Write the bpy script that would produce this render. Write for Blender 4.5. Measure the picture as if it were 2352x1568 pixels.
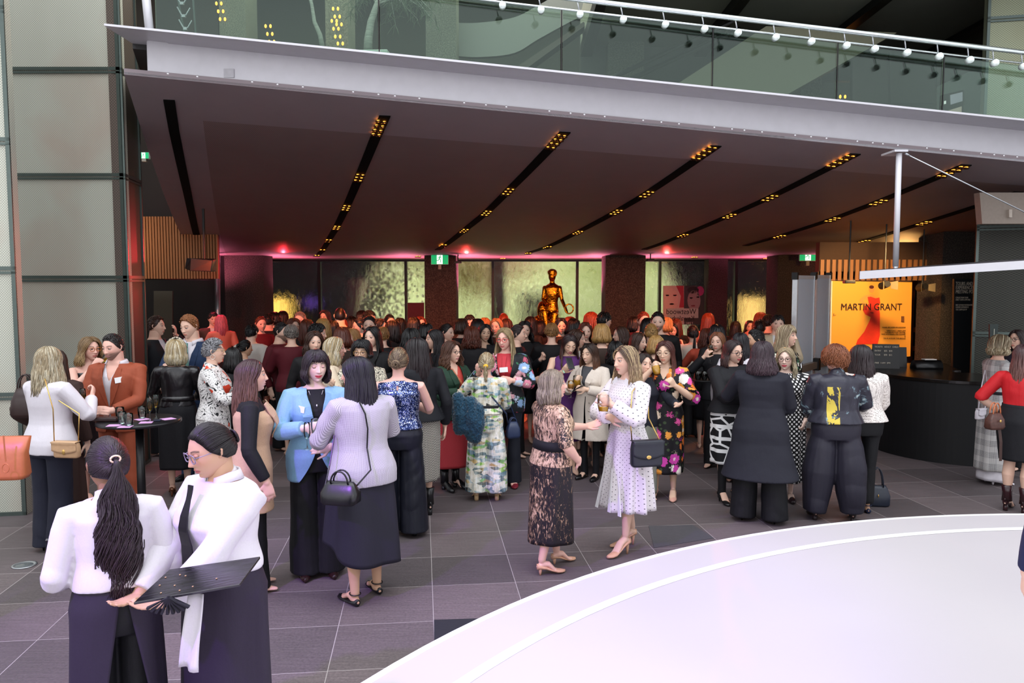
import bpy, math, random
import numpy as np
from mathutils import Vector, Matrix, Euler
random.seed(7); RNG = np.random.RandomState(7)
for o in list(bpy.data.objects): bpy.data.objects.remove(o)
SC = bpy.context.scene; COL = SC.collection
pi = math.pi; R = math.radians
# ---------------------------------------------------------------- camera
FPX = 1829.0; CAMZ = 2.2; PITCH = math.atan(134.0/FPX)
cd = bpy.data.cameras.new('camera'); cam = bpy.data.objects.new('camera', cd); COL.objects.link(cam)
cd.sensor_width = 36.0; cd.lens = FPX/2352*36.0; cd.clip_end = 300
cam.location = (0, 0, CAMZ); cam.rotation_euler = (pi/2-PITCH, 0, 0); SC.camera = cam
# ---------------------------------------------------------------- world, sun through the glazed roof, exposure
w = bpy.data.worlds.new('sky'); SC.world = w; w.use_nodes = True
nt = w.node_tree; bg = nt.nodes['Background']
tc = nt.nodes.new('ShaderNodeTexCoord'); sp = nt.nodes.new('ShaderNodeSeparateXYZ'); rp = nt.nodes.new('ShaderNodeValToRGB')
nt.links.new(tc.outputs['Generated'], sp.inputs[0]); nt.links.new(sp.outputs['Z'], rp.inputs[0]); nt.links.new(rp.outputs[0], bg.inputs[0])
rp.color_ramp.elements[0].position = 0.0; rp.color_ramp.elements[0].color = (.80, .80, .84, 1)
rp.color_ramp.elements[1].position = 0.7; rp.color_ramp.elements[1].color = (.88, .93, 1.0, 1)
bg.inputs[1].default_value = 1.45
def light(name, kind, loc, energy, color=(1, 1, 1), rot=(0, 0, 0), **k):
    l = bpy.data.lights.new(name, kind); l.energy = energy; l.color = color
    for a, b in k.items(): setattr(l, a, b)
    o = bpy.data.objects.new(name, l); COL.objects.link(o); o.location = loc; o.rotation_euler = rot
    return o
def aim(o, tgt):
    o.rotation_euler = (Vector(tgt)-Vector(o.location)).to_track_quat('-Z', 'Y').to_euler()
# daylight from the atrium's glazed roof
s = light('atrium_skylight', 'AREA', (0, 3.2, 12.0), 950, (.97, .98, 1.0), shape='RECTANGLE', size=16, size_y=8); aim(s, (0, 5.5, 0))
s = light('front_fill', 'AREA', (-3, -9.0, 5.0), 330, (1.0, .985, .97), shape='RECTANGLE', size=14, size_y=6); aim(s, (0.5, 8, 1.2))  # soft front fill added behind the camera, no doors there
# coloured event lights
for (x, y, z, tx, ty, e, c, a) in [
    (-4.4, 10.6, 3.2, -4.2, 13.6, 330, (1, .12, .04), 70), (-2.0, 10.4, 3.2, -1.8, 13.6, 650, (1, .20, .06), 72),
    (0.4, 10.4, 3.2, .4, 13.8, 580, (1, .18, .06), 72), (2.6, 10.4, 3.2, 2.6, 13.8, 520, (1, .20, .08), 72),
    (-5.0, 17.5, 2.8, -4.4, 15.5, 420, (1, .03, .05), 110), (-1.0, 17.6, 2.8, -1, 15.5, 380, (1, .06, .05), 110), (3.4, 17.6, 2.8, 3.4, 15.5, 380, (1, .08, .06), 110),
    (-5.6, 14.2, 2.9, -5.5, 13.2, 140, (1, .02, .10), 80)]:
    s = light('event_spot', 'SPOT', (x, y, z), e, c, spot_size=R(a), spot_blend=.6, shadow_soft_size=.03); aim(s, (tx, ty, 1.0))
for (px, Y, e) in [(480, 17.6, 30), (640, 19.4, 70), (930, 19.4, 70), (1080, 19.4, 80), (1230, 19.6, 50), (1370, 19.4, 80), (1510, 19.4, 80), (1760, 19.4, 80), (1920, 18.6, 70)]:
    s = light('column_uplight', 'SPOT', ((px-1176)*Y/FPX, Y, 1.9), e*5, (1, .22, .38), spot_size=R(150), spot_blend=.9, shadow_soft_size=.15)
    aim(s, ((px-1176)*Y/FPX, Y, 5))
s = light('forecourt_fill', 'AREA', (0, 30, 9), 3800, (1, 1, .95), shape='RECTANGLE', size=24, size_y=6); aim(s, (0, 39, 1))  # lamp added to brighten the hedge on top of the sky
s = light('forecourt_fill', 'AREA', (0, 27.5, 8), 1500, (1, 1, .97), shape='RECTANGLE', size=14, size_y=4); aim(s, (0, 27, 0))  # second added fill, shining straight down over the forecourt
for x_ in (-4.6, -3.0, .3, 3.2): s = light('foam_fill', 'SPOT', (x_, 23.2, .3), 200, (1, .98, .92), spot_size=R(120), spot_blend=.8, shadow_soft_size=.1); aim(s, (x_, 21.8, 1.6))  # unseen spots added behind the spray to brighten the foam
s = light('poster_light', 'SPOT', (5.6, 11.6, 2.75), 330, (1, .62, .25), spot_size=R(80), spot_blend=.6, shadow_soft_size=.1); aim(s, (5.9, 13.9, 1.6))
s = light('foyer_light', 'POINT', (7.6, 15.5, 2.5), 60, (1, .5, .15), shadow_soft_size=.2)
s = light('desk_light', 'SPOT', (4.2, 13.4, 2.9), 90, (1, .35, .12), spot_size=R(110), spot_blend=.8, shadow_soft_size=.1); aim(s, (3.4, 11.0, 0))
s = light('floor_glow', 'SPOT', (-2.2, 12.5, 3.1), 80, (1, .22, .05), spot_size=R(110), spot_blend=.9, shadow_soft_size=.2); aim(s, (-2.4, 9.5, 0))
s = light('violet_spot', 'SPOT', (-4.5, -1.0, 7.0), 2200, (.42, .14, 1), spot_size=R(38), spot_blend=.5, shadow_soft_size=.15); aim(s, (-1.4, 3.6, .6))
s = light('bulkhead_lamp', 'POINT', (-7.2, 13.6, 3.0), 28, (1, .5, .2), shadow_soft_size=.05)
s = light('gallery_fill', 'AREA', (-2, 15, 9.3), 1100, (1, .95, .82), shape='RECTANGLE', size=14, size_y=5); aim(s, (-2, 14.5, 0))  # broad fill added to lift the upper level, not a fitting
SC.view_settings.view_transform = 'Standard'; SC.view_settings.look = 'None'; SC.view_settings.gamma = 1; SC.view_settings.use_curve_mapping = False
SC.view_settings.exposure = 0.12
cy = SC.cycles
cy.max_bounces = 6; cy.diffuse_bounces = 3; cy.glossy_bounces = 2; cy.transmission_bounces = 5; cy.transparent_max_bounces = 8
cy.caustics_reflective = False; cy.caustics_refractive = False; cy.sample_clamp_indirect = 3
cy.use_adaptive_sampling = True; cy.adaptive_threshold = 0.03; cy.use_denoising = True
# ---------------------------------------------------------------- pixels to world
def ray(px, py):
    x = (px-1176)/FPX; y = -(py-784)/FPX; c, s = math.cos(PITCH), math.sin(PITCH)
    return Vector((x, c+y*s, -s+y*c))
def P(px, py, Y):
    d = ray(px, py); return Vector((0, 0, CAMZ))+d*(Y/d.y)
def G(px, py, z=0.0):
    d = ray(px, py); return Vector((0, 0, CAMZ))+d*((z-CAMZ)/d.z)
# ---------------------------------------------------------------- materials
def srgb(h):
    if isinstance(h, str):
        h = h.lstrip('#'); v = [int(h[i:i+2], 16)/255 for i in (0, 2, 4)]
    else: v = h
    return tuple((c/12.92 if c <= .04045 else ((c+.055)/1.055)**2.4) for c in v)+(1,)
MC = {}
class Nt:
    def __init__(s, name, col='#808080', rough=.6, metal=0, spec=.5, **k):
        s.m = bpy.data.materials.new(name); s.m.use_nodes = True; s.t = s.m.node_tree
        s.b = s.t.nodes['Principled BSDF']; s.out = s.t.nodes['Material Output']
        s.set('Base Color', srgb(col)); s.set('Roughness', rough); s.set('Metallic', metal); s.set('Specular IOR Level', spec)
        for a, b in k.items(): s.set(a.replace('_', ' '), b)
    def set(s, n, v): s.b.inputs[n].default_value = v
    def n(s, t, **k):
        x = s.t.nodes.new('ShaderNode'+t)
        for a, b in k.items():
            if a.startswith('i_'):
                kk = a[2:]; kk = int(kk) if kk.isdigit() else kk.replace('_', ' ')
                x.inputs[kk].default_value = b
            else: setattr(x, a, b)
        return x
    def l(s, a, b): s.t.links.new(a, b)
    def coord(s, scale=(1, 1, 1), attr=None, rot=(0, 0, 0), world=False):
        mp = s.n('Mapping'); mp.inputs['Scale'].default_value = scale; mp.inputs['Rotation'].default_value = rot
        if attr:
            a = s.n('Attribute', attribute_name=attr); s.l(a.outputs['Vector'], mp.inputs[0])
        else:
            a = s.n('NewGeometry') if world else s.n('TexCoord'); s.l(a.outputs['Position' if world else 'Object'], mp.inputs[0])
        return mp.outputs[0]
    def noise(s, vec, scale, detail=3, rough=.55, dist=0):
        x = s.n('TexNoise', i_Scale=scale, i_Detail=detail, i_Roughness=rough, i_Distortion=dist); s.l(vec, x.inputs['Vector']); return x.outputs['Fac']
    def vor(s, vec, scale, rnd=1.0, feature='F1', dim='3D', out='Distance'):
        x = s.n('TexVoronoi', feature=feature, voronoi_dimensions=dim, i_Scale=scale, i_Randomness=rnd); s.l(vec, x.inputs['Vector']); return x.outputs[out]
    def ramp(s, fac, stops, const=False):
        x = s.n('ValToRGB'); s.l(fac, x.inputs[0]); cr = x.color_ramp
        if const: cr.interpolation = 'CONSTANT'
        while len(cr.elements) < len(stops): cr.elements.new(.5)
        for e, (p, c) in zip(cr.elements, stops): e.position = p; e.color = srgb(c) if not (isinstance(c, tuple) and len(c) == 4) else c
        return x.outputs[0]
    def mix(s, fac, a, b, mode='MIX'):
        x = s.n('MixRGB', blend_type=mode)
        for v, i in ((fac, 0), (a, 1), (b, 2)):
            if isinstance(v, (int, float)): x.inputs[i].default_value = v
            elif isinstance(v, str): x.inputs[i].default_value = srgb(v)
            elif isinstance(v, tuple): x.inputs[i].default_value = v
            else: s.l(v, x.inputs[i])
        return x.outputs[0]
    def math(s, op, a, b=0.0):
        x = s.n('Math', operation=op)
        for v, i in ((a, 0), (b, 1)):
            if isinstance(v, (int, float)): x.inputs[i].default_value = v
            else: s.l(v, x.inputs[i])
        return x.outputs[0]
    def col(s, o): s.l(o, s.b.inputs['Base Color']); return s
    def bump(s, h, strength=.3, dist=.01):
        x = s.n('Bump', i_Strength=strength, i_Distance=dist); s.l(h, x.inputs['Height']); s.l(x.outputs[0], s.b.inputs['Normal']); return s
def plain(col, rough=.6, metal=0, var=.06, bump=.15, scale=30, spec=.5, name=None, **k):
    key = ('p', col, rough, metal, spec, name, str(k))
    if key in MC: return MC[key]
    t = Nt(name or 'plain', col, rough, metal, spec, **k); v = t.coord()
    n = t.noise(v, scale, 4); c = srgb(col)
    t.col(t.ramp(n, [(0.3, tuple(max(0, x*(1-var)) for x in c[:3])+(1,)), (.7, tuple(min(1, x*(1+var)) for x in c[:3])+(1,))]))
    if bump: t.bump(n, bump, .004)
    MC[key] = t.m; return t.m
def glow(col, strength):
    key = ('g', col, strength)
    if key in MC: return MC[key]
    t = Nt('lamp_glow', col); t.set('Emission Color', srgb(col)); t.set('Emission Strength', strength); MC[key] = t.m; return t.m
# ---------------------------------------------------------------- mesh building
def nrm(v): v = np.asarray(v, float); return v/(np.linalg.norm(v)+1e-12)
class MB:
    def __init__(s): s.V = []; s.F = []; s.M = []; s.C = []; s.n = 0
    def add(s, V, F, m=0, c=None):
        V = np.asarray(V, float).reshape(-1, 3); s.V.append(V); o = s.n
        s.F += [tuple(int(i)+o for i in f) for f in F]
        s.M += ([m]*len(F) if np.isscalar(m) else list(m))
        if c is None: c = (1, 1, 1)
        c = np.asarray(c, float)
        s.C.append(np.tile(c[:3], (len(V), 1)) if c.ndim == 1 else c[:, :3]); s.n += len(V); return s
    def box(s, c, d, m=0, rz=0, Rm=None, bev=0):
        x, y, z = [k/2 for k in d]
        V = np.array([(a*x, b*y, e*z) for a in (-1, 1) for b in (-1, 1) for e in (-1, 1)])
        F = [(0, 1, 3, 2), (4, 6, 7, 5), (0, 4, 5, 1), (2, 3, 7, 6), (0, 2, 6, 4), (1, 5, 7, 3)]
        if rz: ca, sa = math.cos(rz), math.sin(rz); V = V @ np.array([[ca, sa, 0], [-sa, ca, 0], [0, 0, 1]])
        if Rm is not None: V = V @ np.array(Rm).T
        return s.add(V+np.array(c), F, m)
    def hexa(s, p, m=0):   # 8 points: bottom loop 4, top loop 4
        return s.add(p, [(3, 2, 1, 0), (4, 5, 6, 7), (0, 1, 5, 4), (1, 2, 6, 5), (2, 3, 7, 6), (3, 0, 4, 7)], m)
    def loft(s, rings, m=0, cap=True, c=None, closed=True):
        A = np.asarray(rings, float); n, k, _ = A.shape; F = []
        kk = k if closed else k-1
        for i in range(n-1):
            for j in range(kk):
                j2 = (j+1) % k; F.append((i*k+j, i*k+j2, (i+1)*k+j2, (i+1)*k+j))
        V = A.reshape(-1, 3)
        if cap and closed:
            V = np.vstack([V, A[0].mean(0), A[-1].mean(0)]); a, b = n*k, n*k+1
            for j in range(k):
                F.append((a, (j+1) % k, j)); F.append((b, (n-1)*k+j, (n-1)*k+(j+1) % k))
        if c is not None and np.ndim(c) == 2:   # one colour per ring
            c = np.repeat(np.asarray(c), k, axis=0)
            if cap and closed: c = np.vstack([c, c[0], c[-1]])
        return s.add(V, F, m, c)
    def tube(s, pts, rad, seg=10, m=0, up=None, c=None, cap=True, round_=False):
        p = np.asarray(pts, float); n = len(p); rad = np.asarray(rad, float)
        if rad.ndim == 0: rad = np.full(n, float(rad))
        if rad.ndim == 1: rad = np.stack([rad, rad], 1)
        if round_:
            d0 = nrm(p[0]-p[1])*rad[0].mean(); d1 = nrm(p[-1]-p[-2])*rad[-1].mean()
            p = np.vstack([p[0]+d0*.95, p[0]+d0*.6, p, p[-1]+d1*.6, p[-1]+d1*.95]); n += 4
            rad = np.vstack([rad[0]*.3, rad[0]*.8, rad, rad[-1]*.8, rad[-1]*.3])
            if c is not None and np.ndim(c) == 2: c = np.vstack([c[0], c[0], c, c[-1], c[-1]])
        T = np.gradient(p, axis=0); T /= (np.linalg.norm(T, axis=1, keepdims=True)+1e-12)
        if up is None: up = (0, 0, 1) if abs(T[0][2]) < .8 else (0, 1, 0)
        u = np.asarray(up, float); a = np.linspace(0, 2*pi, seg, endpoint=False); rings = []
        u = nrm(u-T[0]*np.dot(u, T[0]))
        for i in range(n):
            u = nrm(u-T[i]*np.dot(u, T[i])); v = np.cross(T[i], u)
            rings.append(p[i]+np.outer(np.cos(a)*rad[i, 0], v)+np.outer(np.sin(a)*rad[i, 1], u))
        return s.loft(rings, m, cap, c)
    def ell(s, c, r, su=16, sv=10, m=0, Rm=None, col=None):
        v = np.linspace(-pi/2+.12, pi/2-.12, sv); u = np.linspace(0, 2*pi, su, endpoint=False)
        rings = np.stack([np.stack([np.cos(u)*math.cos(t), np.sin(u)*math.cos(t), np.full(su, math.sin(t))], 1) for t in v])*np.array(r)
        if Rm is not None: rings = rings @ np.array(Rm).T
        return s.loft(rings+np.array(c), m, True, col)
    def lathe(s, prof, c=(0, 0, 0), seg=24, m=0, cap=True, Rm=None):
        u = np.linspace(0, 2*pi, seg, endpoint=False)
        rings = np.stack([np.stack([np.cos(u)*r, np.sin(u)*r, np.full(seg, z)], 1) for r, z in prof])
        if Rm is not None: rings = rings @ np.array(Rm).T
        return s.loft(rings+np.array(c), m, cap)
    def prism(s, poly, z0, z1, m=0, fn=None):   # poly of (x,y); fn maps (x,y,z)->world
        n = len(poly); V = [(x, y, z0) for x, y in poly]+[(x, y, z1) for x, y in poly]
        if fn: V = [fn(*v) for v in V]
        F = [tuple(range(n))[::-1], tuple(range(n, 2*n))]+[(i, (i+1) % n, n+(i+1) % n, n+i) for i in range(n)]
        return s.add(V, F, m)
    def arrays(s): return np.vstack(s.V), s.F, s.M, np.vstack(s.C)
def mesh_from(name, V, F, M=None, C=None, smooth=True, pc=False):
    me = bpy.data.meshes.new(name); me.from_pydata(V.tolist() if hasattr(V, 'tolist') else V, [], F)
    if M is not None and len(M): me.polygons.foreach_set('material_index', np.asarray(M, dtype=np.int32))
    if smooth: me.polygons.foreach_set('use_smooth', np.ones(len(me.polygons), dtype=bool))
    if C is not None:
        a = me.color_attributes.new('Col', 'FLOAT_COLOR', 'POINT'); a.data.foreach_set('color', np.hstack([C, np.ones((len(C), 1))]).astype(np.float32).ravel())
    if pc:
        V = np.asarray(V); th = np.arctan2(V[:, 0], -V[:, 1]); a = me.attributes.new('pc', 'FLOAT_VECTOR', 'POINT')
        a.data.foreach_set('vector', np.stack([th*.17, V[:, 2], np.zeros(len(V))], 1).astype(np.float32).ravel())
    me.update(); return me
def link(name, me, mats, parent=None):
    o = bpy.data.objects.new(name, me); COL.objects.link(o)
    for m in (mats if isinstance(mats, (list, tuple)) else [mats]): me.materials.append(m)
    if parent is not None: o.parent = parent
    return o
def mk(name, mb, mats, parent=None, smooth=False, pc=False, col=False):
    V, F, M, C = mb.arrays()
    me = mesh_from(name, V, F, M, C if col else None, smooth, pc); return link(name, me, mats, parent)
def tag(o, label=None, cat=None, group=None, kind=None):
    if label: o['label'] = label
    if cat: o['category'] = cat
    if group: o['group'] = group
    if kind: o['kind'] = kind
    return o
def struct(o): o['kind'] = 'structure'; return o
def empty(name, loc, rz=0, label=None, cat=None, group=None):
    o = bpy.data.objects.new(name, None); COL.objects.link(o); o.location = loc; o.rotation_euler = (0, 0, rz); o.empty_display_size = .1
    return tag(o, label, cat, group)
def bevel(o, wd=.005, seg=2):
    m = o.modifiers.new('bevel', 'BEVEL'); m.width = wd; m.segments = seg; m.limit_method = 'ANGLE'; m.angle_limit = R(40); return o
def text(body, size, name='lettering', align='LEFT', ext=.002):
    cu = bpy.data.curves.new(name, 'FONT'); cu.body = body; cu.size = size; cu.extrude = ext; cu.align_x = align; cu.resolution_u = 3
    o = bpy.data.objects.new(name, cu); COL.objects.link(o); dg = bpy.context.evaluated_depsgraph_get()
    me = bpy.data.meshes.new_from_object(o.evaluated_get(dg)); bpy.data.objects.remove(o); bpy.data.curves.remove(cu)
    n = len(me.vertices); V = np.zeros(n*3); me.vertices.foreach_get('co', V); V = V.reshape(-1, 3)
    F = [tuple(p.vertices) for p in me.polygons]; bpy.data.meshes.remove(me); return V, F
def put_text(body, origin, ux, uz, size, mat, parent, name='lettering', align='LEFT', flip=False, sx=1.0, bold=0):
    V, F = text(body, size, name, align); V = V.copy(); V[:, 0] *= sx*(-1 if flip else 1)
    ux = nrm(ux); uz = nrm(uz); un = np.cross(ux, uz)
    mb = MB(); W = np.array(origin)+np.outer(V[:, 0], ux)+np.outer(V[:, 1], uz)+np.outer(V[:, 2], un); mb.add(W, F)
    return mk(name, mb, mat, parent)
# ================================================================ SETTING
def PX(poly, Y, th, m=0, mb=None):
    """solid panel: outline given in picture px on the plane y=Y, thickness th going away"""
    mb = mb or MB(); V0 = [P(x, y, Y) for x, y in poly]; V = [(v.x, v.y, v.z) for v in V0]+[(v.x, v.y+th, v.z) for v in V0]
    n = len(poly); F = [tuple(range(n)), tuple(range(n, 2*n))[::-1]]+[(i, n+i, n+(i+1) % n, (i+1) % n) for i in range(n)]
    return mb.add(V, F, m)
def wbox(mb, x0, x1, y0, y1, z0, z1, m=0): return mb.box(((x0+x1)/2, (y0+y1)/2, (z0+z1)/2), (x1-x0, y1-y0, z1-z0), m)
# --- materials
def m_floor():
    t = Nt('bluestone_tiles', '#5a5355', .42); o = G(993, 1345)
    mp = t.n('Mapping'); a = t.n('NewGeometry'); t.l(a.outputs['Position'], mp.inputs[0])
    ang = math.atan((968-1176)/FPX); mp.inputs['Rotation'].default_value = (0, 0, ang); c, s = math.cos(ang), math.sin(ang)
    mp.inputs['Location'].default_value = (-(c*o.x-s*o.y)+6.1, -(s*o.x+c*o.y)+6.1, 0)
    br = t.n('TexBrick', offset=0.0, squash=1.0, i_Scale=1.0); br.inputs['Mortar Size'].default_value = .0028
    br.inputs['Brick Width'].default_value = .61; br.inputs['Row Height'].default_value = .61; br.inputs['Mortar Smooth'].default_value = .3; br.inputs['Bias'].default_value = 0
    br.inputs['Color1'].default_value = (.25, .25, .25, 1); br.inputs['Color2'].default_value = (.8, .8, .8, 1); br.inputs['Mortar'].default_value = (1, 1, 1, 1)
    t.l(mp.outputs[0], br.inputs['Vector'])
    v1 = t.coord((3, 70, 1), world=True, rot=(0, 0, ang)); st = t.noise(v1, 1.0, 4); v2 = t.coord(world=True); n1 = t.noise(v2, 60, 5, .7); n2 = t.noise(v2, 1.3, 3)
    base = t.ramp(st, [(.30, '#a3989c'), (.62, '#b3a8ac'), (.75, '#c4babd')]); sh = t.ramp(br.outputs['Color'], [(.2, '#9a9a9a'), (.85, '#d6d2d0')])
    c1 = t.mix(1.0, base, sh, 'MULTIPLY'); c2 = t.mix(.55, c1, t.ramp(n1, [(.3, '#4a4647'), (.7, '#aaa4a2')]), 'OVERLAY')
    c3 = t.mix(.35, c2, t.ramp(n2, [(.35, '#62625c'), (.65, '#948c90')]), 'OVERLAY')
    c4 = t.mix(t.math('MULTIPLY', br.outputs['Fac'], .75), c3, '#b5adab'); t.col(c4)
    h = t.mix(.5, n1, st); t.bump(h, .25, .004)
    t.l(t.ramp(n1, [(.3, (.46,)*3+(1,)), (.7, (.68,)*3+(1,))]), t.b.inputs['Roughness']); return t.m
def m_mesh(c0, c1, sc=26, blotch=None, rough=.5, metal=.35, name='woven_metal_mesh'):
    t = Nt(name, c0, rough, metal); g = t.n('NewGeometry'); s = t.n('SeparateXYZ'); t.l(g.outputs['Position'], s.inputs[0])
    k = 2*pi*sc*1.2; xy = t.math('ADD', s.outputs[0], t.math('MULTIPLY', s.outputs[1], .9))
    a = t.math('SINE', t.math('MULTIPLY', xy, k)); b = t.math('SINE', t.math('MULTIPLY', s.outputs[2], k)); p = t.math('ADD', t.math('MULTIPLY', t.math('MULTIPLY', a, b), .35), .5)
    c = t.ramp(p, [(.15, c0), (.85, c1)])
    if blotch:
        n = t.noise(t.coord((.9, .9, .7), world=True), 1.2, 2, .5, .6); c = t.mix(t.ramp(n, [(.5, (0, 0, 0, 1)), (.72, (.5, .5, .5, 1))]), c, blotch)
    n3 = t.noise(t.coord((1, 1, .2), world=True), 3, 3); c = t.mix(.2, c, t.ramp(n3, [(.3, '#707070'), (.7, '#989898')]), 'OVERLAY')
    t.col(c); t.bump(p, .25, .003); return t.m
def m_concrete(c0, c1, c2):
    t = Nt('speckled_concrete', c0, .85); v = t.coord(world=True); n = t.noise(v, 55, 4, .7); n2 = t.noise(v, 2, 3)
    c = t.ramp(n, [(.36, c0), (.5, c1), (.66, c2)]); t.col(t.mix(.3, c, t.ramp(n2, [(.3, '#555555'), (.7, '#aaaaaa')]), 'OVERLAY')); t.bump(n, .6, .01); return t.m
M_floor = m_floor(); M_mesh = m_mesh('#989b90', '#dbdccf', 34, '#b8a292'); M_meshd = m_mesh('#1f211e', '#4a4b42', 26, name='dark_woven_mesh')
M_soff = m_mesh('#6a5b59', '#948080', 40, rough=.6, metal=.1, name='soffit_mesh'); M_meshl = m_mesh('#6c7360', '#a9ae90', 30, '#8f8a6c', name='pale_woven_mesh')
M_steel = plain('#c8c7cc', .48, .25, .03, .03, 8, name='painted_steel'); M_frame = plain('#55605c', .35, .7, .05, .05, name='panel_frame'); M_dark = plain('#151314', .5, name='dark_metal')
M_dsoff = plain('#8c8084', .55, .1, .04, .03, 3, name='soffit_border')
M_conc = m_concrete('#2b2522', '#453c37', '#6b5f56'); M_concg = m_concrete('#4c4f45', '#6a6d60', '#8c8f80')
M_black = plain('#08080a', .35, name='black_panel'); M_alu = plain('#b8bcc0', .3, .8, name='aluminium')
def m_glass(tint='#e4f4ee', rough=0.0, bump=None, ior=1.45, thinmix=None, name='clear_glass'):
    t = Nt(name, tint, rough); t.set('Transmission Weight', 1.0); t.set('IOR', ior)
    if bump: n = t.noise(t.coord(bump[1], world=True), bump[0], bump[3] if len(bump) > 3 else 3, .6, .8); t.bump(n, bump[2], .05)
    return t.m
def m_pane(tint, refl=.12, name='pane_glass'):   # thin clear pane: mirror reflection over see-through
    m = bpy.data.materials.new(name); m.use_nodes = True; t = m.node_tree; t.nodes.remove(t.nodes['Principled BSDF'])
    tr = t.nodes.new('ShaderNodeBsdfTransparent'); tr.inputs[0].default_value = srgb(tint); gl = t.nodes.new('ShaderNodeBsdfGlossy'); gl.inputs['Roughness'].default_value = .02; gl.inputs[0].default_value = srgb('#e6f2ec')
    fr = t.nodes.new('ShaderNodeFresnel'); fr.inputs[0].default_value = 1.5; ma = t.nodes.new('ShaderNodeMath'); ma.operation = 'ADD'; ma.inputs[1].default_value = refl-.04; t.links.new(fr.outputs[0], ma.inputs[0])
    mx = t.nodes.new('ShaderNodeMixShader'); t.links.new(ma.outputs[0], mx.inputs[0]); t.links.new(tr.outputs[0], mx.inputs[1]); t.links.new(gl.outputs[0], mx.inputs[2]); t.links.new(mx.outputs[0], t.nodes['Material Output'].inputs[0]); return m
M_pane = m_pane('#dbe7e0', .05); M_clear = m_pane('#fcfdfd', .04, 'drinking_glass')
# --- floor
mb = MB(); wbox(mb, -14, 16, -12, 22.2, -.3, 0); struct(mk('floor', mb, M_floor))
# dark access hatches let into the floor
for name, pts, lab in [('floor_hatch', [(997, 1424), (1125, 1420), (1160, 1466), (997, 1474)], 'dark perforated hatch in the floor beside the white stage edge'),
                       ('floor_hatch', [(1490, 1208), (1592, 1206), (1640, 1236), (1502, 1258)], 'smooth grey floor plate behind the heels of the white dotted dress')]:
    g = [G(x, y) for x, y in pts]; mb = MB(); mb.hexa([(p.x, p.y, .001) for p in g]+[(p.x, p.y, .004) for p in g])
    tag(mk(name, mb, plain('#33333a' if 'dark' in lab else '#57565a', .5, .2, name='hatch_metal')), lab, 'floor hatch')
g = G(56, 1298); o = empty('floor_uplight', (g.x, g.y, 0), 0, 'round steel uplight set into the floor at the left', 'floor light')
mb = MB(); mb.lathe([(.085, .0), (.09, .006), (.075, .008), (.07, .004)], seg=32); mk('rim', mb, M_alu, o, True)
mb = MB(); mb.lathe([(.068, .001), (.06, .005)], seg=32); mk('lens', mb, plain('#5d6264', .15, name='lens'), o, True)
# --- round white stage
SX, SY, SR, SI, SZ = 4.39, .62, 6.03, 5.60, .25
M_lil = Nt('lilac_stage_vinyl', '#cfcbd8', .5); n = M_lil.noise(M_lil.coord(), .5, 2); M_lil.col(M_lil.ramp(n, [(.3, '#bfb9bd'), (.7, '#c8c2c4')])); M_lil = M_lil.m
M_wht = plain('#f4f1f4', .4, var=.01, bump=0, name='white_vinyl')
o = empty('round_stage', (SX, SY, 0), 0, 'low round stage with lilac top and white ring filling the lower right', 'stage')
mb = MB(); mb.lathe([(SR-.03, 0), (SR, .02), (SR, SZ-.012), (SR-.012, SZ)], seg=160, cap=True); mk('stage_body', mb, M_wht, o, False)
mb = MB(); mb.lathe([(SR-.06, SZ), (SR-.06, SZ+.002)], seg=160); mk('stage_top', mb, M_lil, o)
mb = MB(); u = np.linspace(0, 2*pi, 161)
rr = [np.stack([np.cos(u)*r, np.sin(u)*r, np.full(161, SZ+.004)], 1) for r in (SI-.035, SI+.035)]; mb.loft(rr, cap=False, closed=False); mk('white_ring', mb, M_wht, o)
# --- left mesh-clad walls
def clad(name, p0, p1, zs, mat, th=.12, frame=True):
    (x0, y0), (x1, y1) = p0, p1; L = math.hypot(x1-x0, y1-y0); ux, uy = (x1-x0)/L, (y1-y0)/L; nx, ny = uy, -ux
    root = empty(name, (0, 0, 0)); struct(root); mbp = MB(); mbf = MB()
    def pt(a, b, z): return (x0+ux*a+nx*b, y0+uy*a+ny*b, z)
    def bx(mb, a0, a1, b0, b1, z0, z1): mb.hexa([pt(a0, b0, z0), pt(a1, b0, z0), pt(a1, b1, z0), pt(a0, b1, z0), pt(a0, b0, z1), pt(a1, b0, z1), pt(a1, b1, z1), pt(a0, b1, z1)])
    bx(mbp, 0, L, -th, 0, zs[0], zs[-1]); f = .035
    for k, (a, b) in enumerate(zip(zs[:-1], zs[1:])):
        for a0, a1, z0, z1 in [(0, L, a, a+f), (0, L, b-f, b-.012), (0, f, a, b), (L-f, L, a, b)]: bx(mbf, a0, a1, -.005, .02, z0, z1)
    struct(mk('mesh_panel', mbp, mat, root)); fr = mk('panel_frame', mbf, M_frame, root); struct(fr); return root
a = G(10, 1090); zj = [0, 1.12, 2.25, 3.40, 4.57, 5.72, 6.9]
xa, xb = P(-60, 650, 9.1).x, P(292, 650, 9.1).x; cr = G(345, 1062)
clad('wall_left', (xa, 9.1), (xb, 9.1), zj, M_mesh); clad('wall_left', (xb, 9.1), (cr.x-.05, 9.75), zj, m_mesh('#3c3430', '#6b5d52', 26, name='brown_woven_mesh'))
clad('wall_near_left', (-7.2, 7.0), (P(38, 650, 7.45).x, 7.45), [0, 1.14, 2.32, 3.5, 4.68, 5.86, 7.0], M_mesh)
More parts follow.
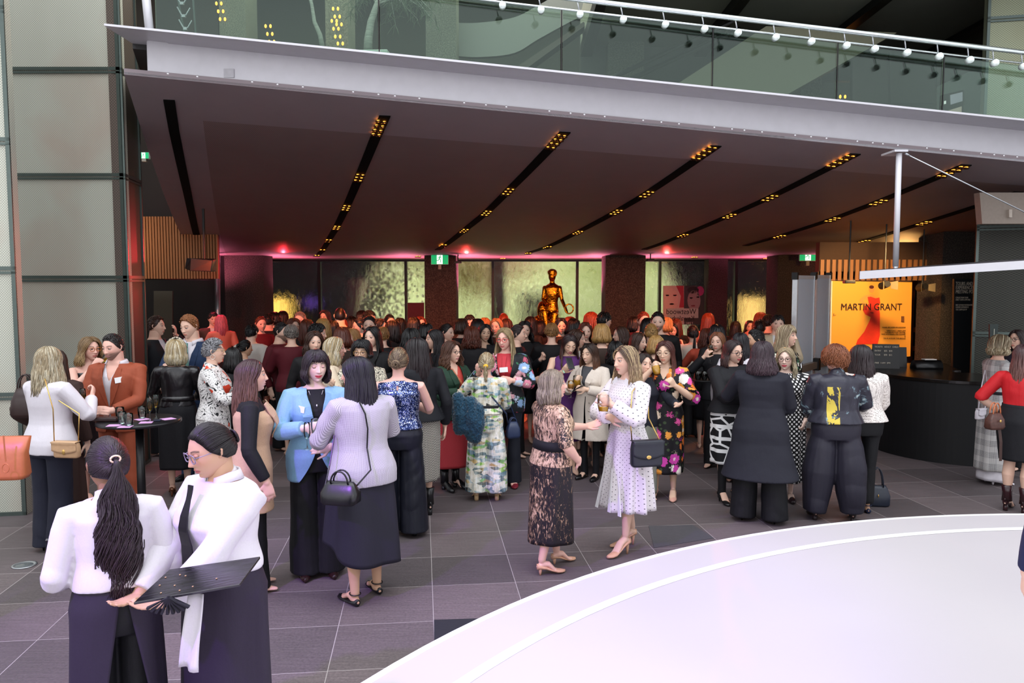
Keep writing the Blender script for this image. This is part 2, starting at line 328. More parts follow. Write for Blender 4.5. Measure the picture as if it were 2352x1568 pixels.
# --- canopy: steel edge beam and mesh soffit
BA, BB = P(285, 171, 8.0), P(2352, 372, 9.0); bd = (BB-BA)/(BB.x-BA.x); XL, XR = BA.x, BA.x+bd.x*(P(2352, 372, 9).x-BA.x)+2.6
def beam_pt(x): k = x-BA.x; return BA+bd*k     # lower front edge of beam at world x
ZB = 2.83
def zsoff(x, Y):
    b = beam_pt(x); t = min(1, max(0, (Y-b.y)/(18.3-b.y))); return ZB+(b.z-ZB)*(1-t)**1.8
def hit_soffit(px, py, drop=0.0):
    d = ray(px, py); Y = 8.5; last = None
    while Y < 24:
        p = Vector((0, 0, CAMZ))+d*(Y/d.y)
        if p.z >= zsoff(p.x, Y)-drop: return p
        Y += .02
    return p
root = empty('canopy_beam', tuple(BA)); tag(root, 'long pale grey steel edge beam with bolt heads running over the foyer', 'beam')
def bar(mb, x0, x1, dy0, dy1, dz0, dz1, m=0):
    V = []
    for x in (x0, x1):
        b = beam_pt(x)-BA
        V.append([(b.x, b.y+dy, b.z+dz) for dy, dz in ((dy0, dz0), (dy1, dz0), (dy1, dz1), (dy0, dz1))])
    (a, b, c, d), (e, f, g, h) = V; mb.hexa([a, e, f, b, d, h, g, c], m)
mb = MB(); bar(mb, XL, XR, 0, .5, 0, .03); bevel(mk('lower_flange', mb, M_steel, root), .004)
mb = MB(); bar(mb, XL+.22, XR, .02, .06, .03, .36); mk('web', mb, M_steel, root)
mb = MB(); bar(mb, XL, XL+.42, -.36, .5, .355, .375); bar(mb, XL+.42, XR, -.40, .5, .345, .365); mk('upper_flange', mb, M_steel, root)
mb = MB(); bar(mb, XL+.2, XL+.24, .05, .5, .03, .36); mk('stiffener', mb, M_steel, root)
mbs = MB(); mbs.ell((0, 0, 0), (.017, .017, .017), 10, 6); bm = None
for px in [402, 468, 591, 648, 705, 818, 875, 912, 967, 1068, 1117, 1163, 1260, 1308, 1339, 1385, 1472, 1513, 1553, 1633, 1673, 1701, 1741, 1816, 1852, 1887, 1957, 1992, 2015, 2049, 2115, 2146, 2176, 2238, 2268, 2290, 2320]:
    x = BA.x+(BB.x-BA.x)*0; lo, hi = XL, XR
    for _ in range(30):
        mid = (lo+hi)/2; b = beam_pt(mid)
        if 1176+b.x/b.y*FPX < px: lo = mid
        else: hi = mid
    b = beam_pt(lo)-BA
    if bm is None: o = mk('bolt_head', mbs, plain('#e8e8ea', .25, .6, name='bolt'), root, True); bm = o
    else: o = bm.copy(); COL.objects.link(o)
    o.location = (b.x, b.y+.012, b.z+.05)
mb = MB(); b = P(526, 168, 8.12); mb.box((b.x-BA.x, b.y-BA.y, b.z-BA.z), (.10, .012, .085)); mk('cover_plate', mb, plain('#b9b8bd', .5, name='plate'), root)
# soffit surfaces: left side edge runs (-3.9,8) -> (-7.2,18)
def xleft(Y): return BA.x+(Y-8)*(-.33)
def soffit(name, u0, u1, Y0, Y1, mat, drop, nu=40, nv=40, th=.06):
    mb = MB(); rings = []
    for i in range(nv+1):
        row = []
        for j in range(nu+1):
            v = i/nv; Y = Y0+(Y1-Y0)*v; x = u0(Y)+(u1(Y)-u0(Y))*j/nu; yy = Y+(beam_pt(x).y-8.0)*(18.3-Y)/10.3; row.append((x, yy, zsoff(x, yy)-drop))
        rings.append(row+[(a, b, c+th) for a, b, c in row[::-1]])
    mb.loft(rings, cap=True); return struct(mk(name, mb, mat, None, False))
soffit('ceiling_border', xleft, lambda Y: xleft(Y)+.7+.0*Y, 8.0, 18.3, M_dsoff, 0); soffit('ceiling_border', lambda Y: xleft(Y)+.7, lambda Y: 8.5, 8.0, 8.95, M_dsoff, 0)
soffit('ceiling', lambda Y: xleft(Y)+.7, lambda Y: 8.5, 8.95, 18.3, M_soff, 0, 60, 50)
mb = MB(); wbox(mb, -8.2, 10, 18.25, 22.1, ZB, ZB+.3); struct(mk('ceiling_rear', mb, plain('#6b5053', .7, name='rear_ceiling')))
mb = MB(); V0 = beam_pt(XL)
mb.hexa([(XL, 8.2, 4.55), (XR, 9.6, 3.65), (11, 22, 4.2), (-9, 22, 4.5), (XL, 8.2, 4.6), (XR, 9.6, 3.7), (11, 22, 4.3), (-9, 22, 4.6)]); struct(mk('floor_upper', mb, M_dark))
# slots with downlight clusters
M_amber = Nt('amber_lamp', '#ffb040'); M_amber.set('Emission Color', srgb('#ff9a34')); M_amber.set('Emission Strength', 5.5); M_amber = M_amber.m
M_cup = plain('#3a1d08', .3, .6, name='lamp_cup')
strips = [([(388, 222), (400, 300), (430, 440), (465, 583)], []),
          ([(884, 265), (860, 320), (825, 405), (795, 475), (773, 521), (754, 551), (725, 588)], [(870, 290, 3), (825, 405, 2), (795, 475, 2), (773, 521, 2), (754, 551, 2), (740, 573, 2), (728, 585, 1)]),
          ([(1298, 302), (1167, 437), (1117, 487), (1066, 528), (1005, 573)], [(1277, 322, 3), (1167, 437, 2), (1117, 487, 2), (1066, 528, 2), (1017, 562, 2), (960, 587, 1)]),
          ([(1645, 333), (1485, 443), (1415, 485), (1327, 532), (1257, 566), (1213, 580)], [(1617, 348, 3), (1485, 443, 2), (1415, 485, 2), (1327, 532, 2), (1257, 566, 2), (1213, 580, 1), (1155, 592, 1)]),
          ([(1965, 352), (1768, 452), (1675, 494), (1568, 539), (1480, 572)], [(1930, 367, 3), (1768, 452, 2), (1675, 494, 2), (1568, 539, 2), (1350, 597, 1)]),
          ([(2220, 377), (2017, 462), (1912, 502), (1790, 541), (1712, 563)], [(2187, 390, 3), (2017, 462, 2), (1912, 502, 2), (1790, 541, 2), (1595, 589, 1), (1525, 598, 1)]),
          ([(2340, 440), (2122, 510), (1985, 552), (1880, 576)], [(2122, 510, 2), (1985, 552, 2), (1760, 592, 1), (1930, 596, 1)])]
LP = None
for si, (line, clus) in enumerate(strips):
    pts = [hit_soffit(*p) for p in line]; mb = MB(); rings = []
    for a, b in zip(pts[:-1], pts[1:]):
        for k in range(8):
            q = a.lerp(b, k/8); rings.append(q)
    rings.append(pts[-1]); hw = .06; rr = []
    for q in rings:
        z = zsoff(q.x, q.y); rr.append([(q.x-hw, q.y, zsoff(q.x-hw, q.y)-.012), (q.x+hw, q.y, zsoff(q.x+hw, q.y)-.012), (q.x+hw, q.y, z+.02), (q.x-hw, q.y, z+.02)])
    mb.loft(rr); strip = mk('ceiling_light_track', mb, plain('#050505', .9, spec=.1, name='slot_black'))
    pos = ['empty black slot at the far left of the soffit', 'black ceiling slot of amber lamps, first lit one from the left', 'black ceiling slot of amber lamps, second lit one from the left', 'black ceiling slot of amber lamps, third lit one from the left', 'black ceiling slot of amber lamps, fourth lit one from the left', 'black ceiling slot of amber lamps running behind the hanging rod', 'black ceiling slot of amber lamps furthest right'][si]
    tag(strip, pos, 'ceiling light', None if si == 0 else 'amber lamp slots in the soffit')
    for (px, py, nr) in clus:
        c = hit_soffit(px, py); dd = nrm((pts[-1]-pts[0])[:2] if si else (0, 1)); n = {3: 4, 2: 3, 1: 2}[nr]
        for a in range(n):
            for s in (-1, 1):
                q = (c.x+dd[0]*(a-(n-1)/2)*.13-dd[1]*s*.033, c.y+dd[1]*(a-(n-1)/2)*.13+dd[0]*s*.033); z = zsoff(*q)-.014
                if LP is None:
                    lm = MB(); cm = MB(); lm.ell((0, 0, -.006), (.022, .034, .010), 10, 6); cm.lathe([(.031, -.004), (.036, -.022), (.031, -.022), (.026, -.004)], (0, 0, 0), 12, cap=False)
                    LP = (mk('lamp_cup', cm, M_cup, strip, True), mk('lamp', lm, M_amber, None, True)); LP[1].parent = LP[0]; LP[0].location = (q[0], q[1], z)
                else:
                    u_ = LP[0].copy(); v_ = LP[1].copy(); COL.objects.link(u_); COL.objects.link(v_); u_.parent = strip; v_.parent = u_; u_.location = (q[0], q[1], z)
# --- columns
cid = 0
for (x0, x1, Y, dep, mat, lab) in [(515, 605, 18.2, .7, M_conc, 'left'), (975, 1047, 18.3, .8, M_conc, ''), (1391, 1483, 18.3, .8, M_conc, ''), (1787, 1880, 18.2, .8, M_conc, ''), (1628, 1672, 21.0, .5, M_conc, ''), (2165, 2240, 13.2, .8, M_conc, '')]:
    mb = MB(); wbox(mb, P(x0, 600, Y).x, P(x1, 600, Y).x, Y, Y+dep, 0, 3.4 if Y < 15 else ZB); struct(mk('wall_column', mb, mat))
# --- glazing of the water wall
YG = 21.6; M_mull = plain('#26302c', .4, .5, name='mullion'); gl = empty('window_1', (0, YG, 0)); struct(gl)
mb = MB()
for px in (607, 733, 932, 1132, 1326, 1516, 1691, 1850):
    x = P(px, 600, YG).x; wbox(mb, x-.035, x+.035, -.05, .12, 0, ZB)
wbox(mb, P(600, 600, YG).x, P(1860, 600, YG).x, -.04, .1, ZB-.05, ZB); struct(mk('mullion', mb, M_mull, gl))
mb = MB(); wbox(mb, P(600, 600, YG).x, P(1860, 600, YG).x, 0, .02, 0, ZB)
t = Nt('water_glass', '#ffffff', .08); t.set('Transmission Weight', 1.0); t.set('IOR', 1.33)
n = t.noise(t.coord((1, 1, .55), world=True), 9, 6, .7, 1.2); t.bump(n, .55, .02); struct(mk('water_pane', mb, t.m, gl))
# dark arch wall outside, opening circle r=5.07 about x=.28, z=.14
YA = 24.0; ax, az, ar = P(1198, 600, YA).x, .14, 5.07; poly = [(-16, 0), (-16, 9), (16, 9), (16, 0)]
arc = [(ax+ar*math.cos(a), az+ar*math.sin(a)) for a in np.linspace(.0, pi, 40)]; poly = [(-16, -.05), (-16, 9), (16, 9), (16, -.05)]+arc
mb = MB(); n = len(poly); V = [(x, YA, z) for x, z in poly]+[(x, YA+1.2, z) for x, z in poly]
mb.add(V, [tuple(range(n))[::-1], tuple(range(n, 2*n))]+[(i, (i+1) % n, n+(i+1) % n, n+i) for i in range(n)], [0, 0]+[0 if i < 4 else 1 for i in range(n)])
struct(mk('wall_arch', mb, [plain('#0b0a0b', .7, name='bluestone_wall'), plain('#8d7078', .7, name='pink_lit_reveal')]))  # pink light along the arch edge is put into the reveal colour
mb = MB(); wbox(mb, -30, 30, 22.2, 60, -.25, -.05); t = Nt('lawn', '#8fa04a', .9); n = t.noise(t.coord(), 3, 4); t.col(t.ramp(n, [(.3, '#7e8f4a'), (.7, '#b3bb78')])); tag(mk('lawn', mb, t.m), 'green lawn blurred beyond the water wall', 'lawn', kind='stuff')
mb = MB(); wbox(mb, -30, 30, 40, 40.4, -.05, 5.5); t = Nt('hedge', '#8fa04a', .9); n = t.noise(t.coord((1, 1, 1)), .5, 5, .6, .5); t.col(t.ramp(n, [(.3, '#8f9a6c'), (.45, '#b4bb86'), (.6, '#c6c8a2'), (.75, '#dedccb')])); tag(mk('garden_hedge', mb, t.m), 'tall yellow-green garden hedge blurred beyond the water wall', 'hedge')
def blob_tree(x, y, h, r, name, lab, leaf):
    o = empty(name, (x, y, 0), 0, lab, 'tree'); mb = MB(); mb.tube([(0, 0, 0), (.1, 0, h*.4), (0, .1, h*.7)], [.25, .2, .12]); mk('trunk', mb, plain('#4a3529', .9, name='bark'), o, True)
    mb = MB()
    for k in range(26): mb.ell((RNG.normal(0, r*.5), RNG.normal(0, r*.5), h*.75+RNG.normal(0, r*.4)), (r*.4, r*.4, r*.3), 8, 6)
    mk('crown', mb, plain(leaf, .9, var=.3, scale=6, name='leaves'), o, True)
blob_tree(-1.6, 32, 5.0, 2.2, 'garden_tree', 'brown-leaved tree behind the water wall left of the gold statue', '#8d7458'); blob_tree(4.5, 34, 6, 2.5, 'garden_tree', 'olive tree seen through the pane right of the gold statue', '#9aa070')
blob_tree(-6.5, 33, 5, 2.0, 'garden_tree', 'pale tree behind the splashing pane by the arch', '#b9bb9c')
# stone fountain and kiosk in the forecourt
mb = MB(); wbox(mb, P(1190, 640, 27).x, P(1212, 640, 27).x+.9, 27, 28, -.05, 1.9); tag(mk('forecourt_kiosk', mb, plain('#3b3735', .7, name='kiosk')), 'dark square kiosk blurred behind the statue', 'kiosk')
# white spray running down by the arch
mb = MB()
for k in range(1500):
    t_ = RNG.rand()**.6; x = -3.75-.85*t_+abs(RNG.normal(0, .62)); z = 2.8-2.6*t_; mb.ell((x, 21.85+RNG.rand()*.12, z), (.014+.022*RNG.rand(), .01, .022+.045*RNG.rand()), 6, 4)
t = Nt('foam', '#f0eedf', .5); tl = t.n('BsdfTranslucent'); tl.inputs[0].default_value = srgb('#f4f1e2'); mx = t.n('MixShader'); mx.inputs[0].default_value = .6; t.l(t.b.outputs[0], mx.inputs[1]); t.l(tl.outputs[0], mx.inputs[2]); t.l(mx.outputs[0], t.out.inputs[0])
tag(mk('water_spray', mb, t.m), 'white foaming water running down the pane by the arch', 'water', kind='stuff')
# red-painted panel, yellow lightbox and violet screen behind the glass
for nm, poly, Y, colr, e, lab, cat in [('lightbox', [(600, 686), (662, 686), (662, 760), (600, 760)], 23.91, '#f0c25a', 1.5, 'glowing yellow lightbox behind the glass left of the arch', 'lightbox'),
                                  ('video_screen', [(704, 683), (728, 683), (728, 706), (704, 706)], 23.91, '#5a3c9a', .6, 'small violet screen in the dark behind the glass', 'screen'),
                                  ('lightbox', [(1700, 684), (1755, 684), (1755, 760), (1700, 760)], 23.91, '#e0b868', 1.3, 'tall yellow lightbox behind the right-hand panes', 'lightbox')]:
    mb = PX(poly, Y, .08); tag(mk(nm, mb, glow(colr, e)), lab, cat)
mb = PX([(936, 695), (974, 695), (974, 839), (936, 839)], 21.2, .06); tag(mk('low_screen', mb, plain('#6b3a3a', .7, name='panel')), 'plain reddish low panel left of the second column', 'panel')
mb = PX([(1129, 596), (1160, 596), (1160, 760), (1129, 760)], 22.6, .5); tag(mk('outer_pillar', mb, plain('#8a5650', .8, name='pillar')), 'pink-lit round pillar outside, left of the statue', 'pillar')
mb = PX([(800, 640), (827, 640), (827, 760), (800, 760)], 22.9, .5); tag(mk('outer_pillar', mb, plain('#6b3038', .8, name='pillar')), 'dim red pillar in the dark beyond the glass, left of the arch', 'pillar')
# --- hanging poster with two faces (mirror-written, seen from behind)
Yp = 21.3; o = empty('hanging_poster', tuple(P(1565, 700, Yp)), 0, 'window poster of two faces with mirror-reversed lettering', 'poster')
def rel(mb, o): mb.V = [v-np.array(o.location) for v in mb.V]; return mb
mb = PX([(1523, 656), (1571, 656), (1571, 745), (1523, 745)], Yp, .01); mk('left_portrait', rel(mb, o), plain('#dccdb8', .6, var=.03, name='print_pale'), o)
mb = PX([(1571, 656), (1618, 656), (1618, 745), (1571, 745)], Yp, .01); mk('right_portrait', rel(mb, o), plain('#39403e', .6, name='print_dark'), o)
def blobpoly(cx, cy, rx, ry, n=20, a0=0, a1=2*pi): return [(cx+rx*math.cos(a), cy+ry*math.sin(a)) for a in np.linspace(a0, a1, n, endpoint=a1-a0 < 6)]
for pl, cc in [(blobpoly(1541, 688, 17, 26), '#e6cdb8'), ([(1553, 656), (1570, 656), (1571, 706), (1560, 706), (1564, 680)], '#b23a48'), (blobpoly(1533, 678, 4, 1.8), '#8a5a50'), (blobpoly(1550, 678, 4, 1.8), '#8a5a50'), (blobpoly(1543, 698, 5, 1.8), '#c26a66'),
               (blobpoly(1594, 690, 15, 24), '#9a948c'), (blobpoly(1608, 668, 9, 11), '#b8407e'), (blobpoly(1592, 666, 13, 8), '#1a1c1c'), (blobpoly(1588, 684, 4, 1.8), '#202020'), (blobpoly(1603, 682, 3.5, 1.8), '#202020'), (blobpoly(1592, 702, 5, 1.8), '#7a3a3a')]:
    mk('portrait_shape', rel(PX(pl, Yp-.006, .004), o), plain(cc, .6, name='print'), o)
mk('title_band', rel(PX([(1533, 708), (1604, 708), (1604, 730), (1533, 730)], Yp-.016, .004), o), plain('#b9cdbd', .6, name='print_mint'), o)
M_ink = plain('#15171a', .6, name='ink')
for s_, y_, sz, xx in (('Westwood', 721, .205, 1599), ('Kawakubo', 736, .19, 1595)):
    p = P(xx, y_, Yp-.02)-o.location; put_text(s_, p, (1, 0, 0), (0, 0, 1), sz, M_ink, o, flip=True, sx=.86)
p = P(1592, 744, Yp-.02)-o.location; put_text('7 DEC 2025', p, (1, 0, 0), (0, 0, 1), .075, plain('#dfe8e2', .6, name='ink_pale'), o, flip=True)
# --- left interior: timber slat bulkhead, dark walls
t = Nt('timber_slats', '#8a5a34', .6); g = t.n('NewGeometry'); s_ = t.n('SeparateXYZ'); t.l(g.outputs['Position'], s_.inputs[0])
t.col(t.mix(t.noise(t.coord((8, 8, .6)), 3, 4), '#7c4f2c', '#a06c40')); M_tim = t.m; M_timd = plain('#1c120c', .8, name='slat_gap')
def slat_wall(name, px0, px1, ytop, ybot, Y, step, frac=.62):
    r_ = empty(name, (0, 0, 0)); struct(r_); a, b = P(px0, 600, Y).x, P(px1, 600, Y).x; z1 = P(1176, ytop, Y).z; z0 = P(1176, ybot, Y).z
    mb = MB(); wbox(mb, a, b, Y+.04, Y+.1, z0, z1); struct(mk('slat_backing', mb, M_timd, r_)); mb = MB(); x = a
    while x < b: wbox(mb, x, x+step*frac, Y, Y+.045, z0, z1); x += step
    struct(mk('timber_slats', mb, M_tim, r_)); return r_
slat_wall('wall_bulkhead', 325, 500, 497, 640, 14.5, .052, .7)
mb = MB(); wbox(mb, -8.4, -6.35, 14.62, 17, 2.27, 2.32); struct(mk('ceiling_left', mb, plain('#2a1a12', .8, name='brown_ceiling')))
mb = MB(); wbox(mb, -12, P(515, 600, 18.6).x, 18.6, 18.8, 0, 9); struct(mk('wall_back_left', mb, plain('#1a1514', .8, name='dark_wall')))
mb = MB(); wbox(mb, -9.6, -9.4, 9.7, 22, 0, 9); struct(mk('wall_far_left', mb, plain('#1a1514', .8, name='dark_wall')))
mb = PX([(353, 668), (396, 668), (396, 880), (353, 880)], 17.5, .05); tag(mk('display_board', mb, plain('#5a554a', .7, name='board')), 'grey display board standing in the dark doorway at the left', 'board')
mb = MB(); mb.tube([P(500, 588, 17.4), P(500, 881, 17.4)], .06, 12); tag(mk('steel_post', mb, M_alu, None, True), 'slim steel post left of the first concrete column', 'post')
def exit_sign(px, py, Y, w_, lab, cut=1.0):
    c = P(px, py, Y); o = empty('exit_sign', tuple(c), 0, lab, 'exit sign', 'illuminated exit signs'); h = w_*.6
    mb = MB(); mb.box((0, .03, 0), (w_*1.04, .06, h*1.06)); mk('housing', mb, plain('#c8d0cc', .4, name='sign_housing'), o)
    mb = MB(); mb.box((0, -.002, 0), (w_, .004, h)); mk('sign_face', mb, glow('#0ea060', 1.0), o)
    mb = MB(); mb.box((0, -.006, 0), (w_*.34, .004, h*.96)); mk('door_symbol', mb, glow('#eaf6ee', 1.3), o)
    mb = MB(); k = h*.38   # running figure
    mb.ell((k*.15, -.01, k*.85), (k*.13, .003, k*.13), 10, 6)
    for a, b, r_ in [((0.1, .65), (-.1, .1), .13), ((-.1, .1), (.25, -.25), .09), ((.25, -.25), (.15, -.8), .08), ((-.1, .1), (-.35, -.3), .09), ((-.35, -.3), (-.8, -.35), .08), ((.08, .6), (.45, .25), .07), ((.05, .6), (-.4, .45), .07), ((-.4, .45), (-.5, .15), .06)]:
        mb.tube([(a[0]*k, -.01, a[1]*k), (b[0]*k, -.01, b[1]*k)], r_*k, 8, round_=True)
    mk('running_figure', mb, glow('#0ea060', .8), o, True)
    mb = MB(); mb.box((0, .03, -h*.75), (.07, .06, h*.5)); mk('bracket', mb, plain('#b0a898', .5, name='bracket'), o)
exit_sign(1010, 595, 18.1, .38, 'green exit sign on the concrete column left of the gold statue'); exit_sign(1856, 587, 17.9, .37, 'green exit sign above the white folding doors'); exit_sign(330, 357, 13.2, .16, 'green exit sign half hidden behind the left mesh wall')
# loudspeaker and cameras under the soffit
c = P(463, 608, 12.5); o = empty('loudspeaker', tuple(c), 0, 'black loudspeaker hung under the soffit at the left', 'speaker'); mb = MB()
mb.hexa([(-.22, -.12, -.06), (-.1, -.2, -.10), (.2, -.16, -.11), (.2, .1, -.1), (-.19, -.12, .10), (-.1, -.16, .10), (.23, -.14, .07), (.2, .1, .1)]); bevel(mk('cabinet', mb, M_black, o), .01)
mb = MB(); mb.tube([(.05, 0, .08), (.05, 0, zsoff(c.x+.05, 12.5)-c.z)], .02, 8); mk('bracket', mb, M_dark, o)
for px, py, Y, lab in [(1494, 597, 17.6, 'black camera hanging right of the third column'), (1052, 602, 17.8, 'small dark camera right of the second column'), (1950, 647, 12.4, 'small dome camera above the orange poster')]:
    c = P(px, py, Y); o = empty('ceiling_camera', tuple(c), 0, lab, 'camera'); mb = MB(); mb.box((0, 0, 0), (.16, .12, .05)); bevel(mk('body', mb, M_dark, o), .01)
    mb = MB(); mb.tube([(0, 0, .02), (0, 0, zsoff(c.x, Y)-c.z)], .012, 8); mk('stem', mb, M_dark, o)
for px, py, Y, lab in [(2032, 655, 12.6, 'theatre spotlight with barn doors over the orange poster'), (2118, 660, 13.0, 'lit spotlight pair over the glass doors')]:
    c = P(px, py, Y); o = empty('theatre_spotlight', tuple(c), 0, lab, 'spotlight')
    mb = MB(); mb.tube([(0, -.1, .02), (0, .1, -.01)], [(.05, .05), (.06, .06)], 14); mk('body', mb, M_dark, o); mb = MB()
    for a in (-1, 1): mb.hexa([(a*.05, -.1, -.05), (a*.055, -.1, -.05), (a*.115, -.2, -.07), (a*.11, -.2, -.07), (a*.05, -.1, .05), (a*.055, -.1, .05), (a*.115, -.2, .07), (a*.11, -.2, .07)])
    mk('barn_door', mb, plain('#9a8a6a', .5, .5, name='barn_door'), o); mb = MB(); mb.tube([(0, 0, .04), (0, 0, zsoff(c.x, Y)-c.z)], .012, 8); mk('stem', mb, M_dark, o)
# --- white folding doors
def folding(px0, px1, Y0, Y1, ztop, lab):
    a, b = P(px0, 650, Y0), P(px1, 650, Y1); o = empty('folding_partition', (a.x, a.y, 0), math.atan2(b.y-a.y, b.x-a.x), lab, 'partition', 'white folding partition leaves'); L = math.hypot(b.x-a.x, b.y-a.y)
    mb = MB(); wbox(mb, .05, L-.04, -.02, .02, .1, ztop-.04); mk('leaf', mb, plain('#c3c8d0', .5, var=.02, name='leaf_white'), o); mb = MB()
    for x in (0.02, L-.02): wbox(mb, x-.025, x+.025, -.035, .035, 0.02, ztop)
    wbox(mb, 0, L, -.03, .03, ztop-.05, ztop); wbox(mb, 0, L, -.03, .03, .05, .12); mk('aluminium_frame', mb, plain('#dfe3e6', .35, .4, name='white_frame'), o)
    mb = MB(); wbox(mb, 0, L, -.10, -.03, .93, 1.03); mk('push_bar', mb, plain('#a08c7c', .4, .6, name='push_bar'), o)
    mb = MB(); 
    for x in (.0, L): wbox(mb, x-.035, x+.035, -.12, .04, .9, 1.08); wbox(mb, x-.03, x+.03, -.04, .04, ztop-.06, ztop+.04)
    mk('black_cap', mb, M_dark, o)
folding(1826, 1868, 11.2, 11.9, P(1176, 632, 11.2).z, 'white folding partition leaf nearest the tall blonde woman'); folding(1870, 1904, 11.95, 12.5, P(1176, 634, 11.9).z+.02, 'narrower white folding partition leaf beside the orange poster')
# --- right interior: poster wall
t = Nt('orange_paper', '#f4a63c', .7); M_or = t.m
c = P(1912, 645, 13.6); o = empty('exhibition_poster', tuple(c), 0, 'large orange exhibition poster with a figure in a red gown', 'poster')
mb = PX([(1912, 645), (2095, 648), (2091, 818), (1908, 836), (1908, 900), (1912, 900)][:4], 13.6, .08); mk('sheet', rel(mb, o), M_or, o)
mk('white_edge', rel(PX([(1907, 645), (1912, 645), (1908, 836), (1903, 836)], 13.6, .08), o), plain('#d8cfc8', .6, name='white_edge'), o)
skin_o = plain('#ef9a4a', .7, name='print_skin'); red_o = plain('#f0361c', .7, var=.1, scale=6, name='print_red')
for nm, pl, m_, dy in [('figure_arms', [(1996, 677), (2003, 676), (2010, 682), (2016, 684), (2012, 696), (1998, 697), (1994, 690), (1986, 688), (1982, 691), (1994, 698), (1990, 701), (1975, 691), (1976, 686), (1987, 678)], skin_o, 0), ('figure_head', blobpoly(2002, 664, 6, 8), skin_o, .0),
                       ('figure_hair', blobpoly(2002, 659, 5.5, 4), plain('#5a1e10', .7, name='print_hair'), .002),
                       ('gown', [(1993, 682), (2000, 681), (2011, 685), (2020, 683), (2022, 695), (2018, 702), (2021, 720), (2021, 770), (2016, 790), (1992, 790), (1966, 791), (1970, 780), (1985, 762), (1998, 735), (2000, 728), (1988, 722), (1982, 712), (1985, 703), (1996, 698)], red_o, .002)]:
    mk(nm, rel(PX(pl, 13.594-dy, .003), o), m_, o)
M_ink2 = plain('#2a1208', .6, name='ink_brown')
def ptext(s_, px, py, sz, Y=13.58, m_=None, o_=None, sx=1.0, al='LEFT'): p = P(px, py, Y)-o_.location; put_text(s_, p, (1, 0, 0), (0, 0, 1), sz, m_ or M_ink2, o_, sx=sx, align=al)
ptext('MARTIN GRANT', 1931, 712, .165, o_=o, sx=.86)
ptext('PARIS', 1999, 719, .022, o_=o); 
for s_, y_ in (('FOUR DECADES OF FASHION', 753), ('OPEN DAILY, 10AM–5PM', 760.5), ('THE IAN POTTER CENTRE,', 764.5), ('NGV AUSTRALIA, FED SQUARE', 768.5), ('&', 773), ('250 M, ACROSS THE BRIDGE', 778)): ptext(s_, 2080, y_, .030, o_=o, al='RIGHT')
mk('logo_mark', rel(PX([(2059, 799), (2064, 799), (2061.5, 804)], 13.58, .003), o), M_ink2, o); ptext('NGV  VICTORIA', 2064, 803, .018, o_=o); ptext('L-', 1914, 725, .06, o_=o)
mk('picture_panel', rel(PX([(2070, 726), (2077, 726), (2077, 739), (2070, 739)], 13.58, .003), o), plain('#7a4a28', .6, name='ink_mid'), o)
slat_wall('wall_slats', 1885, 2170, 596, 644, 13.7, .10, .62)
mb = MB(); wbox(mb, P(1883, 600, 13.7).x, P(2170, 600, 13.7).x, 13.72, 13.9, P(1, 640, 13.7).z, 2.9); wbox(mb, P(1880, 600, 13.7).x, P(2096, 600, 13.7).x, 13.72, 13.9, 0, 2.4); struct(mk('wall_right_back', mb, plain('#3a2416', .8, name='brown_wall')))
mb = MB(); wbox(mb, 9.6, 9.8, 9, 22, 0, 9); wbox(mb, P(1850, 600, 21.5).x, 9.7, 19.5, 19.7, 0, 3); struct(mk('wall_right', mb, plain('#241812', .8, name='dark_wall')))
# glass doors with round handles
c = P(2130, 730, 14.6); dr = empty('door_1', (c.x, 14.6, 0)); struct(dr); mb = MB()
for px in (2093, 2130, 2168):
    x = P(px, 650, 14.6).x-c.x; wbox(mb, x-.05, x+.05, -.04, .04, 0, 2.45)
for y_ in (651, 757, 800): z = P(1, y_, 14.6).z; wbox(mb, P(2093, 650, 14.6).x-c.x, P(2168, 650, 14.6).x-c.x, -.035, .035, z-.04, z+.04)
struct(mk('door_frame', mb, plain('#6b3a20', .5, name='timber_frame'), dr)); mb = MB(); wbox(mb, P(2093, 650, 14.6).x-c.x, P(2168, 650, 14.6).x-c.x, 0.05, .07, 0, 2.4); struct(mk('door_glass', mb, plain('#0d0908', .1, name='dark_glass'), dr))
mb = MB()
for px in (2124, 2139): q = P(px, 749.5, 14.5); mb.ell((q.x-c.x, -.1, q.z), (.045, .02, .045), 14, 8)
struct(mk('door_handle', mb, plain('#c24a2a', .3, name='red_knob'), dr, True))
# dark directory panel
o = empty('directory_sign', tuple(P(2212, 640, 11.9)), 0, 'tall dark sign panel with white lettering beside the reception desk', 'sign')
mb = PX([(2192, 640), (2232, 640), (2226, 988), (2186, 988)], 11.9, .05); mk('panel', rel(mb, o), plain('#1d1f22', .45, name='sign_panel'), o)
M_pale = plain('#c9bfae', .6, name='ink_cream')
for s_, y_, sz in (('TOURS AND', 655, .075), ('EXPERIENCES', 664, .075), ('MEETING POINT', 673.5, .075), ('COLLECTION TOUR', 685, .034), ('DAILY 11AM & 2PM FREE', 690, .034), ('BEST OF NGV INTERNATIONAL', 702, .034), ('GUIDED EXPERIENCE', 707, .034), ('TUE 2.30PM $25 PP', 712.5, .034)): ptext(s_, 2195, y_, sz, 11.88, M_pale, o, .60)
